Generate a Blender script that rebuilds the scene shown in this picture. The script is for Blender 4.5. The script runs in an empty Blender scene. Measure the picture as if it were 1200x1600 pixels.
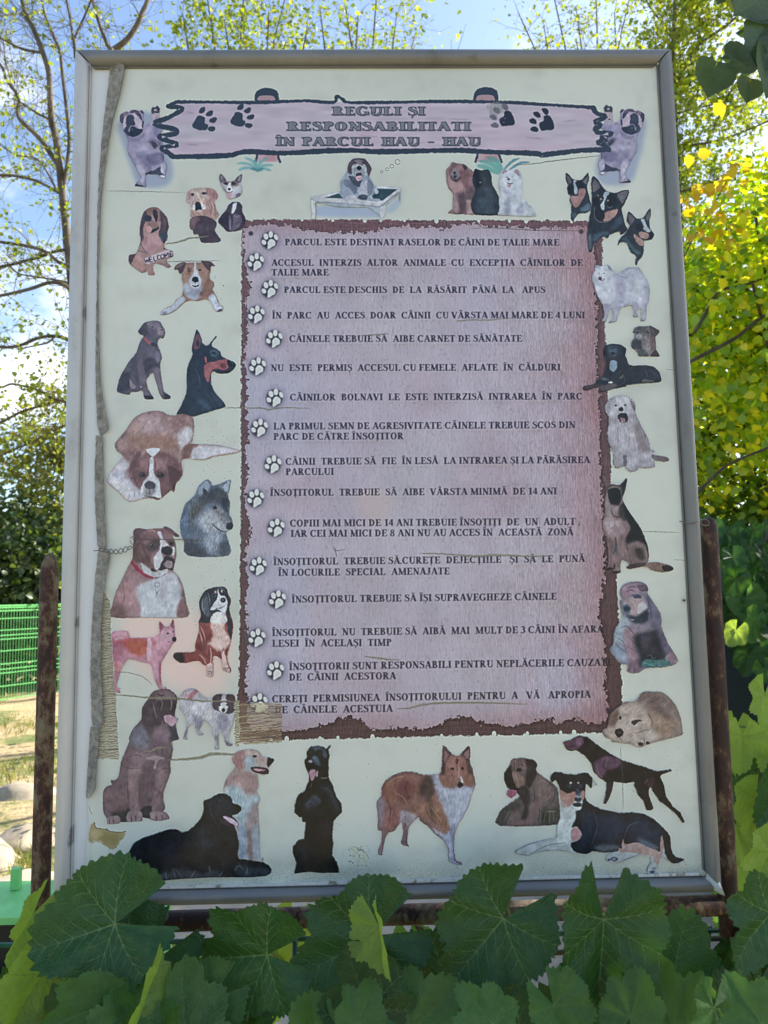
import bpy, math, random
import numpy as np
from mathutils import Vector, Matrix
C = bpy.context.scene.collection
scene = bpy.context.scene
R = math.radians

# ---------------------------------------------------------------- camera, sky, sun, exposure
Z0 = 1.15                      # height of the sign's lower edge above the ground
CAM = Vector((0.47390815, -1.19507499, 0.45649268 + Z0))
CROT = Matrix(((0.99965211, 0.01435498, -0.02212693),
               (-0.02050576, -0.10464289, -0.99429844),
               (-0.01658856, 0.99440625, -0.10431213)))
cam = bpy.data.cameras.new('camera')
camo = bpy.data.objects.new('camera', cam)
C.objects.link(camo)
cam.sensor_fit = 'VERTICAL'
cam.sensor_height = 24.0
cam.lens = 24.0 * 1200.0 / 1600.0
cam.clip_start = 0.02
cam.clip_end = 500
camo.matrix_world = CROT.to_4x4()
camo.location = CAM
cam.dof.use_dof = True
cam.dof.focus_distance = 1.25
cam.dof.aperture_fstop = 6.5
scene.camera = camo

SUN_DIR = Vector((0.70, 0.38, 0.58)).normalized()      # towards the sun
SUN_EL = math.asin(SUN_DIR.z)
w = bpy.data.worlds.new('World')
scene.world = w
w.use_nodes = True
nt = w.node_tree
nt.nodes.clear()
sky = nt.nodes.new('ShaderNodeTexSky')
sky.sky_type = 'NISHITA'
sky.sun_disc = False
sky.sun_elevation = SUN_EL
sky.sun_rotation = math.atan2(SUN_DIR.x, SUN_DIR.y)
sky.altitude = 100
sky.air_density = 1.0
sky.dust_density = 1.2
sky.ozone_density = 1.6
tc = nt.nodes.new('ShaderNodeTexCoord')
mp = nt.nodes.new('ShaderNodeMapping')
mp.inputs['Scale'].default_value = (1, 1, 1.9)
mp.inputs['Location'].default_value = (0.35, 0.1, 0.22)
no = nt.nodes.new('ShaderNodeTexNoise')
no.inputs['Scale'].default_value = 2.3
no.inputs['Detail'].default_value = 7
no.inputs['Roughness'].default_value = 0.55
cr = nt.nodes.new('ShaderNodeValToRGB')
cr.color_ramp.elements[0].position = 0.55
cr.color_ramp.elements[1].position = 0.70
mixn = nt.nodes.new('ShaderNodeMix')
mixn.data_type = 'RGBA'
mixn.inputs['B'].default_value = (6.8, 6.7, 6.5, 1)
bg = nt.nodes.new('ShaderNodeBackground')
bg.inputs['Strength'].default_value = 0.12
wo = nt.nodes.new('ShaderNodeOutputWorld')
L = nt.links.new
L(tc.outputs['Generated'], mp.inputs['Vector'])
L(mp.outputs['Vector'], no.inputs['Vector'])
L(no.outputs['Fac'], cr.inputs['Fac'])
L(cr.outputs['Color'], mixn.inputs['Factor'])
hs = nt.nodes.new('ShaderNodeHueSaturation')
hs.inputs['Saturation'].default_value = 1.0
hs.inputs['Value'].default_value = 1.0
L(sky.outputs['Color'], hs.inputs['Color'])
L(hs.outputs['Color'], mixn.inputs['A'])
L(mixn.outputs['Result'], bg.inputs['Color'])
L(bg.outputs['Background'], wo.inputs['Surface'])

sl = bpy.data.lights.new('sun', 'SUN')
sl.energy = 5.0
sl.angle = R(0.5)
sl.color = (1.0, 0.94, 0.84)
so = bpy.data.objects.new('sun', sl)
C.objects.link(so)
so.rotation_euler = (-SUN_DIR).to_track_quat('-Z', 'Y').to_euler()
so.location = (3, 5, 6)
vs = scene.view_settings
vs.view_transform = 'Standard'
vs.look = 'None'
vs.gamma = 1
vs.use_curve_mapping = False
vs.exposure = 1.42

# ---------------------------------------------------------------- helpers
def ray(px, py):
    d = Vector(((px - 600) / 1200.0, -(py - 800) / 1200.0, -1.0))
    return CROT @ d
def P(px, py, Y):
    """point of the photograph on the vertical plane y = Y"""
    d = ray(px, py)
    return CAM + d * ((Y - CAM.y) / d.y)

def props(o, label=None, cat=None, group=None, kind=None):
    if label: o['label'] = label
    if cat: o['category'] = cat
    if group: o['group'] = group
    if kind: o['kind'] = kind
    return o
def link(name, me, mat=None, parent=None, smooth=False):
    o = bpy.data.objects.new(name, me)
    C.objects.link(o)
    if mat is not None and len(me.materials) == 0: me.materials.append(mat)
    if smooth:
        me.polygons.foreach_set('use_smooth', [True] * len(me.polygons))
    if parent is not None: o.parent = parent
    return o
def empty(name, loc, **k):
    o = bpy.data.objects.new(name, None)
    C.objects.link(o)
    o.empty_display_size = 0.1
    o.location = loc
    props(o, **k)
    return o
def child(o, root):
    """parent o to root, keeping o's world placement (meshes are written in world units)"""
    o.parent = root
    o.matrix_parent_inverse = Matrix.Translation(-Vector(root.location))
    return o
def mesh(name, vs_, fs):
    me = bpy.data.meshes.new(name)
    me.from_pydata([tuple(v) for v in vs_], [], [tuple(f) for f in fs])
    me.update()
    return me
class MB:
    def __init__(s): s.v = []; s.f = []
    def box(s, x0, x1, y0, y1, z0, z1):
        b = len(s.v)
        s.v += [(x, y, z) for x in (x0, x1) for y in (y0, y1) for z in (z0, z1)]
        s.f += [(b, b+1, b+3, b+2), (b+4, b+6, b+7, b+5), (b, b+4, b+5, b+1), (b+2, b+3, b+7, b+6), (b, b+2, b+6, b+4), (b+1, b+5, b+7, b+3)]
        return s
    def tube(s, pts, rad, n=8, cap=True):
        pts = [Vector(p) for p in pts]
        if not hasattr(rad, '__len__'): rad = [rad] * len(pts)
        b = len(s.v); prev = None
        for i, p in enumerate(pts):
            t = (pts[min(i+1, len(pts)-1)] - pts[max(i-1, 0)])
            if t.length < 1e-9: t = Vector((0, 0, 1))
            t.normalize()
            if prev is None:
                a = Vector((0, 1, 0)) if abs(t.y) < 0.9 else Vector((1, 0, 0))
                u = t.cross(a).normalized()
            else:
                u = (prev - t * prev.dot(t))
                u = u.normalized() if u.length > 1e-6 else t.orthogonal().normalized()
            prev = u
            v = t.cross(u)
            for k in range(n):
                a = 2*math.pi*k/n
                s.v.append(tuple(p + (u*math.cos(a) + v*math.sin(a)) * rad[i]))
        for i in range(len(pts)-1):
            for k in range(n):
                a = b+i*n+k; c = b+i*n+(k+1) % n
                s.f.append((a, c, c+n, a+n))
        if cap:
            s.f.append(tuple(b+k for k in range(n))[::-1])
            s.f.append(tuple(b+(len(pts)-1)*n+k for k in range(n)))
        return s
    def build(s, name, mat, parent=None, smooth=False):
        me = mesh(name, s.v, s.f)
        o = link(name, me, mat, None, smooth)
        if parent is not None: child(o, parent)
        return o

def mat_new(name):
    m = bpy.data.materials.new(name)
    m.use_nodes = True
    n = m.node_tree
    return m, n, n.nodes['Principled BSDF']
def lin(c):
    return tuple((x/255/12.92 if x/255 <= 0.04045 else ((x/255+0.055)/1.055)**2.4) for x in c)
def node(n, t, **k):
    a = n.nodes.new(t)
    for q, v in k.items():
        if hasattr(a, q): setattr(a, q, v)
        else: a.inputs[q].default_value = v
    return a
def ramp(n, stops):
    r = n.nodes.new('ShaderNodeValToRGB')
    e = r.color_ramp.elements
    while len(e) < len(stops): e.new(0.5)
    for q, (p, c) in zip(e, stops):
        q.position = p; q.color = (c[0], c[1], c[2], 1)
    return r
def noisy(name, stops, scale, detail=6, rough=0.6, bump=0.0, stretch=(1, 1, 1), metal=0.0, dist=0.0, bscale=None, spec=0.5):
    m, n, b = mat_new(name)
    t = node(n, 'ShaderNodeTexCoord')
    mpn = node(n, 'ShaderNodeMapping'); mpn.inputs['Scale'].default_value = stretch
    nn = node(n, 'ShaderNodeTexNoise'); nn.inputs['Scale'].default_value = scale; nn.inputs['Detail'].default_value = detail
    nn.inputs['Roughness'].default_value = 0.62; nn.inputs['Distortion'].default_value = dist
    r = ramp(n, stops)
    n.links.new(t.outputs['Object'], mpn.inputs['Vector']); n.links.new(mpn.outputs['Vector'], nn.inputs['Vector'])
    n.links.new(nn.outputs['Fac'], r.inputs['Fac']); n.links.new(r.outputs['Color'], b.inputs['Base Color'])
    b.inputs['Roughness'].default_value = rough; b.inputs['Metallic'].default_value = metal
    b.inputs['Specular IOR Level'].default_value = spec
    if bump:
        n2 = node(n, 'ShaderNodeTexNoise'); n2.inputs['Scale'].default_value = bscale or scale*3; n2.inputs['Detail'].default_value = 5
        n.links.new(mpn.outputs['Vector'], n2.inputs['Vector'])
        bp = node(n, 'ShaderNodeBump'); bp.inputs['Strength'].default_value = bump; bp.inputs['Distance'].default_value = 0.01
        n.links.new(n2.outputs['Fac'], bp.inputs['Height']); n.links.new(bp.outputs['Normal'], b.inputs['Normal'])
    return m
def leaf_mat(name, cols, trans, tcol_mul=(1.35, 1.25, 0.45), rough=0.45, gloss=0.04):
    """leaf: diffuse + translucent + thin gloss; colour varies from leaf to leaf"""
    m = bpy.data.materials.new(name); m.use_nodes = True
    n = m.node_tree; n.nodes.clear()
    g = n.nodes.new('ShaderNodeNewGeometry')
    r = ramp(n, [(i/(len(cols)-1) if len(cols) > 1 else 0, c) for i, c in enumerate(cols)])
    n.links.new(g.outputs['Random Per Island'], r.inputs['Fac'])
    d = n.nodes.new('ShaderNodeBsdfDiffuse'); t = n.nodes.new('ShaderNodeBsdfTranslucent')
    gl = n.nodes.new('ShaderNodeBsdfGlossy'); gl.inputs['Roughness'].default_value = rough
    mu = node(n, 'ShaderNodeMix', data_type='RGBA', blend_type='MULTIPLY'); mu.inputs['Factor'].default_value = 1
    mu.inputs['B'].default_value = (*tcol_mul, 1)
    n.links.new(r.outputs['Color'], d.inputs['Color']); n.links.new(r.outputs['Color'], mu.inputs['A'])
    n.links.new(mu.outputs['Result'], t.inputs['Color'])
    a = n.nodes.new('ShaderNodeMixShader'); a.inputs[0].default_value = trans
    n.links.new(d.outputs[0], a.inputs[1]); n.links.new(t.outputs[0], a.inputs[2])
    b = n.nodes.new('ShaderNodeMixShader'); b.inputs[0].default_value = gloss
    n.links.new(a.outputs[0], b.inputs[1]); n.links.new(gl.outputs[0], b.inputs[2])
    o = n.nodes.new('ShaderNodeOutputMaterial'); n.links.new(b.outputs[0], o.inputs['Surface'])
    return m
# ---------------------------------------------------------------- the printed sheet: a small painter (numpy) for flat print
SPX = 2000                      # canvas pixels per metre of sign
CW, CH = 2000, 2724
YP = 0.010                      # depth of the printed sheet behind the frame's front
_p0 = np.array([list(CROT.col[0]), list(CROT.col[1]), list(CROT.col[2])]).T
def sheet(pts):
    """photo pixels -> metres on the sheet (x from the left edge, z from the lower edge)"""
    a = np.asarray(pts, float).reshape(-1, 2)
    d = np.stack([(a[:, 0]-600)/1200, -(a[:, 1]-800)/1200, -np.ones(len(a))], 1) @ _p0.T
    k = (YP - CAM.y) / d[:, 1]
    return np.stack([CAM.x + d[:, 0]*k, CAM.z - Z0 + d[:, 2]*k], 1)
def canv(pts):
    s = sheet(pts)
    return np.stack([s[:, 0]*SPX, CH - s[:, 1]*SPX], 1)
PXM = 2.0                       # about 2 canvas pixels per photo pixel
rs = np.random.RandomState(7)
canvas = np.zeros((CH, CW, 3), np.float32)
def blur(m, r):
    r = int(round(r))
    if r < 1: return m
    for _ in range(2):
        for ax in (0, 1):
            p = np.pad(m, [(r+1, r) if a == ax else (0, 0) for a in range(m.ndim)], mode='edge')
            c = np.cumsum(p, axis=ax, dtype=np.float64)
            n = m.shape[ax]
            sl1 = [slice(None)]*m.ndim; sl2 = [slice(None)]*m.ndim
            sl1[ax] = slice(2*r+1, 2*r+1+n); sl2[ax] = slice(0, n)
            m = ((c[tuple(sl1)] - c[tuple(sl2)])/(2*r+1)).astype(np.float32)
    return m
def noise2(h, w, sy, sx, seed=0):
    """smooth noise with grain sy x sx pixels, about 0 mean, 1 sd"""
    q = np.random.RandomState(seed).randn(int(h/sy)+3, int(w/sx)+3).astype(np.float32)
    yi = np.arange(h)/sy; xi = np.arange(w)/sx
    y0 = yi.astype(int); x0 = xi.astype(int); fy = (yi-y0)[:, None]; fx = (xi-x0)[None]
    fy = fy*fy*(3-2*fy); fx = fx*fx*(3-2*fx)
    a = q[y0][:, x0]; b = q[y0][:, x0+1]; c = q[y0+1][:, x0]; d = q[y0+1][:, x0+1]
    return ((a*(1-fx)+b*fx)*(1-fy)+(c*(1-fx)+d*fx)*fy)*1.5
NB = noise2(CH, CW, 9, 9, 1)*0.6 + noise2(CH, CW, 4, 4, 2)*0.4
NB2 = noise2(CH, CW, 9, 9, 3)*0.6 + noise2(CH, CW, 4, 4, 4)*0.4
NM = noise2(CH, CW, 22, 22, 6)*0.7+noise2(CH, CW, 10, 10, 8)*0.5
NF = noise2(CH, CW, 1.5, 1.5, 5)*1.15
GR = rs.randn(CH, CW).astype(np.float32)
def smooth(p, n=4, closed=True):
    p = np.asarray(p, float); m = len(p)
    out = []
    for i in range(m if closed else m-1):
        if closed: a, b, c, d = p[(i-1) % m], p[i], p[(i+1) % m], p[(i+2) % m]
        else: a, b, c, d = p[max(i-1, 0)], p[i], p[i+1], p[min(i+2, m-1)]
        for k in range(n):
            t = k/n
            out.append(0.5*((2*b)+(c-a)*t+(2*a-5*b+4*c-d)*t*t+(3*b-a-3*c+d)*t**3))
    if not closed: out.append(p[-1])
    return np.array(out)
def fill(contours, pad=2, ss=3):
    """even-odd mask of contours given in canvas pixels -> (x0, y0, mask)"""
    al = np.concatenate(contours)
    x0 = int(max(0, math.floor(al[:, 0].min())-pad)); x1 = int(min(CW, math.ceil(al[:, 0].max())+pad))
    y0 = int(max(0, math.floor(al[:, 1].min())-pad)); y1 = int(min(CH, math.ceil(al[:, 1].max())+pad))
    h, w_ = (y1-y0)*ss, (x1-x0)*ss
    if h <= 0 or w_ <= 0: return x0, y0, np.zeros((1, 1), np.float32)
    A = np.concatenate(contours); B = np.concatenate([np.roll(c, -1, 0) for c in contours])
    A = (A-[x0, y0])*ss; B = (B-[x0, y0])*ss
    ys = np.arange(h)+0.5
    m = np.zeros((h, w_), np.uint8)
    lo = np.minimum(A[:, 1], B[:, 1]); hi = np.maximum(A[:, 1], B[:, 1])
    hit = (ys[:, None] >= lo[None]) & (ys[:, None] < hi[None])
    dy = B[:, 1]-A[:, 1]; dy[dy == 0] = 1e-9
    X = A[:, 0][None]+(ys[:, None]-A[:, 1][None])*((B[:, 0]-A[:, 0])/dy)[None]
    for r in range(h):
        xs = np.sort(X[r][hit[r]])
        for k in range(0, len(xs)-1, 2):
            a = max(0, int(xs[k]+0.5)); b = min(w_, int(xs[k+1]+0.5))
            if b > a: m[r, a:b] = 1
    return x0, y0, m.reshape(h//ss, ss, w_//ss, ss).mean((1, 3), dtype=np.float32)
def warp(x0, y0, m, amp):
    if amp <= 0: return m
    h, w_ = m.shape
    yy, xx = np.mgrid[0:h, 0:w_]
    sx = np.clip((xx+NB[y0:y0+h, x0:x0+w_]*amp).astype(int), 0, w_-1)
    sy = np.clip((yy+NB2[y0:y0+h, x0:x0+w_]*amp).astype(int), 0, h-1)
    return m[sy, sx]
def hexc(s):
    return np.array([int(s[i:i+2], 16) for i in (0, 2, 4)], np.float32)/255
def put(x0, y0, m, col, clip=None):
    h, w_ = m.shape
    if clip is not None:
        cx, cy, cm = clip
        ax0, ay0 = max(x0, cx), max(y0, cy); ax1, ay1 = min(x0+w_, cx+cm.shape[1]), min(y0+h, cy+cm.shape[0])
        if ax1 <= ax0 or ay1 <= ay0: return
        m = m[ay0-y0:ay1-y0, ax0-x0:ax1-x0]*cm[ay0-cy:ay1-cy, ax0-cx:ax1-cx]
        x0, y0 = ax0, ay0; h, w_ = m.shape
    c = canvas[y0:y0+h, x0:x0+w_]
    c += (col-c)*m[..., None]
def stroke_poly(p, wd):
    p = np.asarray(p, float); n = len(p)
    wd = np.asarray(wd, float)*np.ones(n)
    t = np.gradient(p, axis=0); t /= np.maximum(np.linalg.norm(t, axis=1), 1e-6)[:, None]
    nn = np.stack([-t[:, 1], t[:, 0]], 1)*wd[:, None]/2
    return np.concatenate([p+nn, (p-nn)[::-1]])
CUTS = []                       # outlines of the separate pictures, cut from the printed sheet
def nums(s): return np.array([[float(v) for v in q.split(',')] for q in s.split()])
def pic(name, label, org, spec, cut=True):
    """one printed picture. org = (x, y, scale) of the crop its points are written in.
    O outline, P soft patch, Q sharp patch, L line, E ellipse, N fur grain"""
    ox, oy, sc = org
    clip = None
    furry = 0.0
    for ln in spec.strip().split('\n'):
        ln = ln.strip()
        if not ln: continue
        head, _, body = ln.partition(':')
        hd = head.split(); cmd = hd[0]
        if cmd == 'N':                                # N amp angle length
            amp = float(hd[1])*0.24; ang = R(float(hd[2])); ln_ = float(hd[3]) if len(hd) > 3 else 9
            cx, cy, cm = clip; h, w_ = cm.shape
            g = np.zeros((h, w_), np.float32)
            for i in range(-4, 5):
                dx = int(round(math.cos(ang)*i*ln_/8)); dy = int(round(-math.sin(ang)*i*ln_/8))
                yy = np.clip(np.arange(cy, cy+h)+dy, 0, CH-1); xx = np.clip(np.arange(cx, cx+w_)+dx, 0, CW-1)
                g += NF[np.ix_(yy, xx)]
            g = g/4.2*amp + NB[cy:cy+h, cx:cx+w_]*amp*0.4
            c = canvas[cy:cy+h, cx:cx+w_]
            c *= 1+(g*cm)[..., None]
            c += (g*cm*0.05)[..., None]
            lum = c.mean(2, keepdims=True)
            c += (c*0.90*(0.80+0.22*np.clip(lum*1.6, 0, 1))-c+0.012)*cm[..., None]
            c += ((lum-c)*0.18+(NM[cy:cy+h, cx:cx+w_]*0.035)[..., None]*(0.25+lum))*cm[..., None]
            continue
        cs = hd[1].split('/'); col = hexc(cs[0]); al = float(cs[1]) if len(cs) > 1 else 1.0
        prm = float(hd[2]) if len(hd) > 2 else 0.0
        if cmd == 'E':
            v = [float(q) for q in body.replace(',', ' ').split()]
            a = np.linspace(0, 2*math.pi, 24, endpoint=False); th = R(v[4]) if len(v) > 4 else 0
            ex, ey = v[2]*np.cos(a), v[3]*np.sin(a)
            pts = np.stack([v[0]+ex*math.cos(th)-ey*math.sin(th), v[1]+ex*math.sin(th)+ey*math.cos(th)], 1)
        else:
            pts = nums(body)
        if cmd == 'P' and prm >= 4:
            ctr = pts.mean(0); pts = ctr+(pts-ctr)*1.07
        ph = canv(pts/sc+[ox, oy])
        if cmd == 'O':
            fur = float(hd[2]) if len(hd) > 2 else 0.0
            dark = float(hd[3]) if len(hd) > 3 else 0.25
            if 'a' not in hd[-1:]: ph = smooth(ph, 3)
            x0, y0, m = fill([ph], pad=8)
            m = warp(x0, y0, blur(m, 1), fur*0.5)
            put(x0, y0, m, col)
            inner = blur(m, 7)
            h, w_ = m.shape
            canvas[y0:y0+h, x0:x0+w_] *= (1-dark*np.clip(1.25-inner*1.25, 0, 1)*m)[..., None]
            clip = (x0, y0, m)
            if cut: CUTS.append((name, label, sheet(pts/sc+[ox, oy])))
            furry = fur
            continue
        if cmd in 'PE':
            if cmd == 'P': ph = smooth(ph, 4)
            fr = prm/sc*(1.5 if prm <= 5 else 3.0 if prm < 8 else 4.2)
            x0, y0, m = fill([ph], pad=int(fr*3)+4)
            m = warp(x0, y0, blur(m, fr), (0.5+0.35*furry) if max(m.shape) > 24 else 0)
        elif cmd in 'QU':
            x0, y0, m = fill([ph], pad=4)
            m = blur(m, 1)
            if cmd == 'U':
                put(x0, y0, m, col)
                cx, cy, cm = clip
                X0, Y0 = min(cx, x0), min(cy, y0); X1, Y1 = max(cx+cm.shape[1], x0+m.shape[1]), max(cy+cm.shape[0], y0+m.shape[0])
                nm = np.zeros((Y1-Y0, X1-X0), np.float32); nm[cy-Y0:cy-Y0+cm.shape[0], cx-X0:cx-X0+cm.shape[1]] = cm
                v = nm[y0-Y0:y0-Y0+m.shape[0], x0-X0:x0-X0+m.shape[1]]; np.maximum(v, m, out=v)
                clip = (X0, Y0, nm)
                if cut: CUTS.append(('raised_paw_picture' if 'bulldog' in label else 'tongue_picture', None, sheet(pts/sc+[ox, oy])))
                continue
        elif cmd == 'L':
            q = smooth(ph, 4, closed=False)
            tt = np.linspace(0, 1, len(q)); wdt = max(prm/sc*2.4, 1.6)*(0.5+0.5*np.sin(np.pi*np.clip(tt, 0.05, 0.95)))
            x0, y0, m = fill([stroke_poly(q, wdt)], pad=4)
            m = blur(m, 1)
        put(x0, y0, m*al, col, clip)
DOGS = []
def dog(label, org, spec, tf=None, name='dog_picture', cut=True):
    DOGS.append((name, label, org, spec, tf, cut))
BULL = '''
O a79dc0 0.4 0.2: 140,380 140,290 210,240 260,220 310,235 340,195 420,190 500,215 530,195 570,240 565,330 570,430 590,470 650,440 700,480 740,470 800,420 860,460 920,500 910,560 860,620 860,700 900,800 870,880 920,950 930,1060 970,1150 980,1240 950,1330 955,1400 900,1415 850,1380 790,1340 700,1345 640,1330 605,1360 600,1470 610,1560 500,1560 410,1550 430,1500 490,1450 500,1390 470,1310 410,1200 350,1080 300,1000 275,900 285,780 270,690 220,600 190,520
P 55506e 3: 145,370 150,290 200,250 225,300 215,370 200,440 165,430
P 8b7690 3: 205,260 260,225 300,245 280,300 220,320
P 6a5876 3: 320,225 400,195 480,215 520,290 470,290 410,250 340,260
P 4b4a6a 3: 420,255 500,270 540,340 520,380 470,310
P 5a4f6d 2: 500,205 535,200 570,245 560,270 520,250
P cbb8cc 4: 240,330 320,280 420,290 470,360 520,430 540,500 480,530 420,480 360,430 280,480 230,540 205,500 210,400
P 3d4664 5: 265,320 320,285 370,300 400,360 410,430 390,470 320,470 270,500 255,420
P 46506c 4: 250,500 330,470 290,560 320,600 300,650 260,620 220,560 240,520
P d8c6d6/0.8 3: 390,350 430,390 480,440 520,480 500,510 440,470 400,420
P 2f3d55 4: 340,500 400,500 440,530 540,540 530,590 460,650 380,670 310,640 320,590
P 5d7076/0.6 3: 350,520 390,530 370,580 345,560
L 8a86a2 10: 300,570 330,520 350,480 390,490
P 3c4763 3: 540,400 565,400 560,500 540,520
P 7d789a/0.7 6: 330,700 430,690 560,620 590,650 500,740 400,760
P 8c86a8/0.8 8: 440,960 560,930 640,1020 700,1200 720,1300 640,1310 560,1180 440,1040
P b9b0d2/0.7 10: 300,780 450,800 600,850 640,900 500,930 350,900
P 7f7698/0.9 8: 650,740 760,720 880,780 860,830 790,870 740,840 690,820
P 454a5a 6: 690,770 760,770 800,830 780,890 740,860
P b3a9cf/0.7 8: 600,520 700,500 740,560 700,680 600,720
P 8f88b6/0.8 8: 740,500 860,520 870,620 780,680 740,600
P 6f6c96/0.7 8: 650,1000 900,980 900,1120 780,1180 680,1150
P 3f4a62 5: 600,1330 680,1290 760,1270 880,1200 870,1300 890,1350 620,1350
L 2d3550 8: 925,980 920,1060 910,1130
P c8c4de/0.8 6: 440,1190 520,1190 570,1260 590,1380 560,1480 510,1460 510,1380 480,1280
P bdb7d6 5: 880,1180 960,1180 970,1260 930,1330 880,1290
Q d9d9ea 3: 860,1370 940,1365 950,1400 890,1410
Q 2c2f48 1: 400,1525 430,1520 560,1550 560,1562 410,1555
L 2c2f48 7: 450,1490 455,1520
L 2c2f48 7: 510,1490 515,1515
L 39405c 9: 850,1370 900,1350 945,1370
U b3a8bd 3: 690,470 705,320 700,180 730,140 770,150 815,115 860,170 850,260 860,340 850,480 780,500
Q 4d4c62 3: 705,180 730,140 770,150 815,115 860,170 850,250 800,265 760,250 725,270 700,230
E c0aebb 5: 780,200 26 16
E 3b3a4e 3: 735,200 16 18
E 3b3a4e 3: 825,190 16 18
Q bfa9b4 3: 725,290 760,262 820,262 840,330 800,370 750,380
E 4b4c68 3: 765,392 22 14
N 0.05 70 8
'''
dog('grey white bulldog sitting with one paw raised, left end of the heading plank', (175, 155, 11.43), BULL)
dog('grey white bulldog sitting with one paw raised, right end of the heading plank', (920, 155, 11.43), BULL,
    tf=lambda p: np.stack([1143-p[:, 0]-0+0.02*(p[:, 1]-300)-15, p[:, 1]*0.965-12], 1))
dog('bloodhound holding a welcome board', (190, 265, 6), '''
O b98f8c 0.3 0.2: 185,460 215,390 280,353 340,358 385,400 425,450 440,540 425,590 430,650 400,690 410,740 470,760 485,790 480,810 420,850 460,905 430,920 370,890 310,880 290,930 312,980 290,990 250,985 240,950 190,970 120,920 80,890 65,850 75,800 130,790 165,720 180,660 170,600 170,560
P 5a4353 4: 185,460 215,390 250,370 240,440 210,520 200,600 215,650 185,655 170,590
P a0706a 4: 240,380 300,358 350,380 380,430 360,490 300,440 250,420
P 5f4a55 4: 360,400 400,420 440,520 430,600 400,680 370,660 350,600 370,520
P 37404f 3: 215,440 260,430 285,460 260,490 220,480
P 2e3745 3: 300,375 330,390 340,450 325,500 305,450 295,410
P 9d7670 3: 270,480 330,500 350,550 300,560 250,530
L 7d5560 6: 390,440 410,500 400,580
L 2f3440 6: 300,400 320,440 325,480
L c9a09c 5: 240,480 260,500 290,500
L 7a5058 6: 200,560 205,620 215,650
L dbb0b0 6: 250,640 290,680 280,740
L a87a7a 6: 110,820 150,860 200,900
P 26303f 3: 280,570 345,540 345,560 300,590 275,595
P 3f4d61 4: 360,620 410,590 430,600 410,680 380,670
E dfa0a4 4: 260,562 27 30
P cf9ba0 6: 220,640 300,600 360,650 370,700 300,760 220,760 200,700
P c9988f/0.8 6: 90,830 170,820 210,900 190,950 120,910
P 6b4c5d 5: 65,850 75,800 130,795 110,840 85,885
P c08880/0.8 5: 240,930 290,920 305,975 255,980
L 4a4560 4: 190,660 180,700 240,790
L 4a4560 3: 180,700 150,760 240,780
Q d7c3cd 2: 205,840 440,750 480,765 485,800 245,890 215,880
L 24223a 7.5: 210,835 228,872 238,848 252,868 256,828
L 24223a 7.5: 285,822 262,828 270,868 296,862
L 24223a 7.5: 266,848 288,842
L 24223a 7.5: 300,816 310,858 335,850
L 24223a 7.5: 362,808 342,806 338,832 348,846 368,838
L 24223a 7.5: 378,798 368,815 378,838 396,832 400,810 388,798 378,798
L 24223a 7.5: 412,832 404,790 420,812 436,782 446,822
L 24223a 7.5: 480,770 456,776 462,818 488,810
L 24223a 7.5: 460,797 480,792
P 3f4560/0.8 2: 390,735 415,738 460,722 465,740 400,752
N 0.05 80 8
''')
dog('golden retriever head above a brown dog head', (190, 265, 6), '''
O d8bfb4 1.0 0.2: 610,260 615,215 650,185 700,175 760,170 820,172 870,185 900,230 895,270 870,300 885,370 910,420 890,460 830,470 760,455 690,450 645,440 650,380 640,325 605,300
P c9a7a6 5: 605,300 615,215 650,190 660,240 640,330
P b8878a 5: 800,180 880,200 900,240 880,300 830,260 800,230
P b98782/0.8 5: 770,300 830,270 870,310 900,420 830,460 760,440
P c39c90/0.8 5: 650,370 690,400 760,400 780,440 690,448 648,430
L a87472 6: 620,200 640,240 630,290
L a87472 6: 830,200 860,240 870,290
L f0e2da 6: 700,200 715,240 720,270
L a9817c 5: 740,200 745,260 760,300
L a9817c 5: 690,280 670,320 665,370
L 8f5f5c 5: 660,400 680,430 700,440
E 34323f 3: 667,237 16 13
E 34323f 3: 775,225 24 12
P c79b95 3: 690,300 715,270 740,295 735,320 700,320
P 25303f 3: 688,320 715,305 748,330 750,375 720,378 690,390 685,350
P dfe3e8 3: 750,320 785,335 785,370 755,370
P dfe3e8 3: 668,330 686,340 686,380 668,370
L 93605e 4: 820,290 850,350 830,420
L 93605e 4: 850,290 880,360 880,440
L 93605e 4: 700,400 740,430 760,450
L e9ddd8 5: 840,300 860,360 850,440
N 0.12 100 10
''')
dog('dark brown dog head facing left under the golden retriever', (190, 265, 6), '''
O 574355 0.4 0.1: 645,465 700,440 780,437 850,460 885,490 885,540 870,560 895,610 930,655 900,680 830,685 760,682 735,660 720,610 680,605 665,570 640,540
P 7b5b66 4: 645,465 700,445 740,470 700,500 680,560 645,540
L 8a6a74 4: 660,500 690,480 680,540
L 6a6a92/0.6 8: 760,680 850,686 925,660
N 0.06 80 8
''')
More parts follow.
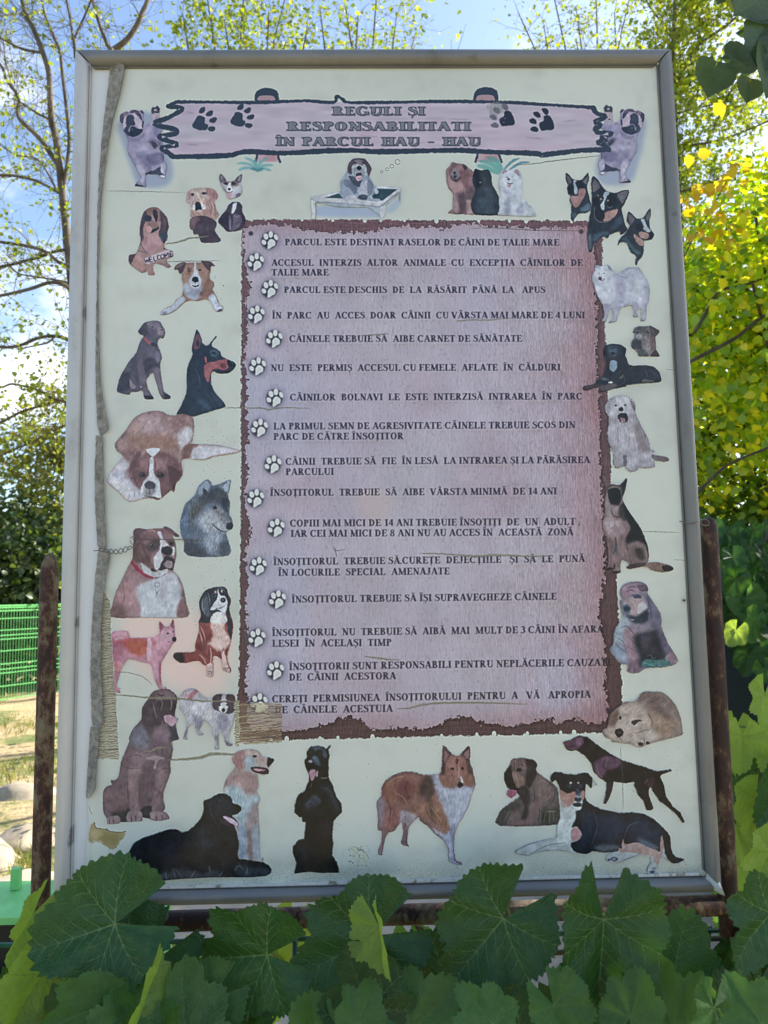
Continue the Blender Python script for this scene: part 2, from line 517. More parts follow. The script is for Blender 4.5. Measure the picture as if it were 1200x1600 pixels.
dog('corgi head with pointed ears and tongue out', (190, 265, 6), '''
O c5c3cf 0.6 0.2: 925,125 912,80 925,40 955,55 990,110 1050,105 1080,75 1130,40 1125,90 1112,130 1130,170 1125,230 1080,262 1040,270 1020,280 985,260 975,215 945,180
P 6f6273 3: 915,80 928,42 955,62 985,115 950,120 925,125
P 8f8892 3: 925,80 935,60 955,90 940,115
P 675a6c 3: 1055,105 1085,72 1130,42 1118,110 1080,130
P a1979f 3: 1085,100 1118,62 1110,110
P 8f7a7a 4: 950,130 1000,110 1060,110 1090,140 1060,160 1000,150
E 3c3038 3: 978,133 22 14
E 3c3038 3: 1046,133 22 14
P e4e2ea 3: 1000,140 1020,120 1030,170 1050,200 985,205
E 20242f 2: 1011,187 15 12
L 2b2c3a 4: 965,185 985,212 1020,218 1045,205
P d8a4b0 3: 985,225 1035,222 1030,270 1010,278 988,255
P 7a7590 5: 1075,235 1110,220 1115,250 1080,262
N 0.08 70 8
''')
dog('dark brown and white spaniel head looking down', (190, 265, 6), '''
O 4a3c52 0.5 0.2: 905,480 935,430 980,380 1000,335 1040,305 1100,305 1130,340 1130,390 1158,460 1150,520 1110,565 1050,578 990,580 950,540 915,505
P cfd5df 3: 1050,320 1080,310 1075,360 1045,410 1028,410 1035,360
P 8b8194 4: 1000,460 1020,440 1025,560 1012,560
P 7c6d86/0.8 4: 1050,430 1110,440 1120,500 1060,570 1030,570 1045,500
L a59ab0 4: 1005,465 1015,520 1025,570
L 9a8fa8 3: 1060,440 1080,450 1120,430
L 9a8fa8 3: 1050,500 1080,480 1110,490
P 2f2438/0.7 6: 920,470 980,410 1010,430 1000,520 960,520
N 0.10 60 9
''')
dog('spotted pointer lying on a raised dog bed', (470, 240, 6.667), '''
O b9c4c9 0 0 a: 100,460 150,445 375,400 415,395 410,300 480,180 490,110 540,55 600,48 670,55 720,120 740,160 710,240 770,340 1000,348 1048,360 1045,400 1032,515 1015,430 890,540 880,620 840,710 820,640 700,560 400,560 165,512 158,680 115,680 108,540
P 9fb0c6/0.9 12: 190,600 330,530 700,570 820,590 800,650 400,640 200,640
P 8fa3c0/0.8 10: 900,540 1020,450 1030,500 920,600
Q d4d6df 1: 105,455 160,445 380,405 400,420 250,465 840,500 1010,375 770,355 775,345 1045,355 1045,395 860,545 820,560 480,520 160,510 155,490
Q 9a9cae 1: 160,500 480,520 820,552 1020,400 1045,400 830,570 480,530 165,515
Q dfe2e6 1: 110,480 158,500 158,678 117,680
Q 8e90a2 1: 150,520 160,515 160,678 152,678
Q d4d6df 1: 820,560 885,545 885,610 845,700 832,690 822,620
Q 9a9cae 1: 1018,420 1045,395 1040,480 1032,515 1020,500
Q 2f5260 2: 245,465 390,420 420,430 450,470
Q 2f5260 2: 740,450 800,370 1005,376 850,495 760,480
P 9aa7be 4: 415,395 410,300 440,220 480,180 560,240 660,240 720,250 765,320 760,400 720,450 740,470 800,465 800,490 700,490 600,470 560,500 570,520 510,520 480,500 430,440
P b9bdd0/0.9 5: 590,370 650,300 700,300 740,380 680,450 620,440
P 62728f/0.8 5: 450,280 520,290 580,360 560,420 500,360 460,340
P 6a7590/0.7 5: 700,280 750,310 740,400 700,440 690,350
P 4d5869 4: 500,240 560,250 620,290 600,350 540,310
P 5d4f5a 3: 485,150 500,90 550,55 600,48 665,55 715,110 740,160 712,240 690,200 680,140 650,110 540,120 530,210 495,205
P 9aa0b0 4: 560,150 640,160 660,210 640,240 560,230 550,180
P 8a7d88 3: 560,80 600,65 650,90 640,130 590,110 560,120
E 20222c 2: 606,152 27 24
E 2a2a36 2: 568,98 13 9
E 2a2a36 2: 648,98 13 9
P 3e3542 2: 575,215 605,200 635,215 630,290 595,295 570,260
P d9adbf 2: 572,245 632,235 630,275 600,290 575,275
P 4b5468 4: 600,450 640,430 690,440 680,480 610,475
P c4c4d3 4: 480,450 550,440 585,480 570,520 510,525 480,500
P cdd0dc 3: 770,370 800,380 805,415 770,420
N 0.08 80 6
''')
for (ex, ey, er) in ((843, 190, 13), (900, 163, 16), (948, 131, 20), (1008, 87, 26)):
    dog('small outlined thought bubble', (470, 240, 6.667), 'L 3a4048 1.1: ' + ' '.join('%.0f,%.0f' % (ex+er*math.cos(i*math.pi/6), ey+er*math.sin(i*math.pi/6)) for i in range(13)), cut=False)
dog('red chow chow seated leftmost of a trio', (690, 240, 7.5), '''
O a87f84 1.4 0.2: 50,200 90,150 120,100 170,115 260,125 310,165 370,215 400,300 395,420 380,520 390,620 380,710 300,710 80,700 100,670 130,640 130,540 125,460 80,400 55,300
P c79a98/0.8 8: 60,280 110,320 180,330 250,380 200,450 120,430
P 8e5f62/0.8 8: 210,220 290,190 330,260 300,400 240,340
P 7b5458/0.8 6: 90,180 130,120 170,130 120,200 90,250
P 634a52 6: 115,250 160,300 220,280 200,320 150,330 110,290
P 8f8a92 4: 125,210 170,190 190,240 180,290 140,290 120,250
E 2a3543 3: 152,232 16 20
P 31404f 3: 135,260 175,262 168,292 140,290
P 5a4347 5: 245,130 285,140 290,190 260,180
P 54424e/0.8 9: 180,480 260,480 300,560 270,680 200,690 190,560
P 5d4a52/0.8 9: 300,420 380,400 390,540 320,540 280,480
P b5928e/0.8 7: 290,560 340,560 370,700 300,705
P a38485/0.8 6: 135,560 180,560 190,690 110,695
N 0.14 95 12
''')
dog('black chow chow seated in the middle of a trio', (690, 240, 7.5), '''
O 2f3943 1.2 0: 355,300 375,220 395,178 460,200 540,188 580,250 590,360 640,450 670,520 670,600 682,700 640,722 440,718 370,700 340,600 370,500 390,420 365,360
P 4a5a68/0.8 9: 440,420 540,400 600,500 580,640 470,640 420,560
P 1d242c 6: 395,190 440,230 450,330 500,340 420,400 385,300
P 3f5566/0.8 9: 400,600 560,600 640,690 440,705
E 71808a 4: 452,342 16 10
P 4c4a48/0.6 5: 480,290 520,300 500,400 460,440
N 0.12 90 12
''')
dog('white samoyed like chow seated rightmost of a trio', (690, 240, 7.5), '''
O cbd2e0 1.2 0.12: 690,240 705,195 760,190 830,195 880,185 925,230 940,300 945,420 940,520 990,560 1010,600 1060,630 1105,715 1080,740 860,732 660,722 680,640 670,560 690,480 670,400 670,330
P a68ea2 4: 708,225 725,195 768,205 745,225 715,238
P a68ea2 4: 845,210 880,190 905,225 905,265 870,240
P 8f93ae/0.7 8: 740,570 790,540 800,620 780,720 730,700
P 9a9cb8/0.7 8: 930,590 960,600 950,700 880,700 860,670
P a3a5c0/0.6 8: 700,420 780,440 860,500 800,530 740,480
E 3f4859 3: 783,305 16 12
E 47505f 2: 765,280 9 5
E 47505f 2: 826,280 9 5
P 3f4656 3: 762,340 800,350 840,345 810,362 780,360
P ac8a9c 3: 770,365 815,365 800,400 780,400
P e6ebf3/0.8 6: 700,300 760,300 740,380 690,380
N 0.08 90 10
''')
dog('black and tan cattle dog head, leftmost of three', (870, 260, 7.5), '''
O 2b3646 0.6 0.1: 105,150 108,75 150,110 190,155 280,160 330,110 365,72 375,150 350,240 370,330 385,400 400,440 395,510 330,545 260,550 210,600 185,645 165,600 170,480 150,400 155,350 128,310 122,250 130,215
P 6f6672 3: 120,180 118,110 150,140 165,190 140,205
P 6f6672 3: 300,190 350,120 360,150 345,215 320,200
P a9b7c4 3: 190,170 230,165 225,210 240,260 230,320 200,320 195,250
P 1b212c 4: 220,190 290,180 320,230 280,270 240,260
P 1b212c 4: 130,240 180,235 195,290 160,330 130,300
P b0837f 4: 250,280 320,270 325,330 290,400 240,470 200,470 165,400 160,350 240,350
L 1d2430 5: 150,325 200,345 245,330
P 6b8aa5/0.8 7: 280,500 350,440 390,450 390,510 300,540
P 4f6f86/0.8 5: 170,560 230,560 190,620
N 0.1 90 9
''')
dog('large black and tan cattle dog head, middle of three', (870, 260, 7.5), '''
O 24303f 0.6 0.1: 400,200 412,140 430,115 480,160 530,240 580,290 670,315 760,285 840,278 835,330 790,440 755,490 770,570 800,690 825,740 750,800 735,770 700,770 620,800 590,845 540,825 440,900 400,1000 370,990 360,900 350,820 370,700 375,610 400,500 410,380
P 6e6570 4: 415,240 430,160 480,200 500,250 450,290 420,300
P 6c6871 4: 700,330 770,300 830,290 800,370 760,440 730,380
P b3c4d2 5: 545,320 595,300 600,340 560,400 550,500 525,515 515,450 545,400
P 1a212c 5: 600,340 680,360 700,440 650,480 590,450 580,390
P 1a212c 4: 420,400 470,370 500,420 490,480 440,480
E 0d1218 3: 612,440 26 22
L a29aa3 3: 580,470 620,490 655,465
E a88276 3: 515,388 12 12
E a88276 3: 595,405 14 12
E a88276/0.8 3: 480,345 14 12
P b98c83 5: 560,550 640,520 700,510 680,580 600,640 545,640 560,590
P 161b24 5: 445,520 500,500 550,550 550,610 500,630 440,590
L a89ca4 3: 440,470 440,590 490,650 570,660 640,630
P 3e5c75/0.8 8: 680,640 740,600 770,650 700,720 640,730
P 4c6f86/0.8 8: 470,790 560,770 620,800 540,820 440,890 430,830
P 9aa6bb/0.6 8: 360,810 400,830 400,960 370,970
N 0.1 80 9
''')
dog('black and tan cattle dog head facing right, rightmost of three', (870, 260, 7.5), '''
O 2a3746 0.6 0.1: 820,640 825,570 840,530 880,560 930,615 1000,605 1040,560 1090,490 1098,560 1080,650 1090,730 1135,790 1125,835 1090,860 1040,865 1015,890 1015,990 1000,1050 950,1110 935,1160 915,1130 925,1050 860,1000 830,920 780,885 740,895 710,930 730,860 790,790 840,720 855,690
P 68626d 4: 835,580 860,570 900,620 880,670 850,680
P 6b6570 4: 1040,600 1080,530 1085,590 1060,640
P a7b5c3 4: 985,630 1020,625 1050,700 1090,750 1060,770 1020,740 1010,690
P 161d27 4: 920,690 970,670 1000,720 980,760 940,740
P 161d27 4: 1075,790 1120,770 1130,810 1090,840
P b48b84 5: 960,780 1000,770 1060,790 1070,830 1030,850 990,840 960,810
P b48b84 5: 900,800 950,830 1010,880 1000,930 960,920 920,870
P 4d7288/0.8 7: 790,790 830,860 900,960 980,1010 940,1030 870,980 820,890
P 3f6479/0.7 6: 750,860 790,830 800,880
N 0.1 60 9
''')
dog('tan and white collie mix lying with front legs spread', (240, 400, 10), '''
O b48a76 0.8 0.22: 325,215 345,150 420,110 480,98 520,110 640,105 740,105 760,75 880,85 925,120 955,160 890,160 885,240 870,290 880,365 935,410 940,470 915,520 960,600 1000,680 1030,760 1085,790 1070,860 1000,870 950,830 910,740 870,690 790,675 680,705 590,690 500,710 430,770 340,850 230,905 110,920 115,870 200,810 310,760 360,680 430,640 465,540 460,420 440,370 440,300 405,270 380,210
P 5b4655 5: 330,210 350,150 430,110 500,110 480,190 430,270 400,260 375,205
P 5f4752 5: 755,80 880,90 945,155 890,160 880,220 830,200 790,150
P 8a6a62 4: 345,165 430,115 490,115 430,160 360,190
P c9d0e2 5: 640,110 665,110 670,200 710,290 745,370 740,440 690,500 620,500 570,430 570,360 620,280 635,200
P bcc3d8 9: 480,440 560,450 620,510 720,500 790,470 740,560 700,640 660,700 590,680 500,600 470,520
P 9a9fb8/0.8 9: 560,540 700,520 700,600 640,640 570,600
P c8d0e6 6: 380,670 460,650 480,700 420,770 330,850 230,900 110,915 120,870 210,815 310,765
P c8d0e6 6: 890,620 950,610 990,690 1030,770 1080,800 1065,855 1000,865 940,810 900,730 860,670
P 9a6a5c/0.8 8: 770,500 840,380 890,370 900,480 920,560 880,620 780,630 720,600
L 6d4f55 5: 900,480 930,520 940,580
E 2a2630 3: 560,237 24 20
E 2a2630 3: 726,225 24 18
P 8e5f52/0.8 5: 530,190 570,180 600,230 560,300 540,280
E 1e222c 3: 655,372 54 46
P 262c38 3: 605,450 655,465 715,445 700,480 655,490 620,478
L 75798f 5: 655,415 658,455
P 6a77a0/0.6 5: 140,880 200,870 190,915 140,915
P 39405c/0.8 4: 1000,850 1050,830 1060,862 1000,868
N 0.1 80 10
''')
dog('brown labrador sitting upright in a red collar', (170, 495, 10), '''
O 685f74 0.4 0.22: 460,230 490,180 540,110 600,80 700,60 780,70 830,130 870,200 875,260 845,330 800,330 765,370 760,430 800,540 825,620 800,740 805,880 830,1040 860,1170 940,1220 960,1275 850,1280 800,1210 760,1090 715,940 690,870 610,940 580,1010 620,1150 680,1230 690,1280 560,1275 540,1180 500,1155 430,1170 330,1180 325,1215 230,1205 130,1165 140,1080 165,970 220,860 320,700 430,560 490,390 545,300 480,265
P 4b4656 5: 465,230 500,180 560,110 600,100 600,200 590,290 520,280
P 8a7c92/0.8 7: 600,90 700,65 780,80 800,170 740,190 640,160
P a08a93/0.8 6: 770,180 840,180 870,240 840,300 770,270
P 53495e/0.8 5: 600,200 640,300 590,320
E 3f3444 3: 832,210 16 12
L 453a4b 5: 790,320 820,300 860,290
E 453b4c 3: 690,165 20 10
Q c4525c 2: 540,320 580,335 660,415 655,440 625,430 550,350
Q 3c3f55 2: 650,420 700,405 750,430 745,465 680,470
P 434152/0.8 8: 560,680 680,650 790,700 780,760 680,800 570,900 560,780
P 85779a/0.8 8: 740,560 800,560 815,640 790,720 740,690
P 7c6d80/0.8 7: 460,790 540,790 570,900 600,1100 640,1230 570,1240 520,1080 480,950
P 8a7a8b/0.8 7: 700,860 790,830 820,1040 850,1190 790,1180 750,1040
P 4a4a5c/0.7 10: 330,720 440,620 450,800 480,960 440,1040 380,900
P 393c52/0.8 8: 180,1020 240,900 330,900 330,1100 240,1160 150,1140
P a08a98 5: 330,980 370,1040 420,1090 390,1120 340,1100
P 2f3244 4: 560,1230 680,1240 690,1278 560,1275
P 3a3644 4: 870,1215 940,1225 955,1270 880,1270
E dfe4ee 1: 508,1097 9 9
N 0.08 70 10
''')
dog('black and rust doberman head in profile facing right', (270, 505, 10.667), '''
O 26374f 0.2 0.1: 60,1525 130,1390 225,1160 228,900 250,720 330,520 318,430 345,280 385,130 395,105 430,140 465,230 490,320 540,370 585,370 640,310 700,240 718,210 724,235 650,320 650,390 720,420 790,480 805,540 900,600 1000,640 1043,680 1030,740 970,800 900,830 820,838 720,820 670,800 635,840 632,900 640,1020 690,1140 780,1240 860,1340 855,1395 600,1475 330,1555 200,1515
P 7e4e62 5: 345,400 360,300 400,200 450,210 470,300 450,380 400,430
P 2a3a50 5: 385,330 420,280 440,330 420,400
P b9626b 5: 530,720 600,660 700,650 800,620 890,610 915,680 910,750 830,780 740,760 670,780 650,820 620,880 610,970 560,930 540,830 540,770
P b9626b 3: 535,570 560,570 565,650 540,655
P 7e3f50/0.8 4: 800,680 880,680 880,760 810,740
P 4a6a88/0.7 6: 620,470 700,440 760,500 720,560 640,540
E 1a2434 4: 680,500 40 22
L 5f7f98/0.8 8: 640,540 700,560 760,600
P 141e2c 4: 915,620 1010,650 1040,690 960,720 920,700
L 7d93a8 8: 960,660 1000,665 1000,700
P 3d2d3e/0.8 4: 680,790 760,800 840,790 950,770 900,830 800,836 720,815
P 3d5f80/0.7 12: 400,1260 500,1280 620,1380 640,1440 560,1440 450,1350
P 3b5a78/0.6 8: 630,1150 700,1180 820,1330 800,1400 700,1280
L 44668a/0.7 16: 380,770 440,900 460,1060
L 44668a/0.6 12: 560,1160 640,1280 720,1400
N 0.05 80 10
''')
dog('reddish brown and white saint bernard lying down seen from the front', (160, 630, 5.4545), '''
O ad8684 0.6 0.2: 40,650 90,560 170,470 165,440 120,400 110,340 200,230 260,140 340,85 480,63 580,105 690,93 765,120 780,200 765,320 750,345 870,350 1000,360 1180,405 1080,435 960,450 860,485 690,472 685,590 665,640 620,690 610,755 580,742 480,820 420,808 345,812 250,838 210,825 140,760 60,690
P c3a3ac/0.8 12: 310,140 450,110 530,200 480,260 360,250
P a87766/0.8 10: 250,290 500,270 600,330 620,400 420,380 280,400
P d6cfd8 7: 670,220 740,210 770,260 730,340 680,400 655,360 650,290 630,280
P 9a6f70/0.8 8: 600,130 700,110 700,180 640,260 610,200
P d3d0dc 7: 760,390 860,360 1000,370 1170,408 1060,430 940,450 860,480 750,470
P 8f6058/0.9 6: 690,380 750,345 820,360 770,390 745,470 690,470
P d5d0dc 8: 45,650 100,570 170,480 230,540 220,620 290,700 345,780 330,820 250,835 200,810 130,740
P 8f90aa/0.6 8: 60,640 110,580 160,600 110,650
P 8a5c60 7: 210,590 260,540 340,470 420,430 560,440 650,530 680,600 650,680 620,720 580,735 500,810 420,800 340,740 290,700 240,640
P 7a4f56/0.9 6: 240,520 300,420 330,430 280,520 240,600
P 6a4049 5: 560,540 580,620 600,740 610,750 625,690 660,630 670,600 620,560
L 5d3944 5: 265,560 275,640 310,720
L 5d3944 5: 560,540 575,630 580,720
P b38285/0.8 8: 330,490 400,470 400,560 360,590 320,560
P ad7c80/0.8 8: 440,480 520,490 540,560 480,580 440,550
P e1e4ec 4: 375,400 440,383 490,395 440,450 425,450
P dfe1ea 5: 410,480 435,480 440,600 480,650 490,740 495,800 440,790 350,790 330,760 350,680 400,610 395,560
P 6b474c/0.8 9: 300,600 345,570 385,605 360,650 310,650
P 66444a/0.8 9: 455,600 500,575 545,600 530,655 480,650
E 221d28 6: 344,614 24 19
E 1f1b26 6: 498,614 30 21
E 7a7d88 2: 337,608 6 4
E 7a7d88 2: 492,607 7 5
L 7a5055 8: 400,500 395,560 385,600
L 7a5055 8: 450,500 460,560
P 8f8890 7: 365,690 405,665 450,690 450,750 410,790 365,770
P 3a3642 4: 372,690 405,672 440,690 430,722 385,722
L 3f3a44 6: 406,722 405,775
P b5aab8/0.8 8: 180,560 230,600 250,680 300,740 240,700 200,640
P 8a5a5e/0.7 8: 170,420 230,500 250,440 300,400 240,400
P c4a090/0.7 10: 250,200 330,180 330,260 260,280
P 4a4552 4: 365,690 405,668 450,690 440,725 380,725
L 4f4856 6: 360,790 420,800 480,810
P f0eef2/0.6 6: 60,600 120,640 240,740 200,780 100,700
L 6a6f8c 3: 240,770 225,820
L 6a6f8c 3: 280,760 275,800
L 6a6f8c 3: 310,755 320,790
N 0.12 60 8
''')
dog('grey wolf head and neck looking right', (165, 740, 5.714), '''
O 6f7f97 1.0 0.15: 735,730 700,610 672,530 665,430 690,330 720,260 790,200 830,110 905,52 940,75 948,105 1020,92 1112,55 1105,130 1090,190 1108,270 1100,350 1125,410 1138,465 1120,495 1070,525 1090,590 1098,730
P 8f9fb8 4: 825,130 900,70 930,100 900,170 850,200
P 303645 4: 870,140 890,140 925,180 880,195
P a4b2c6 4: 1050,110 1108,62 1095,140 1080,170
P 454a55/0.9 7: 830,220 920,170 1000,130 1080,180 1100,250 1060,300 960,250 860,290
P 595753/0.8 8: 770,290 850,260 850,330 780,420 780,480 740,420
P b9bfcb 8: 850,380 930,330 1010,370 1040,440 1100,500 1060,520 1000,500 960,560 900,520 850,460
P a9b4c8/0.8 10: 890,520 1000,530 1030,600 960,700 900,650
P 8b8a94/0.9 6: 960,310 1040,320 1100,400 1110,430 1040,430
L 2b3242 7: 950,445 985,480 1030,510 1080,520
E 232a38 3: 1108,468 32 32
E 4a3b3a 3: 975,303 22 16
E 15181f 2: 975,303 10 10
P 2c3648/0.9 6: 1050,220 1080,240 1090,340 1060,320 1040,260
P 5c759a/0.8 9: 670,420 720,300 740,420 730,560 690,540
P 39404d/0.8 9: 700,610 800,620 900,720 740,725
P 3f4a5b/0.7 8: 1010,650 1080,600 1090,725 1010,720
N 0.22 75 8
''')
dog('brown and white boxer bust in a red collar', (165, 740, 5.714), '''
O a98087 0.4 0.18: 50,1280 60,1180 90,1060 140,960 200,830 240,760 245,700 250,600 250,510 290,487 350,495 450,490 520,488 515,475 560,480 640,540 655,560 620,560 590,545 620,620 628,740 600,860 650,920 690,1010 715,1150 728,1278 400,1282
P 6c4850 5: 250,640 252,510 300,488 360,500 310,570 260,640
P 54404c 4: 515,478 560,482 655,555 620,560 560,520
P 93666a/0.9 7: 300,570 400,500 560,495 610,580 480,600 400,590 300,620
P 7a5457 7: 250,650 320,620 400,680 400,780 440,850 340,800 245,770
P 4a3a42/0.9 8: 375,625 440,590 490,600 475,670 420,700 380,680
P 453740/0.9 7: 560,600 610,605 615,650 580,645
L 8a6068 7: 400,560 440,575 480,600
L c9a0a0 6: 380,520 420,505 450,530
L 5a3c44 6: 330,640 360,720 400,790
L 5a3c44 5: 300,700 340,780
E 6a6068 2: 412,636 22 16
E 16171d 2: 415,642 14 12
E c9c9d0 1: 410,637 4 3
E 16171d 2: 588,625 14 13
P d8d6de 4: 465,530 495,530 510,580 540,620 560,650 500,660 510,740 540,770 480,860 440,820 440,740 480,680 490,600
E d8d6de 4: 607,690 12 40
P 2a2a34 4: 500,675 540,650 590,670 590,710 560,730 515,710
P 40363f 4: 505,790 540,740 600,760 615,810 600,860 540,850 490,860 400,870 430,840 470,860
P a08a92 3: 520,800 560,775 600,790 590,840 545,840
P c8ccd0 5: 320,800 370,830 440,880 540,850 540,890 480,930 420,920 350,880
Q b2304e 2: 235,770 290,830 350,890 440,930 420,945 340,915 270,860 225,800
Q 7d2c48 2: 440,925 500,920 540,885 535,905 480,940 440,945
P cdd1dc 7: 275,1040 350,980 460,940 560,900 610,900 650,980 670,1100 670,1200 640,1280 340,1280 330,1180
P bcb4c6/0.6 9: 500,960 560,1000 560,1100 500,1120 470,1040
E 8f8fa0 2: 460,990 26 22
E cdd1dc 2: 460,990 20 16
L 5a5b6c 4: 445,1020 460,1080
L 5a5b6c 4: 470,1040 462,1085
P c08f92/0.7 10: 100,1080 200,960 260,1000 260,1160 150,1200
P 7b5c5c/0.7 9: 60,1180 160,1200 180,1280 55,1280
P 946a70 6: 640,1200 680,1120 720,1180 725,1275 645,1275
L 8c666c 6: 150,960 170,1100 140,1200
N 0.09 80 9
''')
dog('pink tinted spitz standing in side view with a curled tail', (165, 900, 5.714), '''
O d795ab 0.6 0.16: 60,600 55,540 60,500 140,488 200,495 218,545 300,552 400,548 480,510 475,430 485,405 525,450 575,440 600,383 612,440 615,520 630,560 620,590 600,600 540,700 495,780 490,880 500,980 535,990 540,1010 480,1005 440,930 405,790 330,770 230,740 180,760 130,860 100,960 105,1000 145,1000 120,1010 130,1040 80,1030 60,960 80,840 65,720
P d7cbcc 3: 78,565 110,543 170,543 185,548 100,575
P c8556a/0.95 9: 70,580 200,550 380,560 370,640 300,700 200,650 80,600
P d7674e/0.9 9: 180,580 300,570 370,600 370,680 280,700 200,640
P e5b4c4 5: 375,580 400,550 410,640 400,740 375,740
P c25f70/0.8 6: 410,560 430,560 450,620 420,620
P e6a6b9/0.9 6: 60,520 140,492 205,505 210,540 130,525 70,545
P 9b5268 4: 480,490 488,415 515,450 500,495
P 9b5268 4: 580,435 600,392 605,460
P e0aebf/0.9 7: 490,500 570,470 600,520 560,590 510,570
E 2b2a38 3: 613,562 17 22
E 4a2a40 2: 558,512 12 7
E 4a2a40 2: 605,497 8 6
L 5a2f48 3: 555,585 575,588
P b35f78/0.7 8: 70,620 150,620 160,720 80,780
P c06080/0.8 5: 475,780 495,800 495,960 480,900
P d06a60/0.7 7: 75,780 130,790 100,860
N 0.08 100 9
''')
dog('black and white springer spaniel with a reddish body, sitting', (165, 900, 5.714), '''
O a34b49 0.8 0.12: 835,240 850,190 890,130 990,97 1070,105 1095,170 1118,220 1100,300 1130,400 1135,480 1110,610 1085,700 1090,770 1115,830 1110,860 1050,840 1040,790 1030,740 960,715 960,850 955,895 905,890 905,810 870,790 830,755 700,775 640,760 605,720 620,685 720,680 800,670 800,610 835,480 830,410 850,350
P 2b3243 5: 835,240 850,190 890,130 990,98 1070,108 1095,180 1115,240 1100,310 1120,440 1105,560 1080,430 1070,330 960,340 930,410 850,400 832,400 860,340
P 6b7488/0.7 6: 860,250 900,180 920,250 930,350 880,340
P d9dde2 4: 1005,120 1020,170 1060,185 1085,230 1070,320 1060,330 1000,290 970,300 945,290 970,240 1000,200
E 1f2534 2: 1047,213 24 22
E 8f93a2 2: 1047,213 8 6
E 59606f 3: 967,170 20 18
E 171c28 2: 967,172 11 10
E 171c28 2: 1040,160 14 9
P c9a9a8 2: 975,135 990,132 990,155 975,150
P c9a9a8 2: 1032,125 1045,125 1045,148 1035,145
L 2a3242 4: 985,290 1030,285 1065,265
P e3e2df 5: 960,345 1010,320 1060,335 1080,400 1010,435 940,410
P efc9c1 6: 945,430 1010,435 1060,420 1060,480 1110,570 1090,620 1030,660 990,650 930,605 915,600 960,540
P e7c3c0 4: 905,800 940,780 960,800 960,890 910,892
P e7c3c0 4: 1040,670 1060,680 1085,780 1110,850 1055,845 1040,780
L e7b9b4 8: 835,480 860,560 870,620
L e2b5b2 8: 935,640 945,700 940,790
L e2b5b2 6: 840,700 880,740 900,790
P 2d2a38/0.95 6: 605,715 640,685 690,690 700,770 640,758
L aeb4c0 4: 915,150 930,200 935,260
L aeb4c0 4: 870,200 865,280 890,340
L 8a94a4 4: 1000,105 1040,110 1080,150
L c9ced6 4: 1000,120 1005,160
L e2b5b2 6: 850,450 880,520 900,600
L 5d2a30 5: 820,600 870,680 930,740
L 5d2a30 5: 1060,640 1040,680
L 2f3040 3: 915,850 955,855
L 2f3040 3: 925,860 925,885
L 2f3040 3: 945,860 945,885
L 2f3040 3: 1055,825 1105,820
L 2f3040 3: 1075,830 1078,855
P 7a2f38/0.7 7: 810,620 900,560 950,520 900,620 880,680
N 0.1 80 8
''')
dog('wrinkled brown mastiff puppy sitting with its pink tongue out', (150, 1060, 5.217), '''
O 7b626e 0.4 0.2: 60,930 80,885 130,865 120,830 170,820 190,770 205,680 240,590 275,510 270,480 310,400 370,330 380,230 430,165 450,120 510,90 600,92 660,150 655,200 640,310 670,330 650,370 660,440 672,495 620,510 625,580 605,690 603,770 560,890 545,960 560,1050 545,1085 575,1100 590,1145 480,1158 430,1140 370,1130 370,1160 260,1167 190,1168 185,1180 95,1185 90,1140 60,1080
P 564450 6: 375,330 385,230 440,165 480,200 480,340 450,470 410,430
P 4a3c48 6: 500,190 600,170 650,200 640,300 560,310 520,380 470,340
P 8a6d78/0.8 6: 470,110 560,95 640,140 560,170 500,160
P 4b4656 6: 590,380 650,370 670,490 620,505 590,470
P a08894/0.7 7: 560,400 600,420 590,480 500,500 480,450
L 35303c 7: 500,120 530,140 560,130
L 35303c 6: 470,150 480,190 470,240
L 2a2632 8: 540,300 560,330 560,370
L a58a94 5: 520,150 545,200 530,260
L a9959e 5: 600,140 620,200 610,260
L 4f3f4a 5: 300,560 350,590 420,600
L 4f3f4a 5: 470,540 500,600 500,660
L 4f3f4a 5: 540,560 545,620
L 9d868e 5: 290,700 300,850 290,1000
L 9d868e 5: 560,800 530,930 480,1040
L 4a3a44 6: 265,740 262,900 275,1020
L 4a3a44 6: 350,760 360,900 350,1050
L 4a3a44 6: 520,740 490,860 450,1000
L a78c95 4: 470,190 480,260 500,320
L 3f3440 4: 450,210 465,300 490,360
P c99bb0 3: 560,300 600,295 670,335 650,370 610,388 570,350 552,325
P 8c7080/0.7 8: 480,400 580,390 570,500 470,490
P 7d8296/0.8 9: 280,490 340,380 420,440 430,540 330,560
P 94757d/0.7 9: 300,580 440,600 500,640 380,700 290,680
P 9a7a80/0.9 6: 270,740 370,740 350,860 350,1000 360,1100 270,1120 275,1000 265,850
P 8f7079/0.9 7: 490,760 600,740 560,880 510,1010 480,1090 450,1060 470,900
P 6b545f/0.7 9: 370,760 480,720 480,850 430,1000 370,1100
P 3a3a42 6: 190,1000 270,1060 260,1160 190,1160 130,1090 190,1060
P 3a3a42 5: 375,1060 450,1040 440,1130 375,1125
P b09aa0/0.8 5: 410,655 480,630 560,650 500,670 490,730 470,720 480,670
P 8a6a70/0.8 7: 75,900 150,900 250,1000 240,1060 130,1080 70,1000
P a08288 4: 95,1130 180,1120 190,1165 100,1180
P a08288 4: 265,1090 360,1080 370,1150 265,1160
P a08288 4: 450,1090 560,1090 585,1140 470,1150
L 2b2430 4: 110,1150 115,1178
L 2b2430 4: 145,1150 148,1178
L 2b2430 4: 290,1120 292,1160
L 2b2430 4: 325,1115 328,1160
L 2b2430 4: 490,1115 500,1150
L 2b2430 4: 535,1110 548,1145
L b3b3a6 4: 395,595 450,590 490,565 550,558
L 5b4650 4: 260,640 330,620 380,640
L 5b4650 4: 210,700 260,730 370,730
L 5b4650 4: 500,760 560,730 600,740
N 0.09 70 9
''')
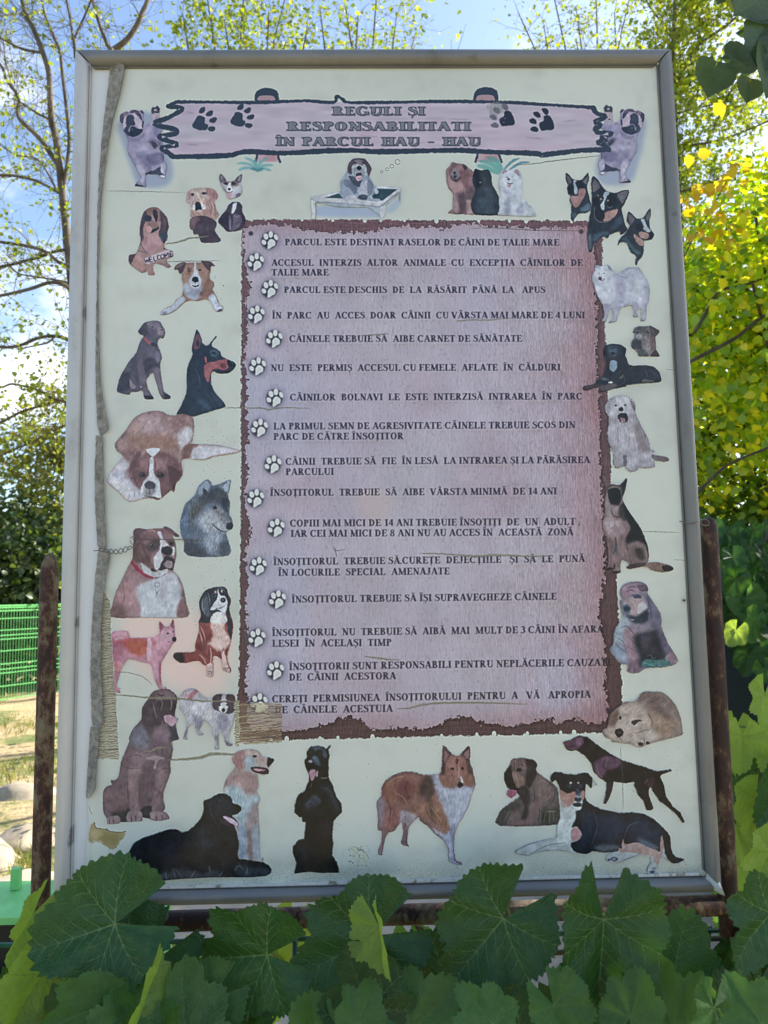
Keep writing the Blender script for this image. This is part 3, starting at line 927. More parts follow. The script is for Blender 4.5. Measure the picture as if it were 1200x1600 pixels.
dog('small white dog with brown ears standing in front view', (150, 1060, 5.217), '''
O c2bfca 0.8 0.2: 690,135 720,100 770,80 820,90 850,125 900,160 950,155 970,130 1020,125 1060,130 1110,125 1135,160 1130,230 1135,300 1110,390 1090,450 1080,510 1112,530 1105,550 1065,548 1045,490 1035,450 1000,450 1000,540 1000,575 965,572 975,520 945,440 940,400 890,340 860,380 840,430 875,450 860,462 825,458 805,400 800,370 750,400 740,480 745,498 710,492 725,440 740,370 715,290 680,240 700,200 665,170
P c47f8c 4: 745,165 770,120 810,92 835,105 800,140 780,168
P d9a7ae/0.7 6: 690,140 740,100 760,120 720,170
P 4d3f48 4: 955,150 990,125 1025,130 1010,180 960,190
P 5b3f48 4: 1070,130 1125,130 1135,180 1100,190 1065,170
P 544854 5: 955,195 1000,185 1130,190 1130,240 1100,280 1040,275 990,260 960,240
P d9d4dc 4: 1005,210 1050,190 1070,220 1060,270 1020,270 1000,240
E 1b1c24 2: 1040,257 14 16
E 22202a 2: 1010,218 9 7
E 22202a 2: 1070,215 9 7
P 84809a/0.8 6: 790,290 850,290 870,350 840,420 815,390 800,340
P 8d8aa2/0.7 6: 1000,300 1060,300 1080,380 1040,420 990,380
P e5e4ea/0.7 8: 760,200 900,200 940,300 880,330 800,280
P 6f6a80/0.8 5: 1050,500 1100,530 1105,548 1065,545
P 7f7a92/0.7 5: 720,430 745,400 740,470 722,470
N 0.14 70 8
''')
dog('golden retriever sitting behind the black retriever, mouth open', (195, 1160, 5), '''
O b7b0ae 0.6 0.15: 775,400 780,320 810,260 860,190 840,150 840,110 880,70 970,52 1040,65 1075,110 1150,120 1163,145 1130,185 1125,215 1120,240 1080,255 1040,250 1045,330 1030,380 1055,430 1040,500 1045,620 1050,700 1055,890 1080,900 1070,940 1020,945 990,930 890,920 880,700 840,560
L b78d88 6: 830,250 870,300 920,320
L c9a9a2 6: 900,240 930,300 980,340
L a3706e 6: 940,280 990,300 1020,360
L a3706e 5: 960,360 1000,380 1030,400
L 8a6866 5: 960,700 975,800 985,900
P b27f80 5: 840,120 880,75 935,65 948,100 935,190 905,210 860,180
P a7bcc8 8: 950,100 1000,90 1030,130 1000,190 970,220 945,200
P c1a7a0/0.9 5: 960,62 1030,65 1065,105 1110,120 1120,170 1050,170 1000,110 950,90
P 242834 3: 1115,120 1150,120 1163,145 1135,185 1112,180
P 3b2a35 3: 985,190 1060,190 1120,205 1120,245 1060,245 1000,225
P c98f9f 2: 1010,200 1060,205 1100,215 1060,225 1020,218
L d7c3be 6: 1000,232 1060,250 1110,252
E 23242e 2: 1017,107 17 9
P b48d8b/0.9 8: 790,300 870,220 960,230 1040,280 1030,380 960,410 880,350 800,370
P aac2cc 10: 790,390 850,340 920,380 960,430 1040,400 1050,450 1000,520 960,620 900,650 860,560
P a18d8f/0.9 8: 980,520 1040,480 1045,640 960,680 940,640
P a9bccb 8: 1000,680 1040,660 1050,780 1050,880 1010,880 990,780
P 8ea2bd/0.9 7: 890,680 950,680 950,900 895,900
P 8a6f6c/0.8 6: 960,690 990,700 1000,900 960,880
N 0.12 90 10
''')
dog('black retriever lying in front of the golden one, facing right', (195, 1160, 5), '''
O 1c212c 0.6 0: 30,880 60,800 110,760 240,710 380,675 465,700 570,620 615,530 615,455 665,440 720,405 780,400 830,425 845,470 900,490 912,520 880,555 835,565 860,590 890,640 870,655 850,640 880,720 890,800 885,900 940,910 1060,930 1120,960 1145,1000 1100,1040 950,1050 700,1050 400,1065 150,1085 60,1000
P 2c3243/0.9 8: 670,450 770,420 840,480 820,560 720,560 680,520
P d7b4cb 3: 765,575 800,575 830,590 880,620 888,650 860,650 800,610
P 3b2c3c 3: 740,590 790,600 850,650 800,650 750,620
E 0c0f15 3: 885,502 18 15
E 404a60 2: 745,450 10 7
P 2c2b48/0.8 14: 300,800 400,820 400,930 320,940
P 2c3444/0.8 12: 560,700 650,690 700,800 620,830
L 2f3546 8: 660,460 680,560 720,640
P 3a4350 7: 60,1010 150,1010 250,1040 350,1000 480,990 600,1020 700,990 760,1040 1000,1040 700,1050 400,1065 150,1085
P 4a4a58/0.8 7: 380,980 480,1010 560,1000 560,1050 400,1055
P 3b424c/0.9 7: 890,940 1000,970 1110,980 1130,1010 1050,1035 880,1030
L 7f8fa2 3: 180,1080 200,1010
L 7f9fa8 3: 220,1080 225,1020
L 7f9fa8 3: 260,1075 255,1030
L 8a98a2 3: 330,1070 320,1010
L 8f8fa0 3: 400,1060 380,980
L 8f8fa0 3: 450,1050 400,990
L 8f8fa0 3: 520,1050 550,1000
L a2a8b0 3: 670,1010 660,965
L 8f8fa0 3: 740,1045 770,1000
L 8f95a0 3: 860,1000 890,960 930,990
L 8f95a0 3: 950,1030 960,980
N 0.14 80 10
''')
dog('black giant schnauzer sitting up on its hind legs', (445, 1155, 7.27), '''
O 15181f 0.3 0 a: 105,1525 130,1400 90,1280 90,1220 150,1145 220,1130 235,935 200,935 195,880 170,885 110,830 112,740 150,630 220,590 270,480 275,400 235,320 220,235 250,205 250,130 300,80 380,72 440,90 475,110 490,80 525,60 495,120 508,190 495,240 495,430 540,520 580,650 640,730 645,830 550,925 535,1120 550,1180 535,1310 590,1400 618,1510 400,1515 270,1500
P 4a5c78/0.9 6: 290,95 380,80 450,110 480,180 440,200 380,120 320,150
P 5a6d88/0.8 6: 310,200 360,190 400,260 390,300 340,260
E 20242e 4: 305,130 35 40
E 20242e 4: 400,150 30 40
P 0f1218 4: 230,260 300,270 350,320 300,340 250,340
P 8f8aa0 3: 260,240 300,228 315,255 285,262
P b88598 3: 275,370 310,340 350,350 340,430 315,465 290,455
P a88f94 3: 350,380 380,350 370,420 350,415
L c9c9c0 5: 410,438 450,440 495,432
L 8f96a4 3: 310,490 292,550
P 2f3c50/0.8 10: 420,560 520,540 570,650 620,760 590,860 560,760 500,640
P 3e475e/0.9 8: 230,740 320,640 380,660 420,700 350,750 260,770
L 5a6884 5: 240,740 290,700 340,720
L 4b5876 5: 330,640 400,690 380,740
L 39465e 6: 400,550 480,560 550,620
P 24222e/0.8 10: 400,940 520,960 500,1100 430,1080
P 1c222a/0.8 12: 130,1200 230,1180 230,1400 150,1380
N 0.12 80 9
''')
dog('rough collie standing in side view with a white chest', (580, 1155, 6.667), '''
O 8c5f60 1.4 0.2: 55,660 100,600 110,500 170,410 300,345 440,338 540,370 650,365 715,350 735,260 745,90 760,68 850,155 920,165 1020,68 1025,220 1050,310 1080,440 1080,480 1050,560 1020,660 970,780 905,880 865,1000 860,1180 880,1250 930,1275 940,1305 890,1300 810,1265 800,1150 750,1050 660,980 600,910 510,850 485,810 400,900 375,1000 370,1080 395,1115 325,1095 315,1060 330,990 325,890 295,870 240,950 180,970 140,1040 110,1190 110,1205 75,1200 75,1150 105,1060 105,955 70,940 70,780
P 9b6355/0.9 10: 130,500 300,380 460,400 500,560 400,700 250,680 150,620
P 743a42/0.8 12: 270,470 420,450 420,600 300,640
P 4e3b3e/0.9 9: 540,420 640,380 660,480 620,640 560,580 500,560
P a6705a/0.9 9: 600,640 700,560 740,700 800,880 800,980 700,950 640,850 520,800 420,760 480,680
P 5b4345/0.6 8: 580,560 650,700 640,850 600,740
P 8f8290/0.9 8: 60,650 120,600 140,760 110,900 75,900
P a0605c/0.8 8: 160,700 280,720 270,860 180,940 130,900
P a597a4/0.9 7: 320,740 470,800 400,890 350,900 300,850
P 7f6170/0.9 5: 330,900 375,900 370,1060 395,1112 330,1090
P 8f7076/0.8 4: 110,960 170,980 130,1100 105,1190 80,1180
L b98a70 6: 180,450 260,400 350,380
L b98a70 6: 250,560 330,600 380,680
L 5f343a 6: 380,420 360,520 400,620
L 5f343a 6: 160,620 200,720 190,840
L c0967a 6: 620,700 680,780 740,860
L 6a4038 6: 560,700 600,800 680,880
P b6bacf 8: 640,370 700,360 720,430 800,510 900,500 1000,470 1060,480 1030,620 970,780 900,880 850,960 820,900 780,760 720,640 680,520
P b0b4ca 6: 640,930 760,990 820,960 850,1080 860,1240 930,1285 880,1295 810,1255 800,1130 740,1040
P 9a9cb6/0.8 5: 830,900 870,900 860,1100 840,1050
P 5a4146 6: 720,340 750,90 830,150 790,260 780,340 740,370
P 8f5f68 4: 760,130 800,150 780,220 755,230
P 5a4146 6: 930,160 1018,75 1020,200 1050,330 1050,370 990,330 970,230
P 9b6f78 4: 960,160 1010,110 1005,200
P a66f66 6: 800,210 870,175 960,190 990,300 980,420 950,460 880,470 800,400 770,330
P 9a6858/0.9 6: 720,380 790,370 850,440 800,500 740,470
P 9a6858/0.9 6: 980,390 1040,360 1070,440 1040,490 990,470
P dfdde6 3: 930,380 950,400 955,450 935,440
L 7d4c48 6: 880,200 885,260 890,330
L c9a090 6: 910,220 915,320 905,400
L 6f4a44 5: 830,340 850,400 880,450
L d5d8e4 6: 760,520 800,640 830,760
L 9094b0 5: 850,560 870,700 860,820
L d5d8e4 6: 930,540 940,660 900,780
L 9094b0 5: 720,460 740,560 780,660
E 1b1c24 3: 922,470 30 30
E 22191f 3: 843,305 20 15
E 22191f 3: 948,302 14 15
E 6f3a40 3: 890,225 15 30
N 0.14 75 11
''')
dog('brown mastiff head and shoulders looking left with its tongue out', (770, 1130, 7.0588), '''
O 6f5e62 0.4 0.15: 130,540 180,470 210,400 260,385 320,382 390,392 450,410 488,460 470,510 520,560 690,690 715,760 735,1000 695,1115 75,1128 65,1000 120,930 200,870 295,800 265,770 260,740 225,730 170,720 140,660 125,610
P 1f1b20 7: 130,545 180,470 205,520 230,600 250,700 300,690 290,790 220,730 160,710 130,640
P 7d6264 5: 205,410 300,388 370,420 380,480 330,500 280,460 230,470
L 3c2c34 5: 220,420 240,450 230,520
L 3c2c34 5: 270,470 310,450 350,480
E 221a20 4: 285,510 30 18
P 8f7068 5: 210,540 270,550 340,600 350,650 290,700 250,680
P 2f272d 6: 360,400 430,400 485,460 465,510 480,560 440,640 390,700 360,620 370,500
U a5557a 4: 160,735 215,730 262,740 255,790 200,828 150,790
P 39323a 7: 290,720 360,700 400,780 400,900 360,1050 310,1040 340,900 300,820
P 454444/0.9 8: 70,1000 160,920 280,860 280,960 180,1000 160,1100 80,1120
P 7f6666/0.9 9: 200,980 300,960 260,1060 180,1100
P 8b7370/0.8 12: 480,600 640,700 640,800 520,860 470,740
P 8a6c68/0.8 9: 400,900 520,860 500,1000 420,1100 220,1115 300,1060 390,1040
P 4b4a44/0.9 8: 560,960 700,930 730,1000 700,1110 520,1110
L a3857c 6: 240,410 250,470 240,520
L a3857c 6: 320,400 340,440 350,500
L c09a88 6: 240,560 270,620 280,680
L 2c2428 8: 350,640 370,740 360,820
L a08682 6: 520,620 600,660 640,720
L 4a3a3c 6: 440,700 460,800 430,880
L 56423f 7: 680,720 660,860 560,930
L 8e8f7a 3: 560,1100 580,980
L 8e8f7a 3: 620,1100 630,960
L 8e8f7a 3: 520,1100 530,930
L 8e8f7a 3: 670,1090 660,960
L 93938a 3: 120,1080 180,960
L b9a985 3: 580,970 700,970
N 0.13 80 9
''')
dog('dark liver coloured pointer standing in side view on stretched legs', (870, 1140, 5.714), '''
O 231d24 0.3 0 a: 50,110 75,98 130,90 160,65 200,53 270,62 340,120 470,210 590,275 760,325 880,368 950,366 1015,350 1022,368 930,400 920,420 955,500 970,590 1030,680 1100,740 1138,825 1118,828 1070,760 990,690 920,640 870,570 830,505 815,540 820,590 860,700 840,718 800,715 775,640 720,575 690,500 688,460 620,475 505,462 490,540 460,620 435,660 412,655 440,540 440,468 380,430 330,375 300,290 240,225 170,180 130,190 85,178
P 6b4460 4: 55,112 120,95 170,70 215,65 230,110 200,150 150,175 100,165
P 8a5f80/0.8 3: 170,85 210,80 210,130 180,140
L 2a1c28 4: 80,150 120,150 160,130
P 1b161c 4: 245,70 290,90 280,150 250,160
P 6a4562 6: 340,290 420,240 520,250 560,290 500,350 440,360 400,430 350,390 330,330
L 8f6a86 5: 350,320 370,390 400,430
L 2a1c28 5: 430,260 410,330 440,350
L 7a5572 4: 470,250 500,300 490,340
P 4a2d3c/0.8 5: 780,450 860,430 850,500 800,490
L 7f5560 3: 780,480 810,440
P 3d2a38/0.9 4: 440,480 490,490 460,600 430,640
N 0.14 60 8
''')
dog('black and white crossbreed with tan cheeks lying down', (795, 1190, 4.286), '''
O b9c0c0 0.3 0.05: 36,605 60,580 150,545 250,520 320,500 322,420 345,360 335,260 330,160 310,125 285,140 275,90 320,65 380,78 450,82 520,72 560,110 590,155 560,160 550,178 530,160 515,150 510,200 515,250 580,300 680,330 760,340 850,338 940,365 1030,440 1078,500 1085,580 1110,630 1172,650 1160,675 1100,682 1040,650 1020,640 1000,680 995,720 960,748 925,742 925,710 950,670 950,640 880,622 800,650 740,672 660,668 645,640 680,605 640,608 560,598 520,618 430,605 300,590 190,605 130,628 60,618
P 1a2130 3: 330,160 310,120 288,140 277,90 320,66 380,78 450,82 520,72 555,110 550,175 530,160 512,150 508,200 515,250 580,300 680,330 760,340 850,338 940,365 1030,440 1078,500 1085,580 1110,630 1172,650 1100,680 1050,630 1030,560 1010,600 950,580 880,540 830,545 770,560 740,590 640,608 560,596 515,618 440,600 412,545 470,520 485,480 450,430 410,440 440,380 440,330 480,315 495,240 500,200 450,215 380,210 345,190
P 24395c/0.8 10: 600,360 740,360 780,420 720,520 600,520 580,430
P 22365a/0.8 10: 830,380 940,390 1020,470 980,560 860,530 800,480
P 1f3050/0.8 8: 490,340 560,350 560,480 500,560 450,540 490,450
L 3f5574 5: 560,320 590,430 550,560
L 44587a 5: 870,400 800,430 765,520
P 8a97a8/0.6 6: 570,570 650,550 740,570 640,600
P 8a97a8/0.6 6: 860,520 900,520 1000,570 940,590
P b4837a 4: 345,190 390,210 440,200 440,250 400,290 350,260
P b4837a 3: 480,200 506,195 500,250 485,250
P c0a39c 4: 350,260 400,300 420,320 360,310
P cfd6d6 3: 430,300 480,295 470,320 435,318
P d3dbd8 5: 360,320 430,320 440,370 410,440 370,500 330,500 325,430
P d3dbd8 5: 370,470 420,440 400,540 340,540 320,510
P c48b8b 4: 415,460 450,440 480,480 460,520 420,520
E 2a3550 2: 462,248 24 20
E 8fa0b6 2: 462,236 12 6
P 232b3c 2: 425,280 460,270 485,285 480,298 440,298
E 46587c 2: 397,160 13 11
E 46587c 2: 478,160 11 11
E 10141c 2: 397,160 7 6
E 10141c 2: 478,160 6 6
E c2ab92 2: 412,140 9 8
E c2ab92 2: 463,140 7 7
P 3c4a66/0.8 4: 445,180 470,180 480,220 450,220
P c09c95 4: 770,520 780,550 850,540 900,560 1005,610 1000,680 960,660 950,630 860,610 780,590 760,560
P b98b86 4: 738,575 800,590 870,610 800,600 745,605
P b98b86 3: 1020,490 1035,560 1020,640 1060,665 1050,680 1015,640 1008,540
L 5a6272 2.4: 36,605 150,545 320,505
L 5a6272 2.4: 130,625 250,560 380,540
L 5a6272 2: 190,605 300,590 420,605
L 2f3748 3: 322,500 320,430 345,370
L 4c556c 2.4: 740,670 800,645 870,625
E 4a5576 2: 700,648 26 14
E 9aa3b8 2: 700,648 14 7
E 4a5576 2: 668,655 10 8
E 4a5576 2: 957,735 18 11
E 7f88a2 2: 968,712 14 9
L 5a6272 2.4: 925,740 930,700 955,670
L 5a6272 3: 36,605 60,618 130,626
N 0.08 40 9
''')
dog('white samoyed standing in side view', (910, 400, 7.273), '''
O b9bdd2 1.2 0.22: 102,280 110,220 135,180 140,110 165,105 200,118 240,115 280,98 310,120 350,180 380,205 450,170 520,132 580,135 640,135 700,230 740,300 762,390 750,520 725,570 715,730 660,738 665,700 665,600 610,620 630,690 570,690 590,640 560,560 500,570 430,590 400,680 380,745 300,760 305,740 335,715 340,600 325,600 280,700 265,740 210,742 240,700 240,600 215,540 160,440 130,330
P cdd0e0/0.9 10: 120,220 180,150 260,140 330,200 380,300 380,450 300,540 220,500 150,380
P cfd2e2/0.8 12: 500,260 620,250 700,330 720,450 640,540 560,480
P a8a5c2/0.8 9: 380,240 450,260 480,400 440,560 400,500 380,380
P 9a98b6/0.7 5: 240,560 300,570 280,680 250,680
P a09eba/0.7 5: 560,530 630,560 620,680 590,660
L 77738f 4: 370,200 430,240 520,250
L 8f8ca8 4: 420,210 520,150 600,140
E 2c3040 3: 198,260 20 22
E 30303c 2: 180,203 10 7
E 30303c 2: 242,203 14 7
L 30303c 4: 200,285 230,280 255,258
P 8f8ca6 3: 145,115 165,108 160,140
P 8a86a2 3: 280,105 310,125 330,180 290,140
P e0e3ee/0.6 8: 140,190 200,150 260,170 250,240 170,240
N 0.06 90 11
''')
dog('grey and tan schnauzer head above the rottweiler', (910, 400, 7.273), '''
O 7b6f75 0.9 0 a: 630,1138 632,1110 600,1070 560,1040 548,990 590,920 590,880 570,860 590,820 630,800 700,800 755,798 758,788 870,850 870,870 825,920 835,1070 878,1140
P 55494f 5: 762,790 870,850 868,875 825,915 790,930 765,860
P 59595e/0.9 6: 575,850 640,810 740,810 740,880 660,870 600,880
P 9aa4ae/0.9 5: 600,910 640,890 670,920 650,950 610,940
P 38414a 7: 560,980 620,950 680,990 680,1060 620,1060 560,1030
P 8f8488/0.9 7: 660,950 740,930 780,1000 740,1090 690,1080
P 7b605c/0.8 6: 760,930 820,940 830,1060 780,1090
P 4f3a3f 4: 770,1138 830,1075 876,1138
P 4b5558/0.9 5: 640,1080 700,1070 740,1135 640,1136
E 2d2a30 3: 735,872 16 8
E 2d2a30 3: 620,872 12 8
N 0.2 70 6
''')
dog('black rottweiler lying down with a pale tongue', (910, 400, 7.273), '''
O 252d3a 0.4 0.05: 5,1500 20,1480 130,1455 165,1410 215,1375 250,1320 265,1220 245,1130 235,1060 265,1015 340,1000 430,1010 490,1050 492,1090 480,1130 500,1170 520,1230 570,1248 700,1243 800,1258 870,1320 893,1400 885,1425 780,1440 640,1450 495,1468 490,1482 340,1510 300,1525 240,1540 190,1530 190,1490 140,1495 60,1525 15,1525
P 34465e/0.8 7: 280,1030 340,1020 400,1040 420,1100 380,1160 310,1150 280,1100
P 172029 4: 240,1040 275,1030 270,1120 245,1120
P 172029 4: 450,1030 488,1060 480,1120 450,1100
P 526a88/0.7 5: 300,1060 340,1070 380,1060 370,1130 320,1120
E 121922 3: 340,1110 24 16
P 3d3038/0.9 4: 290,1140 340,1170 400,1140 380,1190 310,1190
P 92aac4 4: 315,1200 378,1200 385,1270 350,1315 305,1280
P 55403e/0.9 5: 10,1490 130,1460 230,1470 180,1495 60,1520
P 6a5a60/0.9 6: 200,1490 330,1450 380,1480 260,1535 195,1520
P 5f6472/0.9 4: 210,1380 280,1400 300,1415 220,1410
P c8c8c6 2: 285,1440 320,1425 340,1440 310,1452
P 67645f/0.9 4: 415,1380 460,1355 455,1385 420,1398
P 6b6664/0.9 4: 670,1430 700,1405 800,1420 780,1436 690,1446
L 6d7a8c/0.8 5: 710,1300 740,1380
L 4d5f78/0.8 6: 470,1350 470,1440 400,1475
L 3b4c62/0.8 7: 520,1300 560,1260
P 2f4358/0.7 8: 760,1290 840,1310 870,1390 800,1400
L 41506a/0.8 5: 440,1200 450,1290 380,1350
N 0.12 60 9
''')
dog('shaggy cream sheepdog sitting with its mouth open', (930, 600, 5.333), '''
O aaa3ae 1.6 0.2: 80,180 110,130 170,103 250,97 310,135 333,190 330,240 380,350 440,460 455,540 495,560 480,590 600,610 595,648 490,638 495,690 430,700 365,698 340,720 290,733 255,700 240,680 200,700 155,690 150,600 145,560 105,480 100,400 110,280 85,240
P c4c3cc/0.9 8: 110,160 180,115 260,110 310,150 310,220 250,250 180,240 130,260
P 9a93a4/0.7 7: 85,180 110,160 120,240 95,230
P 7f7282/0.9 4: 290,140 330,180 328,220 305,200
E 231f28 3: 210,212 21 17
E 3d3745 3: 168,182 11 8
E 3d3745 3: 246,178 11 8
P 29222c 4: 185,270 215,245 260,260 260,310 210,320 190,295
P a97a86 3: 205,280 240,285 245,315 215,322
P c2bec9/0.7 10: 130,330 250,340 300,450 260,560 160,540 120,430
P 8c7b82/0.8 8: 330,330 400,430 440,540 380,560 340,470
P c0bcc9/0.8 8: 380,600 470,590 480,670 400,690
P c0bcc9/0.8 8: 270,600 350,600 340,700 270,710
P 6f6470/0.8 5: 235,600 260,610 255,680 230,680
P 77686e 4: 480,592 598,612 592,645 490,632
L 8d8391 4: 180,360 190,450 180,540
L 8d8391 4: 260,340 280,420 270,520
L d5d2db 4: 150,340 160,440 150,520
L d5d2db 4: 220,360 230,460 220,560
L d5d2db 4: 310,400 340,500 340,600
N 0.15 95 12
''')
dog('german shepherd sitting and looking ahead', (930, 600, 5.333), '''
O 94777a 0.6 0.2: 65,755 110,830 150,835 200,840 262,785 250,880 225,940 235,990 270,1050 380,1210 440,1370 440,1470 430,1490 520,1485 640,1520 640,1550 560,1568 470,1550 410,1520 290,1540 255,1530 280,1500 240,1470 215,1475 205,1520 210,1570 150,1580 140,1555 165,1530 155,1490 145,1540 85,1558 75,1540 100,1520 105,1400 90,1290 60,1200 60,1140 75,1080 75,960 90,880 65,810
P 2a2529 5: 200,845 260,790 245,880 225,935 215,900
P 7a5c66 4: 70,770 110,830 100,870 80,850
P 574a48 5: 100,850 200,845 220,910 200,940 110,920
P 8a7668/0.9 4: 110,870 160,850 200,870 180,900 130,900
P 16171c 5: 105,900 140,870 190,880 210,940 195,1000 150,1012 120,990
E 0c0d11 3: 145,955 16 12
E 08090c 2: 130,895 9 6
E 08090c 2: 190,892 9 6
P a1898b/0.9 7: 80,960 120,1000 200,1020 180,1080 100,1100
P 3b3538/0.9 6: 200,1020 235,1000 260,1080 240,1140 200,1100
P 201e22 6: 235,1000 280,1060 380,1210 435,1370 438,1440 400,1330 320,1310 270,1330 255,1290 290,1200 250,1120
P b0979c/0.9 8: 70,1130 160,1120 230,1160 230,1270 180,1300 120,1260 70,1200
L 4a3a3e 6: 130,1050 150,1100 200,1110
L 4a3a3e 7: 165,1280 170,1340 150,1420
L c0a6a6 5: 100,1220 110,1320 120,1420
L c0a6a6 5: 215,1200 220,1300 200,1420
L 4a3a3e 6: 250,1300 270,1400 300,1500
P c4b4bd/0.8 5: 80,1150 150,1150 140,1190 90,1185
P 8e6f70/0.9 6: 190,1290 240,1270 215,1400 190,1540 160,1545 185,1400
P 7f6263/0.9 6: 95,1280 150,1330 145,1420 130,1530 100,1530 105,1400
P 8a7170/0.9 8: 280,1330 360,1320 400,1380 400,1470 320,1500 280,1420
P 2d2629/0.8 7: 330,1380 380,1370 410,1450 360,1460
P 4f3f42/0.9 5: 260,1520 300,1500 400,1490 400,1515 290,1538
P 8e7062/0.9 5: 420,1495 520,1490 600,1520 560,1560 470,1545
P 2a2326 5: 560,1510 640,1525 640,1548 570,1560
P 4a5c72/0.8 3: 160,1340 180,1340 180,1420 165,1420
P 3a2c30 3: 85,1535 140,1530 140,1552 90,1555
P 3a2c30 3: 145,1560 205,1555 205,1575 150,1580
N 0.12 80 9
''')
dog('wrinkled pinkish shar pei sitting on a tuft of grass', (940, 895, 5.614), '''
O 94889c 0.3 0.2: 155,170 190,105 250,82 330,78 385,100 405,140 400,180 460,270 510,350 525,420 520,470 580,620 670,775 560,825 450,830 380,840 330,870 260,880 220,860 230,810 150,790 120,750 70,690 75,650 95,620 110,500 150,440 180,380 155,260 175,230
P b08a9a/0.9 8: 180,140 260,100 340,120 300,170 220,200 190,230
P b59aa0 7: 200,260 280,210 350,230 390,290 370,340 290,370 220,340
P cfd0d8/0.8 5: 330,260 390,280 360,330 310,350
P 5f6f8c 5: 185,290 230,280 250,310 240,350 210,360 190,330
E 35415c 3: 215,315 26 22
P 2f3b54 6: 220,370 300,380 390,330 400,400 350,440 270,430 230,400
L 4f4a66 7: 250,205 290,190 340,200
L 5d5072 6: 215,170 250,150 290,170
L 5d5072 6: 220,140 260,120 310,130
L d5c0c8 5: 260,240 290,280 300,330
L cfc0cc 5: 350,240 370,290 360,330
L 454a68 6: 380,330 420,300 440,240
L b8c4d4 5: 170,470 130,560 110,620
L 6d7a94 5: 150,500 130,580 150,640
L 6d5a72 6: 200,520 250,510 290,540
L 6d5a72 5: 210,600 260,600 300,620
L 6d5a72 5: 220,720 260,720 300,740
L d6bcc2 7: 248,408 265,414 282,410
P 6f6c8a/0.9 7: 400,200 460,290 510,380 510,450 430,470 420,350 400,280
L 57587a 6: 400,180 410,280 430,360 400,430
L 57587a 5: 350,180 390,220 420,300
P 38445e/0.9 4: 270,200 320,195 345,215 290,222
P 6b4f68/0.8 4: 310,110 380,110 400,150 370,160 330,150
L 3a3a50 5: 345,165 385,145 402,165
P 9fb3c4/0.9 8: 160,400 220,400 250,470 200,500 200,600 120,600 120,500
P 8ea3bd/0.9 8: 80,650 180,640 230,720 220,790 140,750
P a88394/0.9 8: 200,500 290,520 290,680 310,740 250,780 210,680
P 8a6f84 6: 240,780 320,760 340,840 270,876 225,850
L 4a4560 5: 170,480 220,470 290,550
L 5d5a78 4: 110,560 180,600 210,680
L 5d5a78 4: 100,600 160,660 220,700
L 5d5a78 4: 230,560 270,600 300,640
L 5d5a78 4: 220,640 260,670 310,690
P 2c2f42 8: 290,560 380,530 480,510 520,600 560,730 480,780 340,810 330,720 300,650
P 554a64/0.8 8: 340,560 420,560 400,650 350,640
P 6f6484/0.9 9: 480,500 530,520 600,680 570,740 530,640
P 9c7f90/0.9 5: 560,730 610,700 665,772 600,795 570,770
P 3f7f84/0.9 4: 350,810 380,760 440,760 560,770 590,800 500,825 400,830
L 4fa39a 4: 390,730 430,720 440,750 470,740
L 4fa39a 4: 360,800 400,770 450,800 500,780
L 62b5aa 3: 540,760 570,740 560,790
L 8fd0c4 3: 370,790 410,800 460,815
L 2c3040 3: 240,860 245,830
L 2c3040 3: 285,868 285,840
N 0.08 70 8
''')
dog('cream puppy asleep with its head on its paws', (940, 895, 5.614), '''
O 9f8b84 0.8 0.22: 0,1380 50,1350 60,1280 80,1230 150,1170 200,1135 295,1120 340,1060 400,1038 450,1045 490,1040 560,1065 640,1150 690,1270 705,1370 700,1420 560,1460 440,1490 350,1525 300,1525 255,1500 200,1495 130,1485 90,1480 85,1455 30,1440
P 7d6862/0.9 10: 310,1110 400,1050 500,1055 600,1140 680,1260 640,1260 520,1230 430,1150 340,1115
P 9d8c88/0.8 10: 500,1130 580,1160 640,1240 580,1240
P c0aca2 10: 150,1190 250,1150 340,1180 400,1230 430,1330 350,1380 260,1440 200,1490 130,1460 110,1380 140,1300
P 7e5d50/0.9 7: 70,1260 140,1190 135,1270 100,1330 60,1330
P b79f97/0.8 7: 20,1380 90,1350 110,1420 60,1440
P a28374/0.9 7: 390,1200 450,1240 460,1320 430,1350 410,1270
L 6f5148 6: 400,1230 440,1300 430,1340
P a5856f/0.8 9: 470,1250 580,1270 640,1340 560,1440 480,1400
P c4b2a8 9: 290,1400 400,1370 480,1420 440,1480 330,1520 270,1490
E 26242a 4: 148,1400 38 40
E 55525a/0.8 4: 150,1395 16 12
E 26242a 3: 160,1270 10 16
P 3c2f30 3: 255,1300 300,1285 350,1290 310,1305 280,1335
L 5a4745 4: 180,1480 150,1440 130,1450
L 6a5552 5: 365,1440 370,1490 345,1515
E 3d3438 4: 335,1497 24 16
E 3d3438 4: 398,1490 16 14
L 7a635c 5: 290,1410 360,1385 420,1370
P 6c4f48/0.7 8: 400,1140 500,1190 620,1300 640,1320 520,1250 430,1190
N 0.12 40 9
''')
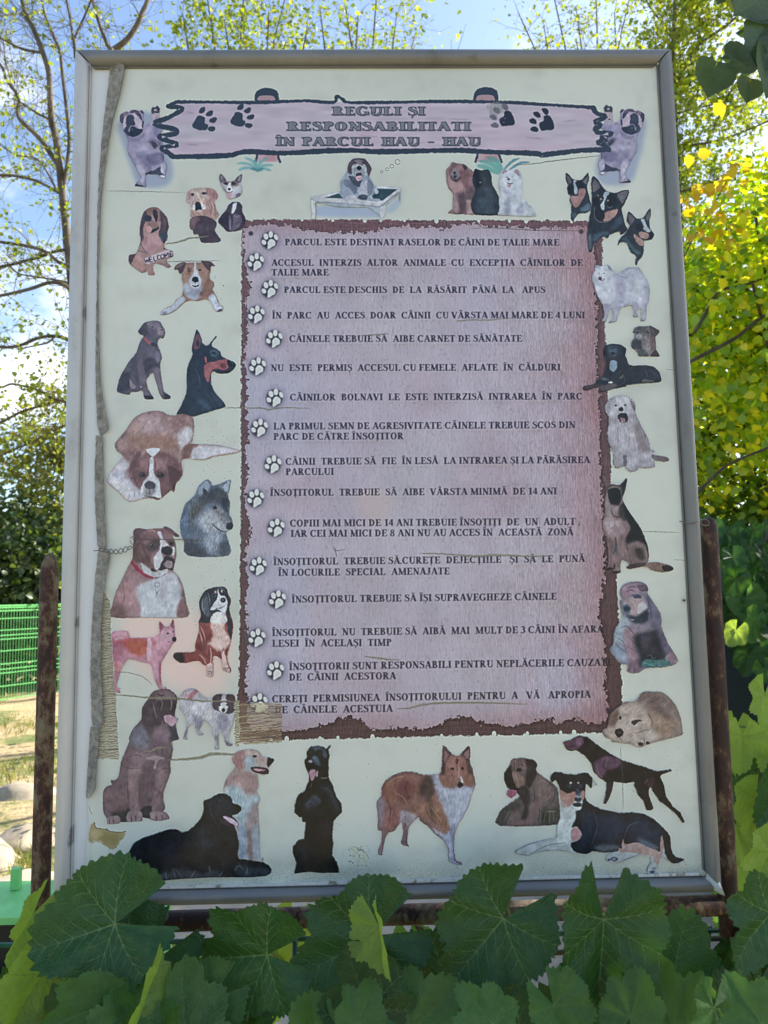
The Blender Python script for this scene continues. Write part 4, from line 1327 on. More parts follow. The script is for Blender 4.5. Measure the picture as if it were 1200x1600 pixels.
# ---------------------------------------------------------------- lettering: a bold serif alphabet from strokes
def arc(cx, cy, rx, ry, a0, a1, w0, w1, n=14):
    """crescent stroke; thick w0 where horizontal-facing, thin w1 at top and bottom. Contour in glyph units"""
    a = np.radians(np.linspace(a0, a1, n))
    wd = w1+(w0-w1)*np.abs(np.cos(a))**1.3
    return stroke_poly(np.stack([cx+rx*np.cos(a), cy+ry*np.sin(a)], 1), wd)
def rect(x0, y0, x1, y1): return np.array([(x0, y0), (x1, y0), (x1, y1), (x0, y1)], float)
def sline(x0, y0, x1, y1, wd): return stroke_poly(np.array([(x0, y0), (x1, y1)], float), wd)
def glyphs(T=0.20, H=0.075, SF=0.06, SX=0.085):
    """unit cap height, y up. T thick stem, H thin stroke, SF serif height, SX serif overhang"""
    G = {}
    def stem(x, y0=0, y1=1, top=True, bot=True):
        s = [rect(x, y0, x+T, y1)]
        if top: s.append(rect(x-SX, y1-SF, x+T+SX, y1))
        if bot: s.append(rect(x-SX, y0, x+T+SX, y0+SF))
        return s
    def foot(x, y=0, w_=0.30): return rect(x-w_/2, y, x+w_/2, y+SF)
    G['I'] = (0.40, stem(0.10))
    G['A'] = (0.76, [sline(0.36, 1.0, 0.12, 0.03, H), sline(0.36, 1.0, 0.62, 0.03, T*1.05), rect(0.2, 0.28, 0.52, 0.28+H), foot(0.12, 0, 0.24), foot(0.62, 0, 0.30)])
    G['V'] = (0.74, [sline(0.12, 0.97, 0.38, 0.0, T*1.05), sline(0.62, 0.97, 0.39, 0.0, H), foot(0.13, 1-SF, 0.30), foot(0.62, 1-SF, 0.24)])
    G['L'] = (0.68, stem(0.10)+[rect(0.2, 0, 0.62, H), np.array([(0.62, 0), (0.64, 0.28), (0.59, 0.28), (0.50, H), (0.5, 0)])])
    E_ = stem(0.10)+[rect(0.2, 1-H, 0.60, 1), np.array([(0.52, 1), (0.60, 1), (0.60, 0.74), (0.56, 0.74), (0.48, 1-H)]), rect(0.2, 0.48, 0.48, 0.48+H), rect(0.46, 0.36, 0.50, 0.66)]
    G['E'] = (0.68, E_+[rect(0.2, 0, 0.62, H), np.array([(0.62, 0), (0.64, 0.28), (0.59, 0.28), (0.50, H), (0.5, 0)])])
    G['F'] = (0.64, E_)
    G['T'] = (0.68, stem(0.24, top=False)+[rect(0.03, 1-H, 0.65, 1), rect(0.03, 0.74, 0.075, 1), rect(0.605, 0.74, 0.65, 1)])
    G['H'] = (0.80, stem(0.10)+stem(0.50)+[rect(0.2, 0.47, 0.55, 0.47+H)])
    G['N'] = (0.76, [rect(0.13, 0, 0.13+H, 1), foot(0.16, 0, 0.28), rect(0.58, 0, 0.58+H, 1), foot(0.61, 1-SF, 0.28), sline(0.16, 0.97, 0.60, 0.03, T), rect(0.02, 1-SF, 0.2, 1)])
    G['M'] = (0.96, [rect(0.12, 0, 0.12+H, 1), foot(0.15, 0, 0.26), sline(0.17, 0.97, 0.46, 0.05, T), sline(0.74, 0.97, 0.46, 0.05, H)]+stem(0.68, top=True)+[rect(0.02, 1-SF, 0.24, 1)])
    G['D'] = (0.76, stem(0.10)+[arc(0.26, 0.5, 0.33, 0.465, -90, 90, T, H), rect(0.2, 0, 0.3, H), rect(0.2, 1-H, 0.3, 1)])
    bowl = [arc(0.30, 0.745, 0.20, 0.22, -90, 90, T*0.95, H), rect(0.2, 1-H, 0.32, 1), rect(0.2, 0.49, 0.32, 0.49+H)]
    G['P'] = (0.64, stem(0.10)+bowl)
    G['R'] = (0.76, stem(0.10)+bowl+[sline(0.34, 0.52, 0.60, 0.04, T), foot(0.66, 0, 0.16)])
    G['B'] = (0.70, stem(0.10)+[arc(0.30, 0.76, 0.18, 0.205, -90, 90, T*0.95, H), rect(0.2, 1-H, 0.32, 1), rect(0.2, 0.50, 0.36, 0.50+H), arc(0.32, 0.275, 0.22, 0.24, -90, 90, T, H), rect(0.2, 0, 0.34, H)])
    G['C'] = (0.74, [arc(0.40, 0.5, 0.29, 0.475, 42, 318, T, H), rect(0.60, 0.70, 0.645, 1.0), sline(0.60, 0.8, 0.63, 0.76, 0.06)])
    G['G'] = (0.80, [arc(0.40, 0.5, 0.29, 0.475, 42, 300, T, H), rect(0.60, 0.70, 0.645, 1.0), rect(0.52, 0.05, 0.52+T, 0.42), rect(0.45, 0.38, 0.76, 0.43)])
    G['O'] = (0.78, [[np.stack([0.39+0.35*np.cos(a), 0.5+0.515*np.sin(a)], 1) for a in [np.linspace(0, 2*np.pi, 30, endpoint=False)]][0],
                     [np.stack([0.39+(0.35-T)*np.cos(a), 0.5+(0.515-H)*np.sin(a)], 1) for a in [np.linspace(0, 2*np.pi, 30, endpoint=False)]][0]])
    G['U'] = (0.76, stem(0.10, 0.3, 1, True, False)+[rect(0.58, 0.3, 0.58+H, 1), foot(0.615, 1-SF, 0.24), arc(0.405, 0.3, 0.21, 0.27, 180, 360, H*1.6, H*1.3)])
    G['J'] = (0.52, stem(0.22, 0.25, 1, True, False)+[arc(0.19, 0.2, 0.13, 0.19, -170, 0, H*1.5, H)])
    sp = np.array([(0.50, 0.78), (0.42, 0.93), (0.28, 0.965), (0.15, 0.88), (0.14, 0.72), (0.28, 0.58), (0.44, 0.46), (0.50, 0.28), (0.42, 0.09), (0.28, 0.035), (0.14, 0.09), (0.06, 0.26)])
    sw = np.array([.05, .06, .07, .12, .17, .20, .20, .17, .11, .07, .06, .05])*T/0.2
    G['S'] = (0.60, [stroke_poly(smooth(sp, 3, False), np.interp(np.linspace(0, 11, 34), range(12), sw)), rect(0.475, 0.70, 0.515, 1.0), rect(0.045, 0, 0.085, 0.32)])
    G['Z'] = (0.68, [rect(0.08, 1-H, 0.62, 1), rect(0.06, 0, 0.63, H), sline(0.54, 0.95, 0.14, 0.05, T), rect(0.08, 0.74, 0.12, 1), rect(0.59, 0, 0.63, 0.28)])
    G['X'] = (0.76, [sline(0.14, 0.97, 0.60, 0.03, T), sline(0.60, 0.97, 0.14, 0.03, H), foot(0.15, 1-SF, .28), foot(0.58, 1-SF, .24), foot(0.15, 0, .24), foot(0.6, 0, .28)])
    G['1'] = (0.52, [rect(0.20, 0, 0.20+T, 1), foot(0.30, 0, 0.38), sline(0.08, 0.84, 0.3, 0.97, 0.07)])
    G['4'] = (0.56, [rect(0.30, 0, 0.30+T*0.9, 1), rect(0.03, 0.24, 0.54, 0.36), sline(0.05, 0.32, 0.36, 0.97, 0.07)])
    G['3'] = (0.52, [arc(0.22, 0.75, 0.15, 0.215, -70, 150, T, H), arc(0.22, 0.28, 0.19, 0.245, -150, 85, T, H)])
    G['8'] = (0.56, [arc(0.27, 0.75, 0.15, 0.21, 0, 360, T*0.7, H), arc(0.27, 0.27, 0.18, 0.235, 0, 360, T*0.8, H)])
    G[','] = (0.26, [rect(0.05, 0, 0.19, 0.14), sline(0.15, 0.05, 0.08, -0.18, 0.06)])
    G['.'] = (0.20, [rect(0.04, 0, 0.18, 0.14)])
    G['-'] = (0.50, [rect(0.06, 0.36, 0.44, 0.36+0.13)])
    def brv(c): return [arc(c, 1.28, 0.15, 0.14, 190, 350, 0.07, 0.10)]
    def crc(c): return [sline(c-0.16, 1.09, c, 1.27, 0.09), sline(c+0.16, 1.09, c, 1.27, 0.09)]
    def ced(c): return [rect(c-0.05, -0.16, c+0.06, -0.05), sline(c+0.04, -0.12, c-0.06, -0.30, 0.06)]
    for ch, base, f in (('Ă', 'A', brv), ('Â', 'A', crc), ('Î', 'I', crc), ('Ş', 'S', ced), ('Ţ', 'T', ced)):
        w_, s = G[base]; c = {'A': 0.37, 'I': 0.20, 'S': 0.29, 'T': 0.34}[base]
        G[ch] = (w_, s+f(c))
    return G
GL = glyphs()
GW = glyphs(T=0.27, H=0.15, SF=0.15, SX=0.10)
def text_line(txt, x0, x1, yl, yr, cap, col, G=GL, space=0.30, ink=0.92, cut=True, name='text_line', shadow=None, label=None):
    """lettering on the sheet between photo x0 and x1, baseline from yl to yr"""
    adv = sum((space if c == ' ' else G[c][0]) for c in txt)
    k = (x1-x0)/adv
    x = x0
    def m(p, ox, dx=0, dy=0):
        px = ox+p[:, 0]*k+dx
        return canv(np.stack([px, yl+(yr-yl)*(px-x0)/(x1-x0)-p[:, 1]*cap+dy], 1))
    for c in txt:
        if c == ' ': x += space*k; continue
        w_, shp = G[c]
        groups = [[shp[0], shp[1]]] if c == 'O' else [[s] for s in shp]
        if shadow is not None:
            for g in groups:
                X, Y, M = fill([m(p, x, 0.9, 0.9) for p in g]); put(X, Y, blur(M, 0.6)*0.9, shadow)
        tot = None
        al = np.concatenate([m(p, x) for g in groups for p in g])
        bx0, by0 = int(al[:, 0].min())-4, int(al[:, 1].min())-4
        M0 = np.zeros((int(al[:, 1].max())-by0+5, int(al[:, 0].max())-bx0+5), np.float32)
        for g in groups:
            X, Y, M = fill([m(p, x) for p in g])
            v = M0[Y-by0:Y-by0+M.shape[0], X-bx0:X-bx0+M.shape[1]]
            np.maximum(v, M, out=v)
        M0 = blur(M0, 0.6)
        h, w2 = M0.shape
        put(bx0, by0, M0*ink*np.clip(1-0.10*np.abs(NB[by0:by0+h, bx0:bx0+w2]), 0, 1), col)
        if shadow is not None:
            e = blur(M0, 1.2); e = np.clip((e-0.86)*7, 0, 1)
            put(bx0, by0, e*0.8, hexc('8a8992'))
        x += w_*k
    if cut:
        CUTS.append((name, label, sheet([(x0-3, yl-cap*1.45), (x1+3, yr-cap*1.45), (x1+3, yr+cap*0.4), (x0-3, yl+cap*0.4)])))

# ---------------------------------------------------------------- paint the sheet
yy = np.linspace(0, 1, CH, dtype=np.float32)[:, None]; xx = np.linspace(0, 1, CW, dtype=np.float32)[None]
canvas[:] = hexc('cdd1c8')
canvas += (noise2(CH, CW, 400, 400, 11)*0.008)[..., None]
dirt = blur(np.clip(noise2(CH, CW, 60, 90, 12)*0.5+noise2(CH, CW, 17, 17, 13)*0.3, 0, 2), 9)
canvas *= (1-0.035*dirt)[..., None]
# dust gathered along the lower edge and the right rail
low = np.clip((yy-0.93)/0.05, 0, 1)**1.5
canvas *= (1-0.13*low*(0.8+0.25*noise2(CH, CW, 3, 3, 14)*0.5+0.3*noise2(CH, CW, 30, 60, 15)))[..., None]
canvas += (np.array([0.01, 0.006, -0.02], np.float32))*low[..., None]
# specks
sp = np.random.RandomState(21)
def speck(x, y, r, col, al):
    a = np.linspace(0, 2*np.pi, 7, endpoint=False)+sp.rand()*3
    X, Y, M = fill([np.stack([x+r*np.cos(a)*(0.6+0.7*sp.rand()), y+r*np.sin(a)*(0.6+0.7*sp.rand())], 1)])
    put(X, Y, M*al, hexc(col))
def specks(n, x0, y0, x1, y1, r=(0.6, 1.6), al=0.5, col='5b5f5c'):
    p = canv([(x0, y0), (x1, y1)])
    for _ in range(n):
        speck(p[0, 0]+(p[1, 0]-p[0, 0])*sp.rand(), p[0, 1]+(p[1, 1]-p[0, 1])*sp.rand(), r[0]+(r[1]-r[0])*sp.rand()**3, col, al*(0.4+0.6*sp.rand()))
def poly(col, pts, feather=1, al=1.0, sm=True, wp=0.0):
    ph = canv(nums(pts) if isinstance(pts, str) else pts)
    if sm: ph = smooth(ph, 4)
    X, Y, M = fill([ph], pad=int(feather*3)+6)
    put(X, Y, warp(X, Y, blur(M, feather), wp)*al, hexc(col))
def line(col, pts, wd, al=1.0, b=1, taper=True, wp=0.6):
    q = smooth(canv(nums(pts)), 5, closed=False)
    t = np.linspace(0, 1, len(q)); ww = wd*PXM*((0.15+0.85*np.sin(np.pi*t)**0.6) if taper else np.ones(len(q)))
    X, Y, M = fill([stroke_poly(q, ww)], pad=4)
    put(X, Y, warp(X, Y, blur(M, b), wp)*al, hexc(col))

# pink reflected light painted into the sheet round the spitz
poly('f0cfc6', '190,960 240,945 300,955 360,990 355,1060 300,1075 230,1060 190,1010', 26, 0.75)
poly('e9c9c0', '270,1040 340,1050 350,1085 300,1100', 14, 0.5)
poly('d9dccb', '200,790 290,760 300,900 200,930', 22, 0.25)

def paint_dog(name, label, org, spec, tf, cut):
    if tf is not None:
        out = []
        for ln in spec.strip().split('\n'):
            hd_, _, body = ln.partition(':')
            if body:
                if hd_[0] == 'E':
                    v = [float(q) for q in body.replace(',', ' ').split()]
                    p = tf(np.array([[v[0], v[1]]]))[0]; body = '%f,%f %f %f' % (p[0], p[1], v[2], v[3])
                else: body = ' '.join('%f,%f' % tuple(p) for p in tf(nums(body)))
                ln = hd_+':'+body
            out.append(ln)
        spec = '\n'.join(out)
    pic(name, label, org, spec, cut)
poly('7483b4', '183,195 188,215 200,250 210,280 222,292 260,290 270,262 250,200 240,178 205,175', 7, 0.5)
poly('7483b4', '930,262 942,288 985,285 1000,245 1008,205 1005,185 965,190 940,235', 7, 0.5)
for dg in DOGS[:2]: paint_dog(*dg)

# heading plank
DK = '333f4f'
for bx in ((398, 435, 137, 160, 400, 437), (740, 778, 136, 160, 744, 783)):
    x0, x1, y0, y1, q0, q1 = bx
    poly(DK, f'{x0},{y0+12} {x0+6},{y0+3} {(x0+x1)/2},{y0} {x1-5},{y0+3} {x1},{y0+11} {x1-3},{y1} {x0+3},{y1}', 1, 1, True, 0.5)
    poly('a98d94', f'{x0+6},{y0+14} {(x0+x1)/2},{y0+12} {x1-7},{y0+14} {x1-7},{y1} {x0+6},{y1}', 1, 1)
    poly('c0a2aa', f'{q0+4},240 {q1-4},240 {q1-1},253 {q0-2},253', 1, 1, False)
    poly('b07f86', f'{q0+14},243 {q1-8},242 {q1-6},250 {q0+14},251', 3, 0.6)
    line(DK, f'{q0+2},239 {q0+1},246 {q0-2},254', 4, 1, 1, False)
    line(DK, f'{q1-4},239 {q1-2},246 {q1+1},254', 4, 1, 1, False)
plank = '288,160 396,160 477,158 520,160 600,160 692,159 785,160 847,163 927,168 930,176 943,184 931,190 938,195 931,201 936,207 953,209 938,215 945,219 935,222 947,228 950,234 908,236 847,240 760,237 705,235 600,237 532,235 446,239 384,237 353,243 270,244 256,231 276,226 250,213 273,202 243,194 284,171 263,166'
pp = canv(nums(plank))
X, Y, M = fill([pp]); put(X, Y, blur(M, 1), hexc('bdb0bf'))
h, w_ = M.shape
g = noise2(CH, CW, 12, 60, 31)[Y:Y+h, X:X+w_]; g2 = noise2(CH, CW, 70, 160, 32)[Y:Y+h, X:X+w_]
canvas[Y:Y+h, X:X+w_] += (M*g*0.013)[..., None]*np.array([1, 1, .9]) + (M*g2*0.006)[..., None]*np.array([1, -.4, .2])
for q in ('292,175 303,177', '290,225 310,227', '480,190 500,192', '560,212 590,214', '690,215 740,214', '700,186 735,187', '820,215 850,217', '880,190 900,188', '640,172 660,173'):
    line('8f7f92', q, 3, 0.5, 2)
CUTS.append(('heading_plank', 'pinkish printed plank with ragged ends and a dark outline', sheet(nums(plank))))
ol = nums('263,166 272,161 288,159 396,160 477,157.5 520,160 526,151 534,154 545,160 600,160 692,158.5 785,159.5 847,163 927,168')
for seg in (ol, nums('948,234 908,235 847,242 840,240 760,237 705,235 600,237 532,235 446,239 384,237 353,243 270,245'),
            nums('927,168 931,176 945,183 930,190 938,195 930,201 934,207 955,209 939,215 946,219 934,222 945,228 951,235'),
            nums('270,245 262,238 253,231 276,226 262,220 249,213 273,209 273,202 241,194 262,184 284,171 274,167 263,166')):
    zw = 12 if len(seg) in (8, 14) or seg is ol else 17
    q = smooth(canv(seg), 5, closed=False)
    X, Y, M = fill([stroke_poly(q, zw+1.6*np.sin(np.arange(len(q))*0.9))], pad=4)
    put(X, Y, blur(warp(X, Y, M, 0.8), 1), hexc(DK))
    for v in q[::6]:
        a = np.linspace(0, 6.28, 12); X, Y, M = fill([v+zw*0.5*np.stack([np.cos(a), np.sin(a)], 1)]); put(X, Y, M, hexc(DK))
def paw_dark(cx, cy, s, ang, col, fade=1.0):
    ca, sa = math.cos(R(ang)), math.sin(R(ang))
    def tr(p): p = np.asarray(p, float)*s; return np.stack([cx+p[:, 0]*ca-p[:, 1]*sa, cy+p[:, 0]*sa+p[:, 1]*ca], 1)
    poly(col, tr([(-9, -7), (-3, -10), (3, -6), (9, -9), (14, -3), (11, 5), (3, 13), (-3, 13), (-8, 5), (-12, -1)]), 1, 1, True, 0.5)
    for (tx, ty, r) in ((-16, -12, 20), (-6, -20, 5), (6, -20, -5), (17, -11, -25)):
        a = np.linspace(0, 2*np.pi, 12, endpoint=False); e = np.stack([4.2*np.cos(a), 6.2*np.sin(a)*(1-0.25*np.cos(a))], 1)
        rr = R(r); e = e @ np.array([[math.cos(rr), -math.sin(rr)], [math.sin(rr), math.cos(rr)]])
        poly(col, tr(e+[tx, ty]), 1, fade, True, 0.5)
paw_dark(313, 192, 0.98, 62, DK); paw_dark(372, 186, 0.95, 65, DK)
paw_dark(791, 187, 1.0, -62, '252c3c', 0.55); paw_dark(853, 194, 1.0, -60, '252c3c')
poly('6c7270', '765,163 783,158 787,170 778,180 768,186 764,176', 2, 0.4, True, 3)
specks(90, 762, 155, 790, 195, (0.8, 2.4), 0.55, 'b7b8b4')
TG = '6fa7ac'
for q in ('402,264 395,252 382,246', '402,264 388,256 369,255', '402,264 384,262 372,266', '402,264 408,252 420,246', '402,264 412,258 427,258', '402,264 412,263 424,267', '402,266 400,256 398,248'):
    line(TG, q, 5, 0.8, 2)
line('3f7c80', '392,262 403,266 412,262', 5, 0.8, 2)
for q in ('782,270 768,256 748,251', '786,270 776,252 760,245', '780,272 760,262 745,258'): line('4f9a92', q, 9, 0.7, 2)
line('5a8a9c', '786,266 800,252 812,247', 4.5, 0.9, 1); line('5a8a9c', '794,266 812,255 828,253', 4.5, 0.9, 1)
GC = hexc('3a414c')
text_line('REGULI ŞI', 518, 663, 180.5, 180.5, 13.5, GC, GW, 0.42, 0.95, True, 'heading_line', hexc('6a6a74'))
text_line('RESPONSABILITATI', 447, 734, 204.5, 204.5, 14, GC, GW, 0.4, 0.95, True, 'heading_line', hexc('6a6a74'))
text_line('ÎN PARCUL HAU - HAU', 430, 751, 228, 228, 13.5, GC, GW, 0.42, 0.95, True, 'heading_line', hexc('6a6a74'))

# parchment with the rules
outer = [(383, 343), (450, 343), (560, 343), (700, 344), (820, 344), (941, 345), (941, 420), (945, 500), (948, 600), (953, 700), (956, 800), (963, 900), (968, 1000), (972, 1100), (973, 1143),
         (900, 1146), (800, 1148), (700, 1150), (600, 1152), (500, 1154), (420, 1157), (369, 1158), (373, 1050), (375, 900), (376, 800), (377, 600), (377, 450), (378, 352)]
oc = canv(outer)
X, Y, M = fill([oc], pad=10)
M = warp(X, Y, blur(M, 1), 2.0)
for i, (nx, ny) in enumerate([(450, 343), (472, 343), (520, 344), (570, 344), (595, 344), (632, 344), (682, 345), (748, 345), (796, 345), (822, 345), (893, 346),
                              (424, 1157), (448, 1155), (500, 1154), (528, 1153), (582, 1152), (690, 1150), (745, 1148), (772, 1147), (824, 1146), (876, 1145), (897, 1145)]):
    c = canv([(nx, ny)])[0]; a = np.linspace(0, 6.28, 9); r = 6.5 if i % 3 else 9
    x_, y_, m_ = fill([c+r*np.stack([0.8*np.cos(a), 1.1*np.sin(a)], 1)])
    v = M[y_-Y:y_-Y+m_.shape[0], x_-X:x_-X+m_.shape[1]]; v *= 1-m_[:v.shape[0], :v.shape[1]]
h, w_ = M.shape
fib = (noise2(CH, CW, 26, 2.2, 41)*0.5+noise2(CH, CW, 9, 2.2, 42)*0.6)[Y:Y+h, X:X+w_]
hor = (noise2(CH, CW, 2.2, 40, 43))[Y:Y+h, X:X+w_]
dark = hexc('684c50')[None, None]*(1+0.07*fib+0.06*hor*np.clip(1.2-np.abs(np.linspace(-1, 1, w_))[None]*1.0, 0, 1))[..., None]*np.linspace(1.08, 0.8, h)[:, None, None]
c = canvas[Y:Y+h, X:X+w_]; c += (dark-c)*M[..., None]
CUTS.append(('rules_parchment', 'mauve printed parchment with torn brown edges carrying the park rules', sheet(outer)))
inn = nums('380,356 395,353 420,350 445,352 470,358 500,362 540,363 570,364 600,357 625,353 650,355 670,354 690,358 705,352 740,350 765,355 800,352 830,357 860,355 880,357 905,352 925,356 928,380 932,420 930,470 934,520 931,560 935,600 937,680 938,760 942,820 944,900 938,930 934,960 942,1000 948,1040 944,1075 952,1110 944,1128 920,1130 900,1120 880,1125 872,1132 860,1122 830,1128 800,1134 770,1130 745,1128 735,1118 715,1118 700,1125 680,1136 650,1138 620,1138 580,1140 572,1128 550,1120 530,1122 510,1132 480,1138 450,1142 430,1138 410,1140 388,1138 386,1100 384,1060 388,1000 384,950 386,900 383,860 392,840 386,800 382,760 388,740 384,700 390,680 384,650 386,610 382,560 388,520 384,470 392,450 384,420 380,390')
X2, Y2, M2 = fill([canv(inn)], pad=10)
M2 = warp(X2, Y2, blur(M2, 1), 5.0)
h2, w2 = M2.shape
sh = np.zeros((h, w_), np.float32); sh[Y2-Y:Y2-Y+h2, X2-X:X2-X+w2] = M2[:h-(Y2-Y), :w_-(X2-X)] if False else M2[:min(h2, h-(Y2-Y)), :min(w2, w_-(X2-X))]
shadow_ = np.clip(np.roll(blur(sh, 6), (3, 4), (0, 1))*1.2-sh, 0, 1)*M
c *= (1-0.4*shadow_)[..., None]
u = np.linspace(0, 1, w_, dtype=np.float32)[None]; v = np.linspace(0, 1, h, dtype=np.float32)[:, None]
lf = noise2(CH, CW, 300, 220, 44)[Y:Y+h, X:X+w_]; lf2 = noise2(CH, CW, 150, 190, 45)[Y:Y+h, X:X+w_]; lf3 = noise2(CH, CW, 60, 60, 46)[Y:Y+h, X:X+w_]
base = np.zeros((h, w_, 3), np.float32)
base[:] = hexc('b9adbc')
pk = np.clip(((u-0.46)*1.95)**4*1.0*(u > 0.46)+np.clip(1-v*22, 0, 1)*0.7+np.clip((v-0.93)*12, 0, 1)*0.8+np.clip(lf2*0.10, 0, 0.2)+np.clip(0.05-u, 0, 1)*9, 0, 1)
pk = np.clip(pk, 0, 1)[..., None]
base += (hexc('987276')-base)*pk*0.85
bl = np.clip(lf*0.35, 0, 0.6)[..., None]*(1-pk)
base += (hexc('b0b2c6')-base)*bl
gr = np.clip(-lf*0.3, 0, 0.5)[..., None]*(1-pk)
base += (hexc('b9b4bc')-base)*gr
base *= (1+(0.020+0.05*np.clip((u-0.6)*2.2, 0, 1))*fib+0.012*lf3)[..., None]
base *= (1-0.06*np.clip(noise2(CH, CW, 8, 5, 47)[Y:Y+h, X:X+w_]-1.1, 0, 1))[..., None]
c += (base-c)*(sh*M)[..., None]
for q in ((392, 365), (388, 1100), (950, 1109), (908, 362)):
    X3, Y3, M3 = fill([canv([q])[0]+8*np.stack([np.cos(np.arange(9)*0.7), np.sin(np.arange(9)*0.7)], 1)]); put(X3, Y3, blur(M3, 2)*0.85, hexc('2d2330'))
poly('c9b2ae', '560,770 600,765 612,790 600,815 565,812 556,790', 12, 0.5)  # peach reflection painted into the parchment

INK = hexc('1e1b2e')
LINES = '''PARCUL ESTE DESTINAT RASELOR DE CÂINI DE TALIE MARE|444.8|874|383.4|384
ACCESUL  INTERZIS  ALTOR  ANIMALE  CU  EXCEPŢIA  CÂINILOR  DE|424|910.7|415.6|415.6
TALIE MARE|424|514|430.8|430.8
PARCUL ESTE DESCHIS  DE  LA  RĂSĂRIT  PÂNĂ  LA   APUS|443.5|852|458|458
ÎN  PARC  AU  ACCES  DOAR  CÂINII  CU VÂRSTA MAI MARE DE 4 LUNI|425|914|498|497.5
CÂINELE TREBUIE SĂ  AIBE CARNET DE SĂNĂTATE|452|816|534.5|534
NU  ESTE  PERMIŞ  ACCESUL CU FEMELE  AFLATE  ÎN  CĂLDURI|423|876|580|579
CÂINILOR  BOLNAVI  LE  ESTE  INTERZISĂ  INTRAREA  ÎN  PARC|453|910|626|624.3
LA PRIMUL SEMN DE AGRESIVITATE CÂINELE TREBUIE SCOS DIN|427|899|671.3|669
PARC DE CĂTRE ÎNSOŢITOR|427|631|687.5|686.5
CÂINII  TREBUIE SĂ  FIE  ÎN LESĂ  LA INTRAREA ŞI LA PĂRĂSIREA|446|922|726.4|723.6
PARCULUI|446|522|742.5|742
ÎNSOŢITORUL  TREBUIE  SĂ  AIBE  VÂRSTA MINIMĂ  DE 14 ANI|422|870|775|772.5
COPIII MAI MICI DE 14 ANI TREBUIE ÎNSOŢIŢI  DE  UN  ADULT ,|453|907|822.8|820
IAR CEI MAI MICI DE 8 ANI NU AU ACCES ÎN  ACEASTĂ  ZONĂ|454|896|839|836.3
ÎNSOŢITORUL  TREBUIE SĂ.CUREŢE  DEJECŢIILE   ŞI  SĂ  LE  PUNĂ|427|914|883|878
ÎN LOCURILE  SPECIAL  AMENAJATE|434.5|703|900|897.5
ÎNSOŢITORUL TREBUIE SĂ ÎŞI SUPRAVEGHEZE CÂINELE|455.5|870|941.7|937
ÎNSOŢITORUL  NU  TREBUIE SĂ  AIBĂ  MAI  MULT DE 3 CÂINI ÎN AFARA|425|943|993.8|988
LESEI  ÎN  ACELAŞI  TIMP|425|612|1010.7|1009
ÎNSOŢITORII SUNT RESPONSABILI PENTRU NEPLĂCERILE CAUZATE|451.5|958|1047|1039.8
DE  CÂINII  ACESTORA|451.5|619|1063.5|1061
CEREŢI  PERMISIUNEA  ÎNSOŢITORULUI  PENTRU  A   VĂ   APROPIA|425|923|1097.5|1090
DE  CÂINELE  ACESTUIA|429|614|1114.5|1112'''
for i, ln in enumerate(LINES.split('\n')):
    t, a, b, c0, c1 = ln.split('|')
    text_line(t, float(a), float(b), float(c0), float(c1), 10.0+1.1*i/23, INK, name='rule_line', label='dark printed line that begins %s' % ' '.join(t.split()[:3]))
def paw_white(cx, cy, s):
    a = np.linspace(0, 2*np.pi, 16, endpoint=False)
    def el(ex, ey, rx, ry, r): 
        rr = R(r); e = np.stack([rx*np.cos(a), ry*np.sin(a)], 1) @ np.array([[math.cos(rr), math.sin(rr)], [-math.sin(rr), math.cos(rr)]])
        return np.stack([cx+s*(ex+e[:, 0]), cy+s*(ey+e[:, 1])], 1)
    poly('7d738f', el(0, 0, 16.5, 17, 0), 8, 0.45)
    poly('30303f', el(-1, 0, 12.5, 13.5, 20), 3, 0.92)
    for e in (el(-9.5, 3, 3.4, 4.2, -35), el(-6.3, -6, 3.8, 5, -15), el(1.2, -9.3, 3.6, 5.2, 0), el(9.3, -4.8, 3.0, 4.8, -25)): poly('d8d9d8', e, 0.6, 1)
    poly('d8d9d8', np.array([(0, -2), (5, -1), (8, 3), (7, 8), (3, 10), (-1, 13), (-4.5, 13), (-4, 8), (-4, 3)])*s+[cx+0.5, cy], 0.6, 1)
    CUTS.append(('paw_print', None, sheet(el(0, 0, 14.5, 15.5, 0))))
for i, (cx, cy) in enumerate([(422, 376), (400, 410), (422, 452), (401, 492), (429, 530), (403, 573), (430, 622), (406, 669), (427, 726), (400, 779), (432, 825), (404, 885), (434, 937), (402, 997), (431, 1048), (405, 1098)]):
    paw_white(cx, cy, 1.0+0.05*i/15)

poly('a2b1cc', '488,331 500,322 525,321 590,325 600,331 597,339 550,339 500,338', 5, 0.85)
poly('a2b1cc', '604,330 608,321 620,311 626,310 624,322 612,332', 4, 0.7)
for (name, label, org, spec, tf, cut) in DOGS[2:]:
    if label == 'small outlined thought bubble':
        q = nums(spec.partition(':')[2])/org[2]+[org[0], org[1]]
        r_ = canv(q); X, Y, M = fill([stroke_poly(np.concatenate([r_, r_[1:2]]), 1.8)]); put(X, Y, M*0.9, hexc('3a4048'))
        continue
    paint_dog(name, label, org, spec, tf, cut)

